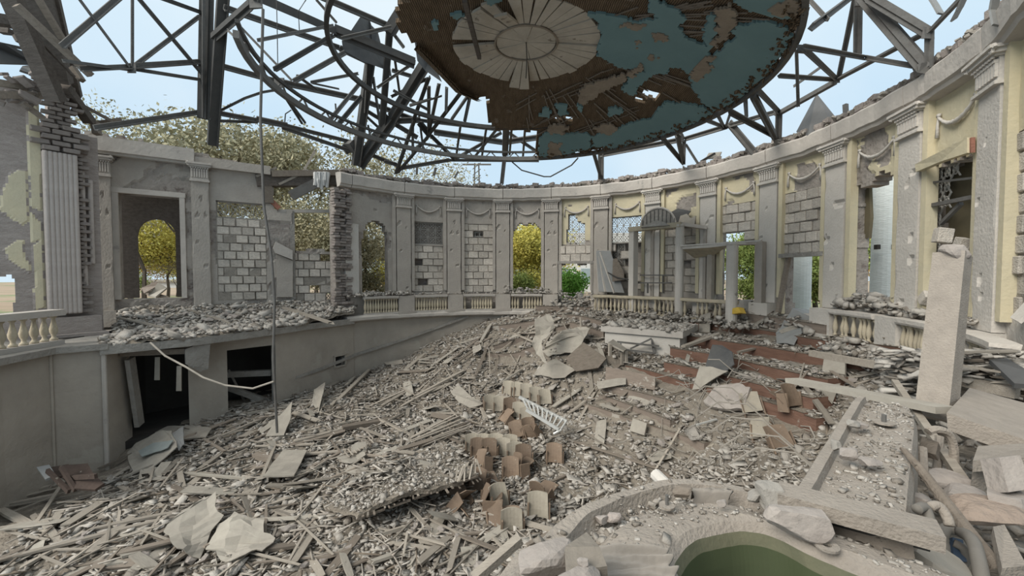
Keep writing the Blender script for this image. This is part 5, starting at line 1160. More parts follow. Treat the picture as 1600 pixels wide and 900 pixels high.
# trees: trunk, forked branches, leaf clusters
def tree(name, label, base, H, spread, leaf, nleaf, lsize, seed, group=None, clump=.085, trunk=.14):
    r = random.Random(seed); nleaf = int(nleaf * 5); lsize *= .6; o = empty(name, base, label, 'tree', group); m = MB(); tips = []
    def grow(p, d, L, rad, lev):
        q = p + d * L; mid = p.lerp(q, .5) + Vector((r.uniform(-.06, .06), r.uniform(-.06, .06), 0)) * L
        m.tube([p, mid, q], rad, 5 if lev < 2 else 4, r2=rad * .65)
        if lev >= 4: tips.append(q); return
        if lev >= 2: tips.append(mid); tips.append(q)
        for k in range(3 if lev < 3 else 2):
            nd = (d + Vector((r.uniform(-1, 1), r.uniform(-1, 1), r.uniform(-.35, .6))) * spread).normalized(); grow(q, nd, L * r.uniform(.72, .95), rad * .6, lev + 1)
    base = (base[0], base[1], 2.7); o.location = base; WLOC[o.name] = Vector(base)
    grow(Vector(base), Vector((r.uniform(-.1, .1), r.uniform(-.1, .1), 1)).normalized(), H * .22, trunk, 0)
    m.obj('trunk', M_BARK, o)
    n = len(tips); V = np.zeros((nleaf * 4, 3)); rg = np.random.default_rng(seed)
    T = np.array([tuple(t) for t in tips]); ti = rg.integers(0, n, nleaf); c = T[ti] + rg.normal(0, 1, (nleaf, 3)) * H * clump * np.array([1, 1, .8])
    u = rg.normal(0, 1, (nleaf, 3)); u /= np.linalg.norm(u, axis=1)[:, None]; w = np.cross(u, rg.normal(0, 1, (nleaf, 3))); w /= np.linalg.norm(w, axis=1)[:, None]
    s = lsize * rg.uniform(.6, 1.3, (nleaf, 1)); V[0::4] = c - u * s; V[1::4] = c + w * s * .5; V[2::4] = c + u * s; V[3::4] = c - w * s * .5
    V -= np.array(base); me = bpy.data.meshes.new('foliage'); me.vertices.add(nleaf * 4); me.vertices.foreach_set('co', V.ravel()); me.loops.add(nleaf * 4); me.loops.foreach_set('vertex_index', np.arange(nleaf * 4)); me.polygons.add(nleaf); me.polygons.foreach_set('loop_start', np.arange(nleaf) * 4); me.update(calc_edges=True); me.materials.append(leaf)
    f = bpy.data.objects.new('foliage', me); COL.objects.link(f); f.parent = o; f['kind'] = 'stuff'
    return o
tree('tree', 'leafy grey-green tree over the wall top between the straight wall and the gap', Dp(385, 440, 24) - Vector((0, 0, 1.2)), 12.8, .75, M_LEAFD, 3281, .19, 3, clump=.045)
tree('tree', 'sparse autumn tree over the wall top above the straight wall', Dp(310, 440, 30) - Vector((0, 0, 1.2)), 15.9, .7, M_LEAFD, 1718, .19, 4, clump=.045)
tree('tree', 'pale leafy tree over the wall top behind the broken lintel', Dp(490, 440, 27) - Vector((0, 0, 1.2)), 12.8, .8, M_LEAFD, 3593, .19, 5, clump=.045)
tree('tree', 'thin bare tree over the back wall right of the raking posts', Dp(640, 440, 36) - Vector((0, 0, 1.2)), 15.9, .75, M_LEAFD, 1406, .19, 6, clump=.045)
tree('tree', 'olive tree filling the arched window nearest the broken wall end', Dp(578, 445, 20) - Vector((0, 0, .8)), 6.0, .9, M_LEAFD, 3600, .12, 7)
tree('tree', 'yellow-green tree filling the view through the collapsed bay', Dp(480, 445, 20) - Vector((0, 0, .8)), 6.5, .9, M_LEAFD, 3200, .12, 8)
tree('tree', 'bright yellow tree behind the arched opening of the back wall', Dp(828, 450, 24) - Vector((0, 0, .8)), 6.4, .9, M_LEAFY, 4200, .13, 9)
tree('tree', 'yellowing tree left of the white pole outside the window', Dp(205, 452, 30) - Vector((0, 0, .8)), 7.5, .9, M_LEAFY, 3200, .16, 10)
tree('tree', 'green tree right of the white pole outside the window', Dp(262, 452, 34) - Vector((0, 0, .8)), 7.5, .9, M_LEAFD, 3600, .16, 11)
tree('tree', 'tall bare tree standing close outside the window of the straight wall', Dp(225, 450, 22) - Vector((0, 0, .8)), 10, .55, M_LEAFD, 500, .12, 12)
tree('tree', 'green bushy tree outside the right low doorway', Dp(1275, 470, 20) - Vector((0, 0, .8)), 5.0, .9, M_LEAFG, 3600, .12, 13)
tree('tree', 'orange autumn tree outside the tall opening', Dp(1352, 455, 32) - Vector((0, 0, .8)), 6.2, .9, M_LEAFO, 3600, .15, 14)
tree('tree', 'green tree outside the opening behind the columned booth', Dp(1165, 460, 20) - Vector((0, 0, .8)), 5.0, .9, M_LEAFG, 3600, .12, 15)
tree('sumac_bush', 'fresh green bush with drooping leaves outside the low doorway', Dp(905, 462, 20.5) - Vector((0, 0, .6)), 2.6, .9, mat('bright_leaf', (.16, .36, .06), (.25, .45, .10), 1, bump=0), 900, .13, 16, trunk=.04)

for i, (x, Y, H, lf, n, lb) in enumerate(((572, 19, 2.6, M_LEAFD, 900, 'low olive bush under the tree in the arched window nearest the broken wall end'), (604, 22, 3.2, M_LEAFY, 900, 'yellowish bush right in the arched window nearest the broken wall end'), (812, 22, 2.4, M_LEAFG, 900, 'low green bush left under the bright yellow tree'), (842, 23, 3.0, M_LEAFY, 900, 'low yellow bush right under the bright yellow tree'),
        (200, 27, 2.6, M_LEAFG, 900, 'low green bush at the foot of the white pole'), (236, 38, 4.5, M_LEAFO, 1200, 'orange tinted bush far outside the window of the straight wall'), (275, 36, 4.5, M_LEAFY, 1200, 'yellow bush far outside the window at its right edge'), (500, 22, 3.2, M_LEAFD, 1200, 'olive bush behind the collapsed bay'), (1290, 19, 2.4, M_LEAFG, 900, 'green bush right in the right low doorway'), (1175, 19, 2.6, M_LEAFG, 900, 'low green bush behind the columned booth'), (600, 34, 8.0, M_LEAFD, 2200, 'further olive tree behind the arched window nearest the broken wall end'), (836, 36, 7.5, M_LEAFY, 2200, 'further yellow tree behind the arched opening'), (1345, 44, 4.5, M_LEAFO, 1200, 'orange hedge far outside the tall opening'))):
    tree('bush' if H < 5 else 'tree', lb, Dp(x, 450, Y), H, 1.0, lf, n, .10 if H < 5 else .15, 40 + i, trunk=.05)
# ================================================================== TERRACES
def smooth_line(P, n=8):
    P = [Vector(p) for p in P]; out = []
    for i in range(len(P) - 1):
        a, b, c, d = P[max(i - 1, 0)], P[i], P[i + 1], P[min(i + 2, len(P) - 1)]
        for k in range(n):
            t = k / n; out.append(.5 * ((2 * b) + (-a + c) * t + (2 * a - 5 * b + 4 * c - d) * t * t + (-a + 3 * b - 3 * c + d) * t ** 3))
    out.append(P[-1]); return out
STG = Vector((-4.1, 6.0, 0)); TREADS = []; FW = []
for k, L in RISERS.items():
    if k >= 12: L = [Vector((p.x, p.y, ground(p.x, p.y) + .02)) for p in L]
    pts = smooth_line(L, 6); dist = 0; seg = [pts[0]]
    H = .15 if k >= 12 else .30 if k >= 6 else .12
    def board(seg, k=k, H=H):
        if len(seg) < 2: return
        V = []; n = len(seg); hh = H + rnd.uniform(-.02, .03)
        for p in seg:
            b = Vector((p.x - STG.x, p.y - STG.y, 0)).normalized(); z = p.z
            V += [p - Vector((0, 0, .14)), Vector((p.x, p.y, z + hh - .02)), Vector((p.x, p.y, z + hh)) - b * .025, Vector((p.x, p.y, z + hh + .01)) + b * .5, Vector((p.x, p.y, z - .14)) + b * .5]
        Fc = []; mi = []
        for i in range(n - 1):
            for j in range(4): Fc.append((i * 5 + j, (i + 1) * 5 + j, (i + 1) * 5 + j + 1, i * 5 + j + 1)); mi.append(0 if j < 1 else 1)
        Fc += [(0, 1, 2, 3, 4), tuple((n - 1) * 5 + q for q in (4, 3, 2, 1, 0))]; mi += [0, 0]
        OBJ('riser_board', V, Fc, [M_RISER if k in (7, 8, 9, 10, 6) else M_RISERG, M_GROUND], floor_o, mi)
        for i in range(n - 1): TREADS.append((seg[i].x, seg[i].y, seg[i + 1].x, seg[i + 1].y, (seg[i].z + seg[i + 1].z) / 2 + hh)); FW.append(.10 if k >= 12 else .26 if k >= 6 else .09)
    for a, b in zip(pts, pts[1:]):
        dist += (b - a).length; seg.append(b)
        if dist > 1.25: board(seg); seg = [b]; dist = 0
    board(seg)
TR = np.array(TREADS)
def ground2(X, Y):
    X = np.asarray(X, float); Y = np.asarray(Y, float); z = ground_np(X, Y)
    for x0, y0, x1, y1, h in TR:
        mx, my = (x0 + x1) / 2, (y0 + y1) / 2; bx, by = mx - STG.x, my - STG.y; bl = math.hypot(bx, by); bx /= bl; by /= bl
        sx, sy = x1 - x0, y1 - y0; sl = math.hypot(sx, sy); sx /= sl; sy /= sl
        u = (X - x0) * sx + (Y - y0) * sy; v = (X - mx) * bx + (Y - my) * by
        ok = (u > -.02) & (u < sl + .02) & (v > -.02) & (v < .5); z = np.where(ok, np.maximum(z, h + .005), z)
    return z
def g2(x, y): return float(ground2(np.array([x]), np.array([y]))[0])
def nrm(x, y, d=.12):
    return Vector((ground(x - d, y) - ground(x + d, y), ground(x, y - d) - ground(x, y + d), 2 * d)).normalized()

# ================================================================== SMALL RUBBLE (nobody could count it)
def visible(x, y):
    r = np.hypot(x - CX, y - CY)
    fov = np.abs(x) < 1.30 * y + .3
    ok = fov & (y > 1.9) & ((r < 8.15) | ((x < -5.5) & (r < 8.9)) | (y < 6) & (x < 7))
    ok &= ~((x > -.15) & (y < 2.3 + .75 * np.maximum(x, 0)) )
    ok &= ~((x < -9.4) & (y < 9.7)); return ok
def front_strip(c):
    bad = np.zeros(len(c), bool)
    for (x0, y0, x1, y1, h), fw in zip(TR, FW):
        mx, my = (x0 + x1) / 2, (y0 + y1) / 2; bx, by = mx - STG.x, my - STG.y; bl = math.hypot(bx, by); bx /= bl; by /= bl
        sx, sy = x1 - x0, y1 - y0; sl = math.hypot(sx, sy); u = ((c[:, 0] - mx) * sx + (c[:, 1] - my) * sy) / sl; v = (c[:, 0] - mx) * bx + (c[:, 1] - my) * by
        bad |= (np.abs(u) < sl / 2) & (v > -fw) & (v < .02)
    return bad
def sample(n, power):
    out = np.zeros((0, 2))
    while len(out) < n:
        c = np.c_[nrg.uniform(-10, 8.4, n * 2), nrg.uniform(1.9, 18.6, n * 2)]; d = np.hypot(c[:, 0], c[:, 1]); w = np.minimum(1, (3.0 / d) ** power)
        c, w = (lambda k: (c[k], w[k]))(~front_strip(c)); out = np.r_[out, c[visible(c[:, 0], c[:, 1]) & (nrg.random(len(c)) < w)]]
    return out[:n]
def batch(name, P, S, Eu, mts, parent=None, mi=None, jit=.25, kind='stuff'):
    """many irregular little blocks as one mesh: P centres, S sizes, Eu euler angles"""
    n = len(P); B = np.array([(-1, -1, -1), (1, -1, -1), (1, 1, -1), (-1, 1, -1), (-1, -1, 1), (1, -1, 1), (1, 1, 1), (-1, 1, 1)], float) * .5
    V = B[None] * (1 - nrg.uniform(0, jit, (n, 8, 3))) * S[:, None, :]
    cx, sx, cy, sy, cz, sz = np.cos(Eu[:, 0]), np.sin(Eu[:, 0]), np.cos(Eu[:, 1]), np.sin(Eu[:, 1]), np.cos(Eu[:, 2]), np.sin(Eu[:, 2])
    Rm = np.zeros((n, 3, 3)); Rm[:, 0, 0] = cz * cy; Rm[:, 0, 1] = cz * sy * sx - sz * cx; Rm[:, 0, 2] = cz * sy * cx + sz * sx
    Rm[:, 1, 0] = sz * cy; Rm[:, 1, 1] = sz * sy * sx + cz * cx; Rm[:, 1, 2] = sz * sy * cx - cz * sx; Rm[:, 2, 0] = -sy; Rm[:, 2, 1] = cy * sx; Rm[:, 2, 2] = cy * cx
    V = np.einsum('nij,nkj->nki', Rm, V) + P[:, None, :]
    Q = np.array(BOXF); Fi = (Q[None] + (np.arange(n) * 8)[:, None, None]).reshape(-1)
    off = wloc(parent) if parent is not None else Vector()
    me = bpy.data.meshes.new(name); me.vertices.add(n * 8); me.vertices.foreach_set('co', (V.reshape(-1, 3) - np.array(off)).ravel()); me.loops.add(n * 24); me.loops.foreach_set('vertex_index', Fi); me.polygons.add(n * 6); me.polygons.foreach_set('loop_start', np.arange(n * 6) * 4)
    for m in (mts if isinstance(mts, list) else [mts]): me.materials.append(m)
    if mi is not None: me.polygons.foreach_set('material_index', np.repeat(mi, 6))
    me.update(calc_edges=True); o = bpy.data.objects.new(name, me); COL.objects.link(o)
    if parent is not None: o.parent = parent
    o['kind'] = kind; return o
M_CH = [mat('rubble_chip_pale', (.46, .43, .39), (.37, .345, .312), 5, bump=.4, bscale=25), mat('rubble_chip_mid', (.355, .327, .293), (.28, .258, .23), 5, bump=.4, bscale=25), mat('rubble_chip_dark', (.25, .222, .19), (.185, .165, .142), 5, bump=.4, bscale=25)]
N1 = 46000
c = sample(N1, 1.25); s = np.exp(nrg.normal(-3.15, .5, N1)).clip(.015, .16)
P = np.c_[c, ground2(c[:, 0], c[:, 1]) + s * .22]; S = np.c_[s * nrg.uniform(.8, 1.9, N1), s * nrg.uniform(.6, 1.3, N1), s * nrg.uniform(.25, .8, N1)]
batch('rubble', P, S, np.c_[nrg.normal(0, .35, N1), nrg.normal(0, .35, N1), nrg.uniform(0, 6.3, N1)], M_CH, mi=nrg.choice(3, N1, p=[.36, .37, .27]), jit=.45)  # share of dark chips raised to paint shaded gaps in the rubble
N2 = 6000
c = sample(N2 * 2, 1.1); w = np.where((c[:, 0] + .15 * c[:, 1] < 1.4), 1.0, .22); c = c[nrg.random(len(c)) < w][:N2]; N2 = len(c)
L = np.exp(nrg.normal(-1.45, .6, N2)).clip(.06, 1.0)
P = np.c_[c, ground2(c[:, 0], c[:, 1]) + nrg.uniform(.01, .10, N2)]; S = np.c_[L, nrg.uniform(.012, .045, N2), nrg.uniform(.008, .02, N2)]
yaw = nrg.choice([.45, 2.6, 1.5], N2, p=[.5, .25, .25]) + nrg.normal(0, .5, N2)
batch('splinters', P, S, np.c_[nrg.normal(0, .25, N2), nrg.normal(0, .16, N2), yaw], [mat('lath_pale', (.44, .405, .36), (.35, .32, .282), 4, bump=.2), mat('lath_mid', (.34, .305, .265), (.27, .24, .207), 4, bump=.2), mat('lath_dark', (.20, .165, .13), (.14, .115, .09), 4, bump=.2)], mi=nrg.choice(3, N2, p=[.45, .38, .17]), jit=.12)
N8 = 4200; c = sample(N8, 1.1); s = np.exp(nrg.normal(-2.25, .42, N8)).clip(.05, .32)
batch('plaster_flakes', np.c_[c, ground2(c[:, 0], c[:, 1]) + nrg.uniform(.015, .09, N8)], np.c_[s * nrg.uniform(.9, 1.7, N8), s, nrg.uniform(.012, .035, N8)], np.c_[nrg.normal(0, .3, N8), nrg.normal(0, .3, N8), nrg.uniform(0, 6.3, N8)], M_CH, mi=nrg.choice(3, N8, p=[.40, .42, .18]), jit=.5)
# rubble on the gallery before the straight wall, on the long ledges and sills
N3 = 5200; t = nrg.uniform(0, 1, N3); q = nrg.uniform(0, 1, N3)
pp = []
for i in range(N3):
    k = t[i] * (len(edge) - 1); a = int(min(k, len(edge) - 2)); p = Vector(edge[a]).lerp(Vector(edge[a + 1]), k - a); z = LA + LD * (LLEN * (.09 + .9 * t[i])); s_ = p.lerp(z, q[i]); pp.append((s_.x, s_.y, gal_z(s_.x, s_.y)))
pp = np.array(pp); s = np.exp(nrg.normal(-2.75, .5, N3)).clip(.03, .3); pp[:, 2] += s * .2
batch('rubble_on_gallery', pp, np.c_[s * nrg.uniform(.8, 2, N3), s * nrg.uniform(.6, 1.3, N3), s * nrg.uniform(.25, .8, N3)], np.c_[nrg.normal(0, .35, N3), nrg.normal(0, .35, N3), nrg.uniform(0, 6.3, N3)], M_CH, mi=nrg.choice(3, N3, p=[.45, .4, .15]), jit=.45)
def ringrub(n, a0, a1, r0, r1, z0, dz, sm):
    a = np.radians(nrg.uniform(a0, a1, n)); r = nrg.uniform(r0, r1, n); s = np.exp(nrg.normal(sm, .45, n)).clip(.02, .3)
    return np.c_[CX + r * np.cos(a), CY + r * np.sin(a), z0 + np.abs(nrg.normal(0, dz, n)) + s * .2], s
RB = [ringrub(400, 122, 137, 8.0, 8.6, 3.85, .06, -2.7), ringrub(260, 78, 92, 8.15, 8.7, 3.85, .10, -2.7), ringrub(420, 63, 77, 7.9, 9.4, 3.1, .28, -2.3), ringrub(600, 22, 62, 7.85, 8.5, 3.15, .12, -2.7), ringrub(350, 3, 16, 7.9, 9.4, 3.1, .14, -2.4), ringrub(420, -13, 1, 8.2, 9.0, 3.85, .14, -2.4), ringrub(260, -28, -14, 8.25, 9.0, 3.85, .10, -2.5), ringrub(240, 18, 32, 7.9, 9.3, 3.1, .2, -2.4), ringrub(250, 60, 140, 8.0, 8.25, 3.85, .02, -3.1), ringrub(700, -45, -5, 7.3, 8.0, 2.9, .12, -2.5), ringrub(500, 14, 62, 7.0, 7.7, 3.05, .1, -2.6)]
P = np.concatenate([r[0] for r in RB]); s = np.concatenate([r[1] for r in RB]); n = len(P)
batch('rubble_on_sills', P, np.c_[s * nrg.uniform(.8, 2, n), s * nrg.uniform(.6, 1.3, n), s * nrg.uniform(.25, .8, n)], np.c_[nrg.normal(0, .35, n), nrg.normal(0, .35, n), nrg.uniform(0, 6.3, n)], M_CH, mi=nrg.choice(3, n, p=[.5, .38, .12]), jit=.45)

# ================================================================== COUNTED DEBRIS
def plank_mesh(seed, mt):
    r = random.Random(seed); n = 5; V = []
    for i in range(n):
        t = i / (n - 1) - .5
        for a, b in ((-1, -1), (1, -1), (1, 1), (-1, 1)):
            sp = r.uniform(-.05, .03) if i in (0, n - 1) else 0
            V.append((t + sp, a * .5 * (1 - (r.uniform(0, .35) if i in (0, n - 1) else r.uniform(0, .06))), b * .5 + .25 * math.sin(t * 3 + seed)))
    Fc = [(i * 4 + j, i * 4 + (j + 1) % 4, (i + 1) * 4 + (j + 1) % 4, (i + 1) * 4 + j) for i in range(n - 1) for j in range(4)] + [(3, 2, 1, 0), tuple((n - 1) * 4 + j for j in range(4))]
    return mesh_of('plank', V, Fc, mt)
PLK = {M_WOOD.name: [plank_mesh(i, M_WOOD) for i in range(4)], M_WOODD.name: [plank_mesh(i + 9, M_WOODD) for i in range(4)], M_PANEL.name: [plank_mesh(i + 19, M_PANEL) for i in range(3)], M_WHITE.name: [plank_mesh(40, M_WHITE)], M_RISER.name: [plank_mesh(44, M_RISER)], M_LEDGE.name: [plank_mesh(45, M_LEDGE)]}
def lay(name, p, q, w, h, mt, label, cat='plank', group=None, roll=0.):
    p = Vector(p); q = Vector(q); d = q - p; L = d.length; d.normalize(); x = d; y = Vector((0, 0, 1)).cross(x); y.normalize(); z = x.cross(y)
    Rm = Matrix((x, y, z)).transposed().to_4x4() @ Matrix.Rotation(roll, 4, 'X')
    return INST(name, rnd.choice(PLK[mt.name]), Matrix.Translation((p + q) / 2) @ Rm @ Matrix.Diagonal((L, w, h, 1)), None, label, cat, group)
def TG(x, y, up=.06): p = Tp(x, y); p.z = g2(p.x, p.y) + up; return p
PXP = [  # planks that stand out, ends in the photograph, width in pixels
 ((0, 786), (80, 766), 9, M_WOOD, 'pale plank lying just in front of the dark broken cabinet, upper one of two'), ((0, 797), (86, 782), 8, M_WOOD, 'pale plank lying just in front of the dark broken cabinet, lower one of two'), ((0, 803), (62, 838), 11, M_WOOD, 'short thick pale plank slanting down at the left edge'), ((56, 826), (107, 748), 5, M_WOOD, 'thin lath propped against the dark broken cabinet'),
 ((77, 797), (198, 766), 6, M_WOOD, 'long thin lath running right from the dark broken cabinet'), ((-10, 890), (292, 811), 9, M_WOOD, 'very long pale batten across the lower left, nearest one of a pair'), ((140, 838), (278, 806), 8, M_WOOD, 'long pale batten across the lower left, upper one of a pair'), ((186, 768), (256, 800), 8, M_WOOD, 'pale plank below the curled pale sheet, slanting to the right'),
 ((290, 746), (388, 755), 6, M_PANEL, 'straight pale batten right of the curled pale sheet'), ((270, 767), (312, 793), 8, M_WOODD, 'dark edged batten below the straight pale batten'), ((312, 739), (346, 716), 8, M_WOOD, 'short plank right of the curled pale sheet, pointing up right'), ((345, 716), (392, 702), 6, M_WOOD, 'thin plank continuing the line right of the curled pale sheet'),
 ((200, 874), (246, 902), 14, M_PANEL, 'wide short board at the bottom edge left of the crumpled sheets'), ((0, 886), (102, 836), 9, M_WOODD, 'grey brown plank at the lower left corner'), ((55, 812), (160, 813), 5, M_WOOD, 'level thin lath in front of the lower left corner heap'), ((280, 742), (286, 768), 8, M_WOOD, 'stubby upright plank below the curled pale sheet'),
 ((380, 690), (533, 598), 12, M_WOOD, 'long thick beam leading up to the lower wall beside the thin pole'), ((527, 630), (578, 581), 6, M_WOOD, 'lath pointing up at the foot of the lower wall'), ((648, 625), (728, 582), 6, M_WOOD, 'long lath slanting up right, upper one of two above the bent flat panel'), ((628, 640), (692, 604), 5, M_WOOD, 'long lath slanting up right, lower one of two above the bent flat panel'), ((400, 699), (556, 660), 7, M_WOOD, 'long bowed lath right of the thin pole'),
 ((398, 703), (493, 700), 5, M_WOOD, 'level lath right of the foot of the thin pole'), ((432, 721), (540, 708), 6, M_WOOD, 'level lath above the wide flat panel left of the lath mat'), ((555, 630), (560, 664), 6, M_WOOD, 'short lath lying end on, left of the thick brown board'), ((562, 675), (608, 690), 5, M_WOOD, 'short pale lath just below the thick brown board'), ((535, 676), (626, 655), 14, M_WOODD, 'thick brown board in the middle of the left heap'),
 ((655, 730), (747, 757), 13, M_PANEL, 'wide pale plank pointing at the tumbled seats'), ((677, 680), (721, 697), 5, M_WOODD, 'dark lath below the parallel laths'), ((702, 904), (720, 834), 9, M_WOOD, 'pale plank pointing at the viewer below the lath mat'), ((630, 833), (660, 851), 5, M_WOOD, 'short lath under the broken edge of the lath mat'), ((410, 869), (480, 858), 12, M_WOODD, 'brown board on edge right of the crumpled sheets'), ((440, 888), (484, 870), 12, M_WOODD, 'dark board on edge below the brown one right of the crumpled sheets'),
 ((400, 716), (456, 726), 16, M_WOODD, 'wide grey brown board on edge left of the wide flat panel'), ((480, 740), (540, 707), 6, M_WOODD, 'dark lath lying over the wide flat panel'), ((360, 820), (470, 778), 6, M_WOOD, 'long lath left of the lath mat'), ((395, 792), (430, 700), 5, M_WOOD, 'thin lath standing up behind the wide flat panel'),
 ((1067, 562), (1123, 538), 8, M_WOOD, 'round pole leaning against the terrace right of the white block'), ((1153, 567), (1200, 545), 6, M_WOOD, 'pole lying over the terraces right of the round one'), ((935, 553), (947, 581), 7, M_PANEL, 'short pale slat standing below the white block'), ((1200, 571), (1272, 578), 5, M_PANEL, 'pale batten along the brown terrace board'), ((1323, 598), (1410, 583), 6, M_WOOD, 'lath slanting up right near the slanting post'),
 ((1237, 634), (1308, 613), 6, M_WOOD, 'lath leaning on the terrace left of the straight ledge'), ((1257, 637), (1302, 672), 9, M_WOOD, 'splintered stick leaning on the straight ledge'), ((740, 735), (815, 700), 5, M_WOODD, 'dark lath lying through the lower row of seats'), ((815, 778), (888, 748), 5, M_WOODD, 'thin lath right of the tumbled seats'), ((890, 695), (1030, 738), 5, M_WOODD, 'long dark strip along the lowest terrace'), ((822, 862), (890, 822), 8, M_WOODD, 'dark board lying left of the curved ledge'), ((700, 845), (780, 838), 6, M_WOODD, 'grey lath below the tumbled seats')]
for a, b, w, mt, lb in PXP:
    p, q = TG(*a, .09), TG(*b, .07); ww = w * (p.y + q.y) / 2 / F; lay('plank', p, q, ww, max(.02, ww * .45), mt, lb)
# further planks, laths and stones: alike in the photograph, told apart only by the part of the floor they lie on
def in_px(poly):
    while True:
        x = rnd.uniform(min(p[0] for p in poly), max(p[0] for p in poly)); y = rnd.uniform(min(p[1] for p in poly), max(p[1] for p in poly))
        if inpoly(x, y, poly): return x, y
REG = [('by the stage box', [(0, 770), (165, 745), (330, 700), (330, 900), (0, 900)]), ('before the dark doorways', [(175, 690), (300, 660), (430, 640), (430, 730), (230, 760)]), ('left of the lath mat', [(330, 740), (520, 720), (520, 900), (330, 900)]),
       ('under the lower curved wall', [(430, 640), (620, 575), (760, 520), (780, 560), (640, 620), (480, 680)]), ('left of the seats', [(480, 690), (640, 630), (800, 560), (820, 600), (720, 700), (560, 760)]), ('below the lath mat', [(530, 860), (700, 800), (800, 800), (820, 860), (760, 900), (540, 900)]), ('before the white block', [(830, 600), (940, 560), (1100, 640), (1080, 720), (1000, 740), (880, 680)]), ('on the right terraces', [(1060, 500), (1400, 520), (1400, 590), (1250, 640), (1060, 570)]), ('left of the white block', [(770, 500), (935, 490), (940, 540), (850, 560), (760, 540)])]
cnt = [(26, 26, 20, 5), (12, 12, 18, 3), (22, 24, 18, 4), (30, 24, 16, 8), (40, 36, 24, 8), (14, 16, 22, 3), (8, 10, 34, 5), (10, 8, 26, 4), (16, 12, 34, 4)]
def stone_mesh(seed):
    r = random.Random(seed); bm = bmesh.new(); bmesh.ops.create_icosphere(bm, subdivisions=1, radius=.5)
    for v in bm.verts: v.co *= r.uniform(.72, 1.08); v.co.z *= .75
    for _ in range(3):
        n = Vector((r.gauss(0, 1), r.gauss(0, 1), r.gauss(0, 1))).normalized(); 
        for v in bm.verts:
            d = v.co.dot(n) - .33
            if d > 0: v.co -= n * d
    me = bpy.data.meshes.new('stone'); bm.to_mesh(me); bm.free(); me.materials.append(M_STONE); return me
STN = [stone_mesh(i) for i in range(8)]
PNL = []
for i in range(4):
    r = random.Random(70 + i); pts = [(-.5, -.5), (-.1, -.5 + r.uniform(-.08, .08)), (.5, -.42), (.5 + r.uniform(-.1, .05), .1), (.38, .5), (-.2, .45 + r.uniform(-.1, .1)), (-.5, .3)]
    m = MB().slab([(x, y, .5 + .5 * math.sin(x * 2.5 + i)) for x, y in pts], 1.0); PNL.append(mesh_of('panel', m.V, m.F, M_PANEL))
SCAT = []
def prj(p):
    z = p.z - EZ; d = p.y * math.cos(PITCH) - z * math.sin(PITCH); return 800 + F * p.x / d, 450 - F * (p.y * math.sin(PITCH) + z * math.cos(PITCH)) / d
def slant(a, b, L, m, what, lim):
    (x0, y0), (x1, y1) = prj(a), prj(b)
    if x1 < x0: x0, y0, x1, y1 = x1, y1, x0, y0
    t = math.degrees(math.atan2(y0 - y1, x1 - x0))
    return ('long ' if L > lim else 'short ') + {M_WOOD.name: 'pale ', M_WOODD.name: 'brown ', M_PANEL.name: 'grey '}[m.name] + what + (' lying level' if abs(t) < 14 else ' pointing away' if abs(t) > 62 else ' slanting up right' if t > 0 else ' slanting up left')
for (nm, poly), (npk, nl, ns, npn) in zip(REG, cnt):
    for i in range(npk):
        p = TG(*in_px(poly)); yaw = rnd.choice((.45, .5, 2.6, 1.4)) + rnd.gauss(0, .45); L = rnd.uniform(.45, 1.5) * (.75 if 'right' in nm or 'block' in nm else 1); d = Vector((math.cos(yaw), math.sin(yaw), 0)) * L / 2
        a, b = p - d, p + d; a.z = g2(a.x, a.y) + rnd.uniform(.03, .14); b.z = g2(b.x, b.y) + rnd.uniform(.03, .12)
        m_ = rnd.choice((M_WOOD, M_WOOD, M_WOODD, M_PANEL)); o_ = lay('plank', a, b, rnd.uniform(.06, .16), rnd.uniform(.02, .05), m_, '-', 'plank', 'planks ' + nm, rnd.gauss(0, .25)); SCAT.append((o_, slant(a, b, L, m_, 'plank', .9), nm, a.y))
    for i in range(nl):
        p = TG(*in_px(poly)); yaw = rnd.choice((.45, 2.6, 1.4)) + rnd.gauss(0, .5); L = rnd.uniform(.4, 1.3); d = Vector((math.cos(yaw), math.sin(yaw), 0)) * L / 2
        a, b = p - d, p + d; a.z = g2(a.x, a.y) + rnd.uniform(.04, .16); b.z = g2(b.x, b.y) + rnd.uniform(.04, .16)
        m_ = rnd.choice((M_WOOD, M_WOOD, M_WOODD)); o_ = lay('lath', a, b, rnd.uniform(.03, .045), .018, m_, '-', 'lath', 'laths ' + nm); SCAT.append((o_, slant(a, b, L, m_, 'lath', .8), nm, a.y))
    for i in range(ns):
        p = TG(*in_px(poly), 0); s = rnd.uniform(.10, .26)
        fl_ = rnd.uniform(.9, 1.6); o_ = INST('rubble_stone', STN[rnd.randrange(8)], Matrix.Translation(p + Vector((0, 0, s * .22))) @ Euler((rnd.uniform(-.5, .5), rnd.uniform(-.5, .5), rnd.uniform(0, 6))).to_matrix().to_4x4() @ Matrix.Diagonal((s * fl_, s, s * .8, 1)), None, '-', 'stone', 'stones ' + nm); SCAT.append((o_, ('large ' if s > .2 else 'small ' if s < .14 else 'middling ') + ('oblong' if fl_ > 1.25 else 'compact') + ' lump of masonry', nm, p.y))
    for i in range(npn):
        p = TG(*in_px(poly), .05); s = rnd.uniform(.3, .6); n_ = nrm(p.x, p.y)
        o_ = INST('broken_sheet', PNL[rnd.randrange(4)], Matrix.Translation(p + n_ * .03) @ n_.to_track_quat('Z', 'Y').to_matrix().to_4x4() @ Euler((rnd.gauss(0, .18), rnd.gauss(0, .18), rnd.uniform(0, 6))).to_matrix().to_4x4() @ Matrix.Diagonal((s, s * .6, .025, 1)), None, '-', 'panel', 'panel pieces ' + nm); SCAT.append((o_, ('large' if s > .45 else 'small') + ' broken panel piece', nm, p.y))
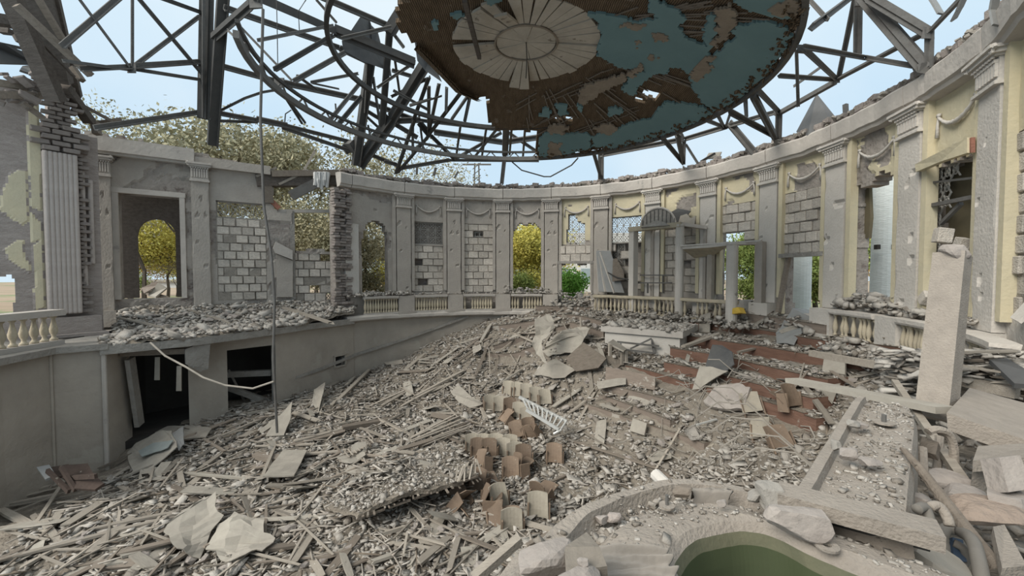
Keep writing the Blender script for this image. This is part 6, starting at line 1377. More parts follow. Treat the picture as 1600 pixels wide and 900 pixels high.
# planks, stones on the gallery
for i in range(46):
    t = rnd.uniform(.05, .97); k = t * (len(edge) - 1); a = int(min(k, len(edge) - 2)); p = Vector(edge[a]).lerp(Vector(edge[a + 1]), k - a); z = LA + LD * (LLEN * (.09 + .9 * t)); s_ = p.lerp(z, rnd.uniform(.05, .9)); s = rnd.uniform(.12, .32)
    o_ = INST('rubble_stone', STN[rnd.randrange(8)], Matrix.Translation((s_.x, s_.y, gal_z(s_.x, s_.y) + s * .25)) @ Euler((0, 0, rnd.uniform(0, 6))).to_matrix().to_4x4() @ Matrix.Diagonal((s * 1.4, s, s * .7, 1)), None, '-', 'stone', 'stones on the gallery'); SCAT.append((o_, ('large' if s > .25 else 'small' if s < .17 else 'middling') + ' masonry lump', 'on the gallery ' + ('by the left window' if t < .45 else 'by the block infill' if t < .7 else 'by the collapsed bay'), s_.y))
def GP(x, y, up=.05):
    r = ray(x, y); 
    for i in range(500):
        t = 8 + i * .02; p = r * t
        if p.z + EZ < gal_z(p.x, p.y) or p.z + EZ < 3.02: break
    return Vector((p.x, p.y, p.z + EZ + up))
for a, b, w, mt, lb in (((188, 500), (266, 517), 6, M_WOOD, 'pale lath on the gallery below the left window'), ((416, 473), (518, 508), 7, M_WOOD, 'long pale batten projecting over the gallery edge at the collapsed bay'), ((212, 500), (217, 468), 6, M_WOOD, 'short upright lath below the left window'), ((218, 488), (265, 470), 5, M_WOOD, 'slanting stick below the left window'), ((246, 508), (270, 494), 5, M_WOOD, 'little stick at the gallery edge below the left window'), ((322, 496), (362, 507), 6, M_WOOD, 'pale lath on the gallery below the pale block infill'), ((296, 487), (312, 491), 5, M_WOOD, 'short lath on the gallery beside the left pilaster'), ((232, 458), (262, 470), 10, M_WOODD, 'brown board lying in the left window')):
    p, q = GP(*a), GP(*b); ww = w * p.y / F; lay('plank', p, q, ww, ww * .4, mt, lb)
q = MB().slab([GP(222, 462, .3), GP(246, 455, .4), GP(248, 460, .35), GP(226, 468, .2)], .05); q.obj('brown_board', M_RISERG, label='dark brown board leaning in the sill of the left window', cat='board')
q = MB().slab([GP(232, 467, .1), GP(248, 456, .35), GP(262, 462, .3), GP(244, 470, .1)], .06); q.obj('grey_board', M_PANEL, label='grey board slanting in the sill of the left window', cat='board')
# pieces hanging under the gallery edge by the first doorway
q = MB().beam(Dp(188, 552, 10.2), Dp(292, 548, 10.9), .2, .14); q.obj('fallen_beam', M_WOODD, label='brown beam hanging under the gallery edge above the dark doorway', cat='beam')
q = MB().beam(Dp(203, 560, 10.3), Dp(218, 664, 10.6), .26, .1); q.obj('leaning_board', M_SLAB, label='grey board standing in the dark doorway', cat='board')
q = MB().slab([Dp(288, 545, 10.8), Dp(328, 530, 11.2), Dp(324, 575, 11.2), Dp(312, 580, 11.1), Dp(289, 568, 10.8)], .08); q.obj('hanging_flap', M_SLAB, label='dark flap of plaster hanging right of the dark doorway', cat='plaster')
for i, (x, y0, y1, lb) in enumerate(((245, 558, 594, 'upper strip of pale paper hanging in the dark doorway'), (279, 572, 611, 'lower strip of white paper hanging in the dark doorway'))):
    q = MB().slab([Dp(x - 4, y1, 10.6), Dp(x + 4, y1, 10.6), Dp(x + 4, y0, 10.6), Dp(x - 3, y0, 10.6)], .02); q.obj('hanging_strip', M_PANEL, label=lb, cat='paper')
for a, b, w, lb in (((352, 585), (424, 582), .18, 'upper fallen beam inside the second doorway'), ((355, 605), (420, 628), .16, 'lower fallen beam inside the second doorway'), ((357, 578), (385, 632), .06, 'thin stick leaning inside the second doorway')):
    q = MB().beam(Dp(*a, 13.0), Dp(*b, 13.4), w); q.obj('fallen_beam', M_SLAB, label=lb, cat='beam')

# ---------------------------------------------------------------- bent sheets and large panels
def sheet(name, px, label, mt, lift=.1, t=.02, cat='sheet', sub=7, crum=.05, seed=0, lifts=None, Ys=None, parent=None):
    """a crumpled sheet whose outline was surveyed; laid on the ground or on given distances"""
    P = []
    for i, (x, y) in enumerate(px):
        if Ys: P.append(Dp(x, y, Ys[i]))
        else: P.append(TG(x, y, lifts[i] if lifts else lift))
    from mathutils.geometry import tessellate_polygon
    c = sum(P, Vector()) / len(P); bm = bmesh.new(); vs = [bm.verts.new(p) for p in P]
    for tri in tessellate_polygon([P]):
        try: bm.faces.new([vs[i] for i in tri])
        except ValueError: pass
    bmesh.ops.subdivide_edges(bm, edges=bm.edges[:], cuts=3, use_grid_fill=True)
    L = max((p - c).length for p in P)
    bm.normal_update()
    for v in bm.verts: v.co += Vector((fbm(v.co.x * 2, v.co.y * 2, seed + v.co.z, 1.5), fbm(v.co.y * 2, v.co.x * 2, seed + 3, 1.5), fbm(v.co.x * 2 + 4, v.co.y * 2, seed, 1.3))) * crum
    bm.normal_update(); bmesh.ops.recalc_face_normals(bm, faces=bm.faces[:])
    n = sum((f.normal * f.calc_area() for f in bm.faces), Vector())
    if n.dot(Vector((0, 0, EZ)) - c) < 0: bmesh.ops.reverse_faces(bm, faces=bm.faces[:])
    bm.normal_update(); n = sum((f.normal * f.calc_area() for f in bm.faces), Vector()).normalized()
    bm.verts.index_update(); V = [v.co.copy() for v in bm.verts]; Fc = [tuple(v.index for v in f.verts) for f in bm.faces]; k = len(V)
    rim = [(e.verts[0].index, e.verts[1].index) for e in bm.edges if len(e.link_faces) == 1]; bm.free()
    V += [v - n * t for v in V]; Fc += [tuple(a + k for a in f[::-1]) for f in Fc] + [(a, b, b + k, a + k) for a, b in rim]
    return OBJ(name, V, Fc, mt, parent, label=None if parent else label, cat=None if parent else cat)
o = empty('curled_sheet', TG(240, 735, .0), 'curled pale sheet with a glassy corner below the dark doorway', 'sheet')
sheet('sheet', [(199, 714), (214, 705), (250, 697), (266, 698), (276, 722), (240, 738), (208, 752)], '', M_PANEL, lifts=[.1, .2, .35, .4, .35, .12, .05], parent=o, seed=1)
sheet('glassy_patch', [(216, 722), (240, 715), (270, 716), (262, 724), (222, 732)], '', M_PATCH, lifts=[.26, .36, .42, .36, .24], parent=o, seed=1, crum=.02)
sheet('folded_flap', [(266, 704), (286, 698), (288, 714), (277, 723)], '', M_SHEETG, lifts=[.4, .5, .3, .3], parent=o, seed=2)
sheet('flat_sheet', [(242, 684), (262, 673), (300, 672), (331, 676), (322, 690), (290, 694), (265, 693)], 'broad flat pale panel lying before the two doorways', M_PANEL, .12, .03, 'panel', crum=.02)
sheet('crumpled_sheet', [(264, 876), (268, 845), (300, 826), (338, 814), (340, 840), (326, 862), (312, 884), (268, 887)], 'crumpled pale tin sheet at the bottom left, left one of a pair', M_PANEL, lifts=[.25, .3, .4, .5, .3, .15, .12, .2], seed=4, crum=.09)
sheet('crumpled_sheet', [(330, 874), (342, 846), (362, 836), (410, 836), (428, 862), (412, 880), (376, 893), (350, 884)], 'crumpled pale tin sheet at the bottom left, right one of a pair', M_PANEL, lifts=[.15, .25, .35, .3, .2, .2, .15, .15], seed=6, crum=.10)
sheet('wide_sheet', [(411, 763), (428, 738), (444, 719), (480, 718), (470, 740), (460, 760)], 'wide flat panel left of the lath mat', M_PANEL, .22, .03, 'panel', crum=.02)
sheet('leaning_sheet', [(414, 688), (430, 672), (457, 655), (454, 676), (444, 688)], 'pale panel leaning at the foot of the thin pole', M_PANEL, lifts=[.1, .25, .5, .35, .1], cat='panel', crum=.02)
sheet('leaning_sheet', [(487, 636), (491, 624), (508, 616), (504, 634), (498, 650)], 'small pale panel standing up by the long thick beam', M_PANEL, lifts=[.1, .3, .4, .3, .1], cat='panel', crum=.02)
sheet('bent_board', [(703, 619), (716, 611), (738, 626), (755, 641), (752, 647), (734, 645), (716, 632)], 'bent flat panel lying left of the upper row of seats', M_PANEL, lifts=[.12, .2, .12, .2, .25, .12, .06], t=.03, cat='panel', crum=.02)
sheet('flat_board', [(600, 572), (628, 567), (630, 574), (604, 575)], 'small flat board on the slope below the stringer', M_PANEL, .15, .03, 'panel', crum=.01)
sheet('torn_sheet', [(833, 522), (838, 494), (858, 489), (867, 513), (853, 524), (847, 533), (850, 552), (856, 566), (842, 553), (833, 536)], 'tall torn sheet of pale tin standing folded before the white block', M_PANEL, Ys=[12.4, 12.6, 12.8, 12.5, 12.3, 12.2, 11.9, 11.6, 12.0, 12.2], seed=8, crum=.12, cat='metal sheet')
sheet('torn_sheet', [(846, 562), (862, 552), (866, 544), (880, 548), (905, 534), (926, 535), (914, 552), (902, 566), (880, 563), (858, 568)], 'flat torn sheet of pale tin lying at the foot of the standing one', M_PANEL, lifts=[.3, .35, .4, .35, .5, .55, .3, .22, .22, .22], seed=9, crum=.10, cat='metal sheet')
sheet('torn_sheet', [(832, 596), (846, 582), (870, 574), (900, 592), (884, 603), (856, 602)], 'corrugated torn sheet lying below the other two before the white block', M_PANEL, .22, seed=10, crum=.07, cat='metal sheet')
q = MB().slab([TG(884, 588, .5), TG(912, 565, .55), TG(948, 580, .35), TG(935, 592, .3), TG(900, 600, .3)], .04); q.obj('grey_board', M_WOODD, label='smooth brownish board lying below the white block', cat='board')
q = MB().slab([TG(947, 600, .0), TG(948, 588, .22), TG(1025, 604, .22), TG(1024, 612, .0)], .06); q.obj('standing_board', M_RISERG, label='long pale board standing on edge on the terrace below the white block', cat='board')
o = empty('bent_plate', TG(1115, 612, 0), 'bent tin plate with an upright dark grey flap on the terraces', 'metal sheet')
sheet('flat_part', [(1080, 624), (1094, 598), (1112, 602), (1136, 608), (1120, 618), (1092, 624)], '', M_PANEL, lifts=[.2, .4, .4, .4, .3, .2], parent=o, seed=11, crum=.03)
sheet('upright_flap', [(1101, 596), (1112, 575), (1128, 577), (1143, 585), (1147, 603), (1130, 609)], '', M_SHEETD, lifts=[.35, .6, .6, .5, .3, .35], parent=o, seed=12, crum=.02)
sheet('concrete_cake', [(1098, 640), (1120, 624), (1150, 626), (1172, 640), (1158, 654), (1122, 658), (1106, 652)], 'broken cake of plaster in the tangle of wires', M_STONE, .22, .10, 'rubble', crum=.05)
sheet('grey_tin', [(1212, 530), (1238, 514), (1262, 507), (1273, 520), (1258, 532), (1240, 544), (1213, 543)], 'bright grey tin sheet lying bent on the upper terraces', M_SHEETG, lifts=[.15, .3, .5, .35, .2, .1, .1], seed=14, crum=.05, cat='metal sheet')
for px, lf, lb in (([(1286, 592), (1290, 573), (1322, 574), (1322, 596)], [.1, .3, .3, .1], 'square pale slab lying on the brown terrace, left of the slanting post'), ([(1093, 523), (1094, 509), (1111, 510), (1110, 524)], [.05, .3, .3, .05], 'small white board standing right of the white block'), ([(1070, 580), (1073, 570), (1078, 571), (1076, 584)], [.05, .25, .2, .05], 'little white chunk standing on the lower brown terrace'), ([(1272, 622), (1286, 624), (1312, 620), (1300, 642), (1280, 636)], [.15, .2, .2, .1, .1], 'cracked pale slab left of the straight ledge'), ([(985, 682), (990, 670), (1012, 677), (1008, 690)], [.1, .2, .2, .1], 'square grey plate on the lower terraces')):
    q = MB().slab([TG(x, y, l) for (x, y), l in zip(px, lf)], .05); q.obj('pale_slab', M_PANEL, label=lb, cat='slab')
# dark broken cabinet at the lower left
M_CAB = mat('dark_cabinet', (.085, .062, .052), (.06, .045, .038), 3, bump=.3, spots=(.2, .18, .15), spot_lim=.66, spot_scale=6)
cb = empty('broken_cabinet', TG(110, 765, 0), 'dark brown broken cabinet lying against the stage box at the lower left', 'cabinet')
for px, Y, mt in (([(58, 733), (78, 729), (88, 745), (72, 752)], [7.7, 7.8, 7.6, 7.5], M_SHEETG), ([(74, 734), (108, 728), (112, 746), (86, 748)], [7.9, 8.0, 7.8, 7.7], M_CAB), ([(96, 730), (138, 727), (148, 744), (108, 747)], [7.9, 8.0, 7.8, 7.7], M_CAB), ([(98, 748), (148, 744), (164, 758), (150, 768), (118, 766)], [7.6, 7.7, 7.5, 7.4, 7.4], M_CAB)):
    q = MB().slab([Dp(x, y, d) for (x, y), d in zip(px, Y)], .05); q.obj('board', mt, cb)
for x0, y0, x1, y1 in ((74, 735, 108, 768), (104, 747, 150, 744), (95, 730, 118, 766)): q = MB().beam(Dp(x0, y0, 7.6), Dp(x1, y1, 7.4), .05, .08); q.obj('batten', M_CAB, cb)

# ---------------------------------------------------------------- collapsed ceiling mat
mt_ = empty('lath_mat', TG(610, 780, 0), 'large collapsed piece of lath ceiling buried in crumbs, its broken edge lifted', 'ceiling piece')
c4 = [TG(500, 790, .02), TG(690, 690, .06), TG(748, 782, .55), TG(560, 852, .50)]
n = 26; V = []
for j in range(n):
    for i in range(n):
        u, v = i / (n - 1), j / (n - 1); p = c4[0].lerp(c4[1], u).lerp(c4[3].lerp(c4[2], u), v); jj = .09 * n2(u * 6, v * 6, 1, 3) * (1 if v > .9 else .3)
        V.append(p + Vector((jj, -jj, .06 * math.sin(u * 5) * v + .05 * fbm(u * 3, v * 3, 1, 1.5))))
Fc = [(j * n + i, (j + 1) * n + i, (j + 1) * n + i + 1, j * n + i + 1) for j in range(n - 1) for i in range(n - 1)]
V2 = V + [v - Vector((0, 0, .07)) for v in V]; k = n * n
bd = [i for i in range(n)] + [j * n + n - 1 for j in range(1, n)] + [(n - 1) * n + i for i in range(n - 2, -1, -1)] + [j * n for j in range(n - 2, 0, -1)]
OBJ('mat_sheet', V2, [f[::-1] for f in Fc] + [tuple(a + k for a in f) for f in Fc] + [(bd[i], bd[(i + 1) % len(bd)], bd[(i + 1) % len(bd)] + k, bd[i] + k) for i in range(len(bd))], M_GROUND, mt_)
for i in range(34):
    u = i / 33 + rnd.uniform(-.012, .012)
    if rnd.random() < .25: continue
    p = c4[3].lerp(c4[2], u) + Vector((0, 0, -.04 + .06 * math.sin(u * 5))); d = (c4[2] - c4[1]).normalized(); L = max(.02, rnd.gauss(.06, .09)); q = MB().beam(p - d * .3, p + d * L + Vector((rnd.uniform(-.05, .05), 0, rnd.uniform(-.06, .0))), rnd.uniform(.02, .04), .014); q.obj('lath', M_WOODD if i % 3 else M_WOOD, mt_)
for i in range(10):
    u = .8 + .02 * i; p = c4[3].lerp(c4[2], u) + Vector((rnd.uniform(-.05, .05), rnd.uniform(.1, .3), .16)); q = MB().beam(p, p + Vector((rnd.uniform(-.12, .12), -.36, -.12)), .03, .012); q.obj('lath', M_WOOD, mt_)
for i in range(5):
    v = .97; p0 = c4[3].lerp(c4[2], i / 5 + .02); p1 = c4[3].lerp(c4[2], i / 5 + .19); q = MB().beam(p0 - Vector((0, -.02, .08)), p1 - Vector((0, -.02, .08)), .04, .03); q.obj('edge_batten', M_WOODD, mt_)
N4 = 1500; uu = nrg.uniform(0, 1, N4); vv = nrg.uniform(0, 1, N4); s = np.exp(nrg.normal(-3.5, .55, N4)).clip(.012, .10)
P = np.array([tuple(c4[0].lerp(c4[1], u).lerp(c4[3].lerp(c4[2], u), v) + Vector((0, 0, .06 * math.sin(u * 5) * v))) for u, v in zip(uu, vv)]); P[:, 2] += .02 + s * .2
batch('crumbs', P, np.c_[s * nrg.uniform(.8, 1.9, N4), s * nrg.uniform(.6, 1.3, N4), s * nrg.uniform(.2, .5, N4)], np.c_[nrg.normal(0, .35, N4), nrg.normal(0, .35, N4), nrg.uniform(0, 6.3, N4)], M_CH, parent=mt_, mi=nrg.choice(3, N4, p=[.3, .5, .2]), jit=.45)
# second mat: parallel laths
m2 = empty('lath_grid', TG(690, 675, 0), 'small panel of parallel laths lying left of the lower row of seats', 'ceiling piece')
a0, a1, b0, b1 = TG(640, 690, .12), TG(718, 660, .2), TG(655, 706, .12), TG(732, 680, .16)
for i in range(8):
    t = i / 7; q = MB().beam(a0.lerp(b0, t) + Vector((rnd.uniform(-.1, .1), 0, 0)), a1.lerp(b1, t) + Vector((rnd.uniform(-.12, .12), 0, rnd.uniform(-.02, .02))), .05, .02); q.obj('lath', M_WOOD, m2)
for t in (.3, .75): q = MB().beam(a0.lerp(a1, t) - Vector((0, 0, .03)), b0.lerp(b1, t) - Vector((0, 0, .03)), .05, .03); q.obj('cross_batten', M_WOODD, m2)
m3 = empty('lath_grid', TG(560, 712, 0), 'small panel of parallel laths lying above the big lath mat', 'ceiling piece')
a0, a1, b0, b1 = TG(538, 715, .15), TG(575, 696, .2), TG(546, 726, .15), TG(584, 706, .2)
for i in range(8):
    t = i / 7; q = MB().beam(a0.lerp(a1, t), b0.lerp(b1, t), .03, .015); q.obj('lath', M_WOOD, m3)
for t in (.2, .8): q = MB().beam(a0.lerp(b0, t) - Vector((0, 0, .02)), a1.lerp(b1, t) - Vector((0, 0, .02)), .04, .02); q.obj('cross_batten', M_WOODD, m3)

# ---------------------------------------------------------------- theatre seats: curved plywood back, tipped-up seat, side standard
def curved(nm, w, h, bend, t, mt, m2=None):
    n, k = 7, 4; V = []
    for j in range(k):
        for i in range(n):
            u = i / (n - 1) - .5; v = j / (k - 1); cr = .03 * (1 - (2 * u) ** 2) if j == k - 1 else 0
            V.append((u * w * (1 - .06 * v), bend * (2 * u) ** 2 - .10 * v * v, v * h + cr))
    N = n * k; V += [(x, y + t, z) for x, y, z in V]
    Fc = [(j * n + i, j * n + i + 1, (j + 1) * n + i + 1, (j + 1) * n + i) for j in range(k - 1) for i in range(n - 1)]; mi = [0] * len(Fc)
    Fc += [tuple(a + N for a in f[::-1]) for f in Fc]; mi += [1] * (len(Fc) - len(mi))
    bd = list(range(n)) + [j * n + n - 1 for j in range(1, k)] + [(k - 1) * n + i for i in range(n - 2, -1, -1)] + [j * n for j in range(k - 2, 0, -1)]
    for i in range(len(bd)): Fc.append((bd[i], bd[i] + N, bd[(i + 1) % len(bd)] + N, bd[(i + 1) % len(bd)])); mi.append(1)
    return mesh_of(nm, V, Fc, [mt, m2 or mt], mi)
SB = {'c': curved('backrest', .44, .46, .05, .018, M_SEATB, M_SEATC), 'b': curved('backrest', .44, .46, .05, .018, M_SEATB, M_SEATB), 'p': curved('backrest', .44, .44, .05, .02, M_SEATP, M_SEATB)}
SS = {'c': curved('seat', .42, .38, .03, .02, M_SEATB, M_SEATC), 'b': curved('seat', .42, .38, .03, .02, M_SEATB, M_SEATB), 'p': curved('seat', .42, .38, .03, .02, M_SEATP, M_SEATB)}
m = MB().slab([(0, -.16, 0), (0, .10, 0), (0, .12, .42), (0, -.14, .40)], .03); SD = mesh_of('side_standard', m.V, m.F, M_SEATB)
def seat(px, py, yaw, tilt, key, label, open_=1.25, group='tumbled theatre seats', sc=.86, sink=.07, roll=0, side=True):
    p = TG(px, py, -sink); o = empty('theatre_seat', p, label, 'theatre seat', group); o.rotation_euler = (tilt, roll, yaw); o.scale = (sc, sc, sc)
    b = bpy.data.objects.new('backrest', SB[key]); COL.objects.link(b); b.parent = o; b.location = (0, .10, .12)
    s_ = bpy.data.objects.new('seat', SS[key if key != 'c' else rnd.choice(('c', 'b'))]); COL.objects.link(s_); s_.parent = o; s_.location = (0, .02, .16); s_.rotation_euler = (1.57 - open_ + .3, 0, 0)
    if side:
        for sx in (-.23, .20):
            d = bpy.data.objects.new('side_standard', SD); COL.objects.link(d); d.parent = o; d.location = (sx, .05, .0)
    return o
R_ = lambda a: math.radians(a)
row = 'tumbled theatre seat in the upper row above the white ladder'
for i, (x, y) in enumerate(((795, 618), (808, 620), (822, 623), (836, 628), (850, 634))): seat(x, y, R_(160 + 8 * i), .1, 'c', ['leftmost grey-backed seat of the upper row behind the white ladder', 'second grey-backed seat of the upper row behind the white ladder', 'middle grey-backed seat of the upper row behind the white ladder', 'fourth grey-backed seat of the upper row behind the white ladder', 'last seat of the upper row, with a dark brown end panel'][i])
for i, (x, y) in enumerate(((764, 640), (780, 642), (797, 645), (812, 652), (824, 662))): seat(x, y, R_(195 - 10 * i), -.1, 'c' if i != 2 else 'b', ['leftmost seat of the second row, two pale backs left of the ladder', 'second seat of the second row left of the ladder', 'brown seat in the middle of the second row left of the ladder', 'fourth seat of the second row touching the ladder', 'last seat of the second row, leaning below the ladder'][i])
for i, (x, y, k) in enumerate(((738, 706, 'c'), (748, 712, 'b'), (757, 704, 'c'), (766, 712, 'b'), (774, 706, 'c'), (785, 712, 'c'), (796, 708, 'c'), (804, 718, 'c'), (818, 724, 'b'))): seat(x, y, R_(185 + rnd.uniform(-14, 14)), rnd.uniform(-.15, .15), k, ['leftmost pale seat of the lower row by the parallel laths', 'narrow brown seat second in the lower row', 'pale seat third in the lower row', 'brown seat fourth in the lower row', 'pale seat in the middle of the lower row', 'pale seat sixth in the lower row', 'pale seat seventh in the lower row', 'front pale seat of the lower row, eighth from its left end', 'brown seat ending the lower row at the right'][i])
for (x, y, yaw, tl, k, lb, op, rl) in ((838, 682, 150, -.5, 'p', 'dusty pink seat lying just below the white ladder', .4, .5), (824, 680, 200, .1, 'b', 'upright plywood seat beside the dusty pink one below the ladder', 1.2, 0), (812, 685, 170, .2, 'b', 'yellowish plywood seat pieces left of the dusty pink one', 1.0, .3), (785, 664, 120, .7, 'b', 'dark brown seat lying flat between the two upper rows', .6, 0),
        (755, 735, 130, .3, 'p', 'pinkish curved seat below the lower row, at its left', .9, .3), (797, 745, 182, .0, 'b', 'large brown seat with a dusty back below the lower row', 1.3, 0), (815, 742, 120, .0, 'b', 'brown seat seen edge on below the right end of the lower row', 1.1, .1), (765, 760, 200, -.9, 'p', 'flat pale pink seat cushion below the lower row', .2, .1), (747, 768, 160, .2, 'b', 'light plywood piece standing left of the flat pink cushion', 1.4, 0),
        (712, 795, 60, .6, 'b', 'folded plywood seat lying open at the right edge of the lath mat', .8, .4), (703, 770, 100, .9, 'b', 'dark plywood shell behind the folded seat by the lath mat', .5, .2), (776, 795, 215, .1, 'c', 'grey folded seat standing open like a book in the foreground', 1.0, 0), (762, 798, 100, .1, 'b', 'dark seat edge left of the open grey seat', 1.3, 0), (840, 808, 175, .0, 'c', 'lone grey seat panel standing right of the foreground seats', 1.3, 0), (866, 722, 170, .0, 'b', 'small brown seat standing alone on the bare rubble', 1.5, 0), (798, 826, 185, -.2, 'c', 'grey box-like seat at the bottom of the seat pile', .9, 0), (782, 828, 150, .5, 'b', 'brown seat lying on its side at the bottom of the seat pile', .8, .5), (852, 776, 140, -.5, 'b', 'grey brown seat shell lying behind the lone grey panel', .4, 0),
        (1180, 648, 150, .4, 'c', 'pale seat buried in the wire tangle', .8, .3), (1232, 665, 200, .2, 'b', 'orange brown seat board left of the straight ledge', 1.2, 0), (1195, 690, 130, .6, 'c', 'grey seat shell low in the wire tangle', .6, .4), (1225, 705, 170, .6, 'b', 'dark brown seat low beside the straight ledge', .9, .2)):
    seat(x, y, R_(yaw), tl, k, lb, op, roll=rl)
# white ladder
ld2 = empty('ladder', TG(850, 650, 0), 'bright white metal ladder lying across the seats', 'ladder')
ra0, ra1, rb0, rb1 = Dp(811, 620, 10.2), Dp(885, 658, 9.9), Dp(822, 640, 9.75), Dp(873, 671, 9.5)
for a, b in ((ra0, ra1), (rb0, rb1)): q = MB().beam(a, b, .05, .07); q.obj('rail', M_SILVER, ld2)
for i in range(9): t = .08 + i * .105; q = MB().beam(ra0.lerp(ra1, t), rb0.lerp(rb1, t), .035, .03); q.obj('rung', M_SILVER, ld2)
q = MB().tube([Dp(885, 658, 9.9), Dp(876, 672, 9.5), Dp(865, 678, 9.5)], .03, 6); q.obj('foot', M_SILVER, ld2)
# big white block on the terraces
wb = empty('control_booth', TG(1000, 550, 0), 'low white plastered block with a rubble-strewn top on the terraces', 'block')
b0, b1 = Dp(945, 549, 13.0), Dp(1062, 553, 11.7); d_ = (b1 - b0); d_.z = 0; dn = Vector((-d_.y, d_.x, 0)).normalized(); bk = dn * 2.0
zt = 3.02; zb = 1.9
F4 = [b0, b1, b1 + bk, b0 + bk]
q = MB().slab([Vector((p.x, p.y, zt - .12)) for p in F4], zt - .12 - zb, down=(0, 0, -1)); q.obj('body', M_WHITE, wb)
ex = d_.normalized() * .1; T4 = [b0 - ex - dn * .1, b1 + ex - dn * .1, b1 + ex + bk + dn * .1, b0 - ex + bk + dn * .1]
q = MB().slab([Vector((p.x, p.y, zt + .05)) for p in T4], .18, down=(0, 0, -1)); q.obj('top_slab', M_CORN, wb)
N5 = 420; uu = nrg.uniform(0, 1, N5); vv = nrg.uniform(0, 1, N5); s = np.exp(nrg.normal(-2.8, .5, N5)).clip(.03, .22); P = np.array([tuple(T4[0].lerp(T4[1], u).lerp(T4[3].lerp(T4[2], u), v)) for u, v in zip(uu, vv)]); P[:, 2] = zt + .05 + s * .25
batch('rubble_cover', P, np.c_[s * 1.5, s, s * .6], np.c_[nrg.normal(0, .35, N5), nrg.normal(0, .35, N5), nrg.uniform(0, 6.3, N5)], M_CH, parent=wb, mi=nrg.choice(3, N5, p=[.5, .38, .12]), jit=.4)
for x0, y0, x1, y1 in ((964, 534, 1030, 541), (964, 545, 1025, 552), (985, 545, 1018, 529), (1018, 528, 1022, 553), (970, 535, 970, 553)): q = MB().beam(Dp(x0, y0, 12.2), Dp(x1, y1, 11.9), .05); q.obj('bracket_bar', M_STEELR, wb)
tb = empty('small_table', TG(965, 560, 0), 'small broken wooden stand before the white block', 'stand')
q = MB().slab([Dp(950, 535, 11.9), Dp(975, 548, 11.5), Dp(980, 545, 11.9), Dp(958, 530, 12.3)], .05); q.obj('top', M_PANEL, tb)
for x, y0, y1 in ((953, 538, 556), (972, 550, 570), (978, 548, 566)): q = MB().beam(Dp(x, y0, 11.8), Dp(x, y1, 11.8), .08); q.obj('leg', M_WOOD, tb)
q = MB().tube([Dp(907, 496, 13.5), Dp(908, 528, 13.3)], .035, 6); q.obj('thin_stake', M_WOOD, label='thin upright stake left of the white block', cat='stake')
q = MB().slab([Wp(1149, 492, 7.6), Wp(1151, 483, 7.6), Wp(1162, 481, 7.6), Wp(1166, 490, 7.55)], .2); q.obj('foil_bag', M_YELLOWF, label='small shiny yellow bag at the right end of the long balustrade', cat='bag')
# tangle of wires
for i in range(34):
    x = rnd.uniform(1045, 1240); y = rnd.uniform(610, 745); p = TG(x, y, rnd.uniform(.05, .3)); pts = [p]
    yaw = rnd.choice((2.4, 2.6, .6, 5.4)) + rnd.gauss(0, .6); 
    for k in range(6): pts.append(pts[-1] + Vector((math.cos(yaw), math.sin(yaw), 0)) * rnd.uniform(.12, .32) + Vector((0, 0, rnd.gauss(.02, .12)))); yaw += rnd.gauss(0, .35); pts[-1].z = max(pts[-1].z, g2(pts[-1].x, pts[-1].y) + .03)
    m = MB().tube(pts, rnd.uniform(.006, .013), 5); m.obj('wire', M_WIRE, label='thin dusty wire in the tangle left of the straight ledge', cat='wire', group='wires in the tangle')
for i in range(5):
    p = TG(1115 + i * 25, 600 + i * 18, .5); lb = ['first', 'second', 'third', 'fourth', 'fifth'][i]
    c_ = Dp(1120 + 22 * i, 620 + 26 * i, 8.6 - .6 * i); m = MB().tube([c_ + Vector((-.5, .3, -.15)), c_ + Vector((-.2, .1, .2)), c_ + Vector((.2, -.2, .25)), c_ + Vector((.55, -.5, -.1))], .014, 5); m.obj('looped_wire', M_WIRE, label='%s arching wire of the tangle, counted from the bent tin plate' % lb, cat='wire')
q = MB().beam(Dp(1088, 664, 8.6), Dp(1120, 655, 8.7), .03); q.obj('bright_rod', M_SILVER, label='short bright rod in the wire tangle', cat='rod')
# ================================================================== THE VIEWER'S BOX: curved ledge, straight ledge, rail
def strip(name, O, I, prof, mats, parent, ncut, caps=True):
    V = []; mi = []; Fc = []; k = len(prof)
    for o, i_ in zip(O, I):
        for s, z in prof:
            p = o.lerp(i_, s); V.append((p.x, p.y, z + .006 * fbm(p.x * 3, p.y * 3, 2, 2)))
    n = len(O)
    for a in range(n - 1):
        for j in range(k - 1):
            Fc.append((a * k + j, (a + 1) * k + j, (a + 1) * k + j + 1, a * k + j + 1)); mi.append(0 if ncut is None or j < ncut else 2 if j == ncut else 1)
    if caps: Fc += [tuple(range(k)), tuple((n - 1) * k + j for j in range(k))[::-1]]; mi += [0, 0]
    return OBJ(name, V, Fc, mats, parent, mi)
def resample(P, n):
    L = [0]
    for a, b in zip(P, P[1:]): L.append(L[-1] + (b - a).length)
    out = []
    for i in range(n):
        d = L[-1] * i / (n - 1); k = 0
        while k < len(P) - 2 and d > L[k + 1]: k += 1
        out.append(P[k].lerp(P[k + 1], (d - L[k]) / max(1e-6, L[k + 1] - L[k])))
    return out
Zs = 3.83
cl = empty('curved_ledge', (.7, 1.6, 2.6), 'dusty curved box ledge with a green painted inner edge, nearest the viewer', 'ledge')
Opx = [(800, 890), (838, 848), (880, 810), (915, 790), (950, 775), (990, 762), (1030, 753), (1065, 751), (1100, 754), (1140, 760), (1180, 768), (1235, 782), (1300, 800), (1405, 830)]
O = [Vector((-.35, .55, Zs)), Vector((-.12, .98, Zs))] + [Zp(x, y, Zs) for x, y in Opx]
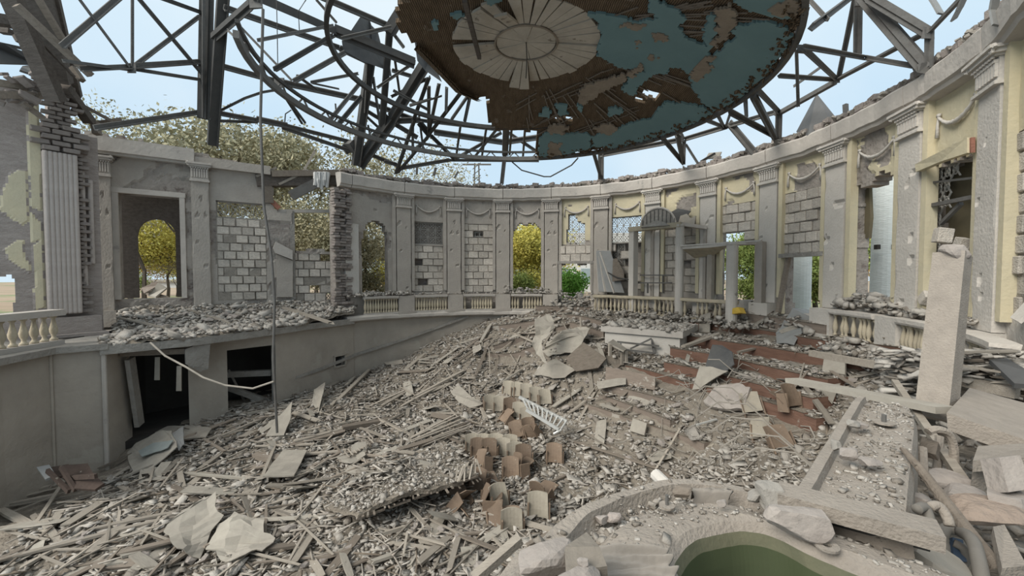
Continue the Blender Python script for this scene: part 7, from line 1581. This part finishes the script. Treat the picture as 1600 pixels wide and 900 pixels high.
Ipx = [(1060, 905), (1066, 886), (1080, 868), (1105, 853), (1150, 843), (1190, 847), (1225, 859), (1260, 879), (1300, 898), (1340, 916)]
I = [Vector((.28, .45, Zs)), Vector((.42, .85, Zs)), Vector((.50, 1.12, Zs))] + [Zp(x, y, Zs - .05) for x, y in Ipx] + [Vector((1.22, 1.0, Zs))]
O = resample(smooth_line(O, 5), 120); I = resample(smooth_line(I, 5), 120)
PR = [(-.06, 1.0), (-.03, 3.76), (0, 3.825), (.05, 3.845), (.17, 3.845), (.20, 3.80), (.22, 3.78), (.30, 3.775), (.36, 3.79), (.42, 3.815), (.55, 3.83), (.80, 3.84), (.90, 3.83), (.97, 3.805), (1.01, 3.765), (1.035, 3.70), (1.05, 3.60), (1.06, 3.1)]
strip('ledge', O, I, PR, [M_LEDGE, M_GREEN, M_GREEND], cl, 13)
sl = empty('straight_ledge', (1.9, 2.2, 2.6), 'broad dusty straight ledge leading away from the curved one', 'ledge')
Lp = [Zp(1225, 800, Zs), Zp(1262, 740, Zs), Zp(1300, 680, Zs), Zp(1328, 636, Zs), Zp(1340, 625, Zs)]; Rp = [Zp(1424, 815, Zs), Zp(1428, 750, Zs), Zp(1432, 700, Zs), Zp(1434, 655, Zs), Zp(1424, 634, Zs)]
PR2 = [(-.04, 1.2), (-.02, 3.78), (0, 3.84), (.03, 3.86), (.15, 3.86), (.18, 3.82), (.25, 3.815), (.85, 3.83), (.95, 3.815), (1.0, 3.77), (1.02, 3.6), (1.03, 2.8)]
strip('ledge', resample(smooth_line(Lp, 5), 30), resample(smooth_line(Rp, 5), 30), PR2, [M_LEDGE], sl, None)
q = MB(); a, b = Zp(1216, 772, 3.9), Zp(1470, 838, 3.9); q.beam(a, b, .11, .05, jit if False else (0, 0, 1)); q.obj('dividing_rail', M_LEDGE, label='long dusty board lying across the near end of the straight ledge', cat='board')
q = MB(); q.beam(Zp(1216, 778, 3.85), Zp(1450, 838, 3.85), .06, .07); q.obj('board_shade', M_STEEL, label='dark strip for the shaded side of the long dusty board beside the straight ledge', cat='rail')  # dark strip added as the shaded side below the board
# crumbs on the ledges
def ledge_crumbs(name, O, I, n, s0, s1, parent, sm=-5.0):
    uu = nrg.uniform(0, 1, n); vv = nrg.uniform(s0, s1, n); s = np.exp(nrg.normal(sm, .55, n)).clip(.003, .03); k = len(O); P = []
    for u, v in zip(uu, vv):
        i = min(int(u * (k - 1)), k - 2); t = u * (k - 1) - i; p = O[i].lerp(O[i + 1], t).lerp(I[i].lerp(I[i + 1], t), v); P.append((p.x, p.y, 0))
    P = np.array(P); zz = np.interp(vv, [a for a, b in PR[2:]], [b for a, b in PR[2:]]) if parent is cl else np.interp(vv, [a for a, b in PR2[2:]], [b for a, b in PR2[2:]]); P[:, 2] = zz + s * .2
    batch(name, P, np.c_[s * 1.5, s, s * .55], np.c_[nrg.normal(0, .3, n), nrg.normal(0, .3, n), nrg.uniform(0, 6.3, n)], M_CH, parent=parent, mi=nrg.choice(3, n, p=[.35, .40, .25]), jit=.45)
ledge_crumbs('crumbs', O, I, 900, .20, .86, cl); ledge_crumbs('crumbs', O, I, 120, .03, .2, cl); ledge_crumbs('crumbs', resample(smooth_line(Lp, 5), 30), resample(smooth_line(Rp, 5), 30), 800, .2, .93, sl, -4.8)
ledge_crumbs('crumbs', O[16:84], I[16:84], 400, .2, .36, cl, -4.5)
def rock(px, py, z, w, h, d, label, mt=None, seed=0, rot=0.3, cat='stone', name='stone_lump', sub=2, Y=None):
    p = Zp(px, py, z) if Y is None else Dp(px, py, Y); k = p.y / F; r = random.Random(seed); bm = bmesh.new(); bmesh.ops.create_icosphere(bm, subdivisions=3, radius=.5)
    planes = [(Vector((r.gauss(0, 1), r.gauss(0, 1), r.gauss(0, 1))).normalized(), r.uniform(.26, .36)) for _ in range(9)] + [(Vector((0, 0, 1)), .32), (Vector((0, 0, -1)), .34)]
    for v in bm.verts:
        for n_, o_ in planes:
            dd = v.co.dot(n_) - o_
            if dd > 0: v.co -= n_ * dd
        v.co *= 1 + .04 * mn.noise(v.co * 5 + Vector((seed, 0, 0)))
    M = Matrix.Translation(p) @ Matrix.Rotation(rot, 4, 'Z') @ Matrix.Diagonal((w * k * 1.45, d * k * 1.45, h * k * 1.45, 1))
    V = [M @ v.co for v in bm.verts]; Fc = [tuple(v.index for v in f.verts) for f in bm.faces]; bm.free()
    return OBJ(name, V, Fc, mt or M_STONE, label=label, cat=cat)
rock(1250, 815, 3.90, 70, 44, 46, 'large angular stone on the ledge above the green edge', seed=3, rot=-.3)
rock(1204, 772, 3.90, 40, 40, 30, 'rough grey lump left of the large angular stone', M_SLAB, seed=5); rock(1180, 776, 3.88, 24, 20, 18, 'smaller rough lump beside the rough grey one', M_SLAB, seed=6)
rock(1068, 767, 3.88, 28, 16, 18, 'dark rough chunk on the curved ledge beside the white stick', M_WOODD, seed=7)
rock(1328, 818, 3.87, 18, 12, 12, 'first of three small stones below the long board', seed=8); rock(1341, 817, 3.87, 11, 10, 9, 'middle one of three small stones below the long board', seed=9); rock(1366, 823, 3.87, 26, 10, 12, 'last of three small stones below the long board', seed=10)
rock(1322, 708, 3.89, 26, 18, 20, 'pale lump in the middle of the straight ledge', seed=11); rock(1358, 722, 3.87, 34, 12, 22, 'low heap of lumps right of the pale one on the straight ledge', seed=12); rock(1306, 696, 3.88, 12, 16, 12, 'dark little stone on the raised rim of the straight ledge', M_SLAB, seed=13); rock(1333, 662, 3.88, 14, 12, 12, 'dark stone at the far end of the straight ledge', M_SLAB, seed=14); rock(1346, 665, 3.86, 26, 8, 16, 'flat stone beside the dark one on the straight ledge', seed=15)
rock(1128, 786, 3.87, 14, 9, 10, 'small flat flake on the curved ledge left of the stones', seed=16); rock(958, 808, 3.82, 22, 14, 14, 'reddish lump in the channel of the curved ledge', M_BRICKPINK, seed=17); rock(940, 812, 3.82, 16, 14, 12, 'grey lump left of the reddish one in the ledge channel', seed=18)
def flat_disc(px, py, z, r_px, hole, pin, label):
    p = Zp(px, py, z); r = r_px * p.y / F; o = empty('steel_disc', p, label, 'disc'); n = 20; V = []; Fc = []
    for rr, zz in ((r, 0), (r, .008), (r * hole, .008), (r * hole, 0)):
        for i in range(n): a = 2 * math.pi * i / n; V.append(p + Vector((rr * math.cos(a), rr * math.sin(a), zz)))
    for j in range(4):
        for i in range(n): Fc.append((j * n + i, j * n + (i + 1) % n, ((j + 1) % 4) * n + (i + 1) % n, ((j + 1) % 4) * n + i))
    OBJ('disc', V, Fc, M_LEDGE, o)
    if pin: MB().tube([p, p + Vector((0, 0, pin))], r * .22, 8).obj('pin', M_STEELR, o)
flat_disc(1292, 855, 3.85, 17, .38, 0, 'dusty washer-like disc lying before the large angular stone'); flat_disc(1042, 792, 3.85, 12, .1, .045, 'small disc with an upright bolt on the curved ledge'); flat_disc(1381, 661, 3.845, 15, .1, .05, 'small disc with an upright bolt on the straight ledge')
q = MB(); a, b = Dp(1024, 741, 1.78), Dp(1048, 765, 1.68); q.tube([a, a.lerp(b, .1), a.lerp(b, .5), a.lerp(b, .9), b], .026, 10); q.obj('white_stick', M_WHITE, label='short thick white stick lying over the curved ledge rim', cat='stick')
# cloth: a drape over the near ledge and a scrap on the far rim
def cloth(name, corners, nu, nv, folds, amp, label, mt, seed=0, par=None, zs=None):
    V = []; Fc = []
    for j in range(nv):
        for i in range(nu):
            u, v = i / (nu - 1), j / (nv - 1); p = corners[0].lerp(corners[1], u).lerp(corners[3].lerp(corners[2], u), v); f = .8 * math.sin((v * folds + .28 * u * u + .06 * math.sin(u * 5)) * 2 * math.pi) + .35 * math.sin((v * folds * 2.15 - .3 * u) * 2 * math.pi + 1)
            V.append(p + Vector((.012 * f, 0, amp * (f if f > 0 else .35 * f) * (.35 + .65 * math.sin(u * math.pi * .8 + .3)) * (.45 + .55 * u if folds > 2 else 1) + .008 * fbm(u * 3, v * 3, seed, 1.5) - .05 * (2 * v - 1) ** 4)))
    for j in range(nv - 1):
        for i in range(nu - 1): Fc.append((j * nu + i, j * nu + i + 1, (j + 1) * nu + i + 1, (j + 1) * nu + i))
    k = len(V); V += [p - Vector((0, 0, .006)) for p in V]; Fc += [tuple(a + k for a in f[::-1]) for f in Fc]
    bd = list(range(nu)) + [j * nu + nu - 1 for j in range(1, nv)] + [(nv - 1) * nu + i for i in range(nu - 2, -1, -1)] + [j * nu for j in range(nv - 2, 0, -1)]
    Fc += [(bd[i], bd[i] + k, bd[(i + 1) % len(bd)] + k, bd[(i + 1) % len(bd)]) for i in range(len(bd))]
    return OBJ(name, V, Fc, mt, smooth=True, label=label, cat='cloth')
cloth('draped_cloth', [Zp(866, 838, 3.87), Zp(1030, 846, 3.89), Zp(1068, 925, 3.86), Zp(905, 935, 3.84)], 60, 110, 4.6, .03, 'dusty folded cloth draped over the near left of the curved ledge', M_CLOTH)
cloth('cloth_scrap', [Zp(1078, 759, 3.88), Zp(1138, 758, 3.89), Zp(1142, 774, 3.86), Zp(1082, 772, 3.86)], 24, 10, 1.6, .012, 'crumpled scrap of cloth on the far rim of the curved ledge', M_CLOTH, 2)
q = MB().slab([Zp(884, 874, 3.95), Zp(918, 850, 3.95), Zp(938, 874, 3.96), Zp(950, 905, 3.94), Zp(886, 915, 3.93)], .04); q.obj('stone_plate', M_DKSTONE, label='dark grey angular stone plate on the draped cloth', cat='stone')
rock(850, 874, 3.95, 78, 52, 44, 'big furry-looking dusty lump at the bottom edge left of the cloth', seed=21); rock(905, 900, 3.97, 54, 30, 34, 'pale pinkish stone at the very bottom below the stone plate', M_STONE, seed=22); rock(912, 880, 3.99, 18, 14, 14, 'knobbly stone on the stone plate', seed=23)
q = MB().slab([Dp(776, 905, 1.9), Dp(812, 858, 2.1), Dp(850, 846, 2.1), Dp(850, 905, 1.7)], .05, down=(0, .3, -1)); q.obj('pale_board', M_LEDGE, label='smooth pale board rising at the bottom edge left of the dusty lump', cat='board')
q = MB().beam(Dp(740, 905, 2.4), Dp(812, 842, 2.6), .06, .05); q.obj('plank', M_WOOD, label='grey plank beside the smooth pale board at the bottom', cat='plank')

# ---------------------------------------------------------------- right of the straight ledge: neighbouring box full of wreckage
MB().slab([(2.2, 1.6, 2.75), (7.2, 2.6, 2.75), (7.4, 5.6, 2.75), (3.4, 4.4, 2.75)], .2, down=(0, 0, -1)).obj('floor_box', M_GROUND, kind='structure')
N6 = 2600; P = np.c_[nrg.uniform(2.0, 7.2, N6), nrg.uniform(1.4, 5.6, N6), np.zeros(N6)]; s = np.exp(nrg.normal(-3.2, .5, N6)).clip(.02, .10); P[:, 2] = 2.78 + np.abs(nrg.normal(0, .06, N6)) + .12 * np.maximum(0, P[:, 1] - 3.5) + s * .2
ok = ((P[:, 0] - P[:, 1] * .87) > .25); P = P[ok]; s = s[ok]; n = len(P)
batch('rubble_in_box', P, np.c_[s * nrg.uniform(.8, 2, n), s * nrg.uniform(.6, 1.3, n), s * nrg.uniform(.25, .8, n)], np.c_[nrg.normal(0, .35, n), nrg.normal(0, .35, n), nrg.uniform(0, 6.3, n)], M_CH, mi=nrg.choice(3, n, p=[.12, .33, .55]), jit=.45)  # mostly dark chips, so the pit's shaded gaps are in the colour
po = empty('slanting_post', Dp(1462, 640, 3.3), 'tall pale square post standing askew among the debris at the right', 'post')
p0, p1 = Dp(1462, 655, 3.30), Dp(1488, 398, 3.55)
m = MB(); k = 9; pts = [p0.lerp(p1, i / (k - 1)) for i in range(k)]
for a, b in zip(pts, pts[1:]): m.beam(a, b, .20 - .004 * pts.index(a), .20, (0.5, -1, 0))
m.obj('post_shaft', M_LEDGE, po); rk = rock(1492, 394, 4.9, 28, 26, 26, 'pale head', seed=31, Y=3.52); rk.name = 'broken_top'; del rk['label']; del rk['category']
w_ = rk.matrix_basis.copy(); rk.parent = po; rk.location = Vector(w_.translation) - wloc(po)
def pxbeam(name, a, b, w, h, mt, label, cat='plank', up=(0, 0, 1), w2=None):
    q = MB().beam(Dp(*a), Dp(*b), w, h, up, w2=w2); return q.obj(name, mt, label=label, cat=cat)
pxbeam('plank', (1238, 594, 4.6), (1478, 641, 3.05), .17, .05, M_PANEL, 'long white board lying from the terraces to the foot of the slanting post')
pxbeam('plank', (1268, 552, 7.2), (1490, 592, 4.6), .10, .10, M_WOOD, 'long grey beam passing behind the slanting post')
pxbeam('plank', (1480, 590, 4.6), (1590, 615, 4.1), .10, .10, M_WOOD, 'grey beam right of the slanting post above the tilted slab')
pxbeam('plank', (1398, 596, 3.9), (1504, 750, 2.4), .05, .04, M_WOOD, 'long lath leaning down right from the white board')
pxbeam('broken_pole', (1408, 700, 1.95), (1432, 728, 1.85), .012, .012, M_WOODD, 'splinter tip of the broken round pole', 'pole')
q = MB().tube([Dp(1412, 703, 1.93), Dp(1440, 735, 1.84), Dp(1500, 815, 1.62), Dp(1562, 898, 1.42)], .013, 10, r2=.032); q.obj('broken_pole', M_WOODD, label='broken round wooden pole slanting across the lower right corner', cat='pole')
q = MB().slab([Dp(1479, 645, 2.85), Dp(1515, 606, 3.7), Dp(1640, 640, 3.5), Dp(1640, 700, 2.55)], .12, down=(0, -.1, -1)); q.obj('tilted_slab', M_LEDGE, label='broad dusty tilted slab right of the slanting post', cat='slab')
mf = empty('moulded_block', Dp(1560, 740, 2.2), 'broken moulded plaster block below the tilted slab at the right edge', 'block')
q = MB().slab([Dp(1520, 720, 2.15), Dp(1528, 697, 2.5), Dp(1640, 690, 2.6), Dp(1640, 712, 2.1)], .06, down=(0, 0, -1)); q.obj('top_moulding', M_LEDGE, mf)
q = MB().slab([Dp(1522, 722, 2.2), Dp(1530, 705, 2.5), Dp(1640, 700, 2.6), Dp(1640, 720, 2.15)], .30, down=(0, .1, -1)); q.obj('body', M_LEDGE, mf)
q = MB().slab([Dp(1531, 718, 2.02), Dp(1562, 714, 2.02), Dp(1580, 764, 1.95), Dp(1544, 770, 1.95)], .10); q.obj('leaning_block', M_STONE, label='pale rectangular block leaning before the moulded plaster block', cat='block')
rock(1580, 785, 0, 70, 34, 50, 'rough grey stone at the right edge under the leaning block', seed=33, Y=1.9); rock(1540, 800, 0, 90, 26, 60, 'reddish flat lump below the leaning block', mat('reddish_stone', (.34, .27, .22), (.26, .21, .175), 4, bump=.6), seed=34, Y=1.85); rock(1436, 783, 0, 36, 24, 30, 'crumbly round lump beside the straight ledge', seed=35, Y=1.85)
rock(1500, 775, 0, 60, 24, 40, 'dusty boulder behind the broken round pole', seed=36, Y=2.1); rock(1482, 752, 0, 60, 24, 40, 'long dusty lump below the leaning lath', seed=37, Y=2.4)
q = MB().slab([Dp(1548, 838, 1.55), Dp(1566, 834, 1.6), Dp(1600, 900, 1.35), Dp(1562, 905, 1.35)], .04); q.obj('dark_plate', M_LEDGE, label='dark flat plate at the lower right corner beside the round pole', cat='plate')
# hoses
for i, (pts, r, lb, mt) in enumerate((([(1432, 796, 1.5), (1444, 792, 1.52), (1452, 810, 1.5), (1456, 838, 1.46), (1455, 858, 1.45)], .017, 'left one of two grey hoses arching over the long board', M_HOSE), ([(1452, 792, 1.54), (1466, 790, 1.54), (1478, 805, 1.52), (1484, 822, 1.5)], .017, 'right one of two grey hoses arching over the long board', M_LEDGE),
        ([(1474, 862, 1.58), (1472, 836, 1.6), (1480, 826, 1.62), (1500, 830, 1.6), (1520, 846, 1.5), (1530, 880, 1.4), (1535, 910, 1.35)], .022, 'thick grey hose looping at the lower right', M_HOSE), ([(1490, 848, 1.62), (1506, 858, 1.6), (1508, 876, 1.6), (1496, 882, 1.6), (1484, 870, 1.6)], .016, 'small ring of grey hose inside the thick loop', M_HOSE))):
    q = MB().tube(smooth_line([Dp(*p) for p in pts], 4), r, 10); q.obj('hose', mt, label=lb, cat='hose', smooth=True)
q = MB().slab([Dp(1478, 842, 1.66), Dp(1494, 846, 1.66), Dp(1500, 880, 1.6), Dp(1480, 878, 1.6)], .03); q.obj('blue_plastic', M_BLUEP, label='dark blue plastic piece inside the hose loop', cat='plastic')
ct = [(1418, 900, 1.42), (1420, 872, 1.48), (1440, 850, 1.55), (1462, 856, 1.5), (1492, 880, 1.42), (1500, 905, 1.36)]
rock(1456, 890, 0, 84, 70, 60, 'dented pale metal can lying at the bottom right', M_PANEL, seed=40, Y=1.42, cat='can', name='dented_can')
# bent tube chair frames
ch = empty('tube_chair', Dp(1470, 700, 2.7), 'wrecked tubular chair frame under the slanting post', 'chair')
for pts in ([(1450, 675, 2.6), (1462, 671, 2.6), (1480, 676, 2.6), (1489, 694, 2.6), (1491, 722, 2.6)], [(1468, 682, 2.75), (1466, 715, 2.7), (1463, 742, 2.65)], [(1441, 700, 2.5), (1443, 745, 2.4)]):
    q = MB().tube(smooth_line([Dp(*p) for p in pts], 4), .024, 8); q.obj('frame_tube', M_LEDGE, ch)
q = MB().slab([Dp(1444, 690, 2.7), Dp(1470, 700, 2.6), Dp(1466, 720, 2.5), Dp(1440, 712, 2.6)], .04); q.obj('seat', M_WOODD, ch)
# dark sheets and laths heaped at the far right
q = MB().slab([Dp(1545, 568, 4.3), Dp(1572, 566, 4.4), Dp(1612, 590, 4.0), Dp(1612, 608, 3.9), Dp(1584, 606, 4.0)], .05); q.obj('dark_sheet', M_SHEETD, label='dark folded sheet on the heap at the right edge', cat='metal sheet')
q = MB().slab([Dp(1572, 558, 4.8), Dp(1620, 556, 4.8), Dp(1620, 578, 4.5), Dp(1585, 576, 4.6)], .05); q.obj('green_sheet', M_GREEN, label='dark green sheet behind the dark folded one at the right edge', cat='metal sheet')
q = MB().slab([Dp(1584, 500, 5.6), Dp(1612, 470, 5.6), Dp(1612, 492, 5.4), Dp(1596, 506, 5.4)], .05); q.obj('white_board', M_WHITE, label='bright white board at the right edge beside the end of the balustrade', cat='board')
for i in range(26):
    a = Dp(rnd.uniform(1470, 1590), rnd.uniform(548, 612), rnd.uniform(4.2, 5.4)); b = a + Vector((rnd.uniform(.3, .9), rnd.uniform(-.5, .2), rnd.uniform(-.1, .06)))
    lay('lath', a, b, rnd.uniform(.03, .08), .02, rnd.choice((M_WOOD, M_WOODD)), 'grey lath in the heap at the right behind the tilted slab', 'lath', 'laths in the right heap')
N7 = 1500; a_ = np.array([tuple(Dp(rnd.uniform(1385, 1620), rnd.uniform(548, 622), rnd.uniform(4.4, 6.0))) for _ in range(N7)]); s = np.exp(nrg.normal(-2.6, .4, N7)).clip(.04, .3)
batch('rubble_heap', a_, np.c_[s * 2.2, s, s * .35], np.c_[nrg.normal(0, .2, N7), nrg.normal(0, .2, N7), nrg.normal(.2, .7, N7)], M_CH, mi=nrg.choice(3, N7, p=[.45, .40, .15]), jit=.45)
# wall behind the viewer
MB().slab([(-3, -3.5, 0), (9, -3.5, 0), (9, -3.5, 8), (-3, -3.5, 8)], .3, down=(0, -1, 0)).obj('wall_behind', M_GREY, kind='structure')

ORD = ['nearest', 'second nearest', 'third nearest', 'fourth nearest', 'fifth nearest', 'sixth nearest', 'seventh nearest', 'eighth nearest', 'ninth nearest', 'tenth nearest', 'eleventh nearest', 'twelfth nearest', 'thirteenth nearest', 'fourteenth nearest', 'fifteenth nearest', 'sixteenth nearest', 'seventeenth nearest', 'eighteenth nearest']
by = {}
for o_, d_, nm, y_ in SCAT: by.setdefault((d_, nm), []).append((y_, o_))
for (d_, nm), L_ in by.items():
    L_.sort(key=lambda t: t[0])
    for i, (_, o_) in enumerate(L_): o_['label'] = d_ + ' ' + nm + ('' if len(L_) == 1 else ', ' + ORD[min(i, 17)] + ' such')
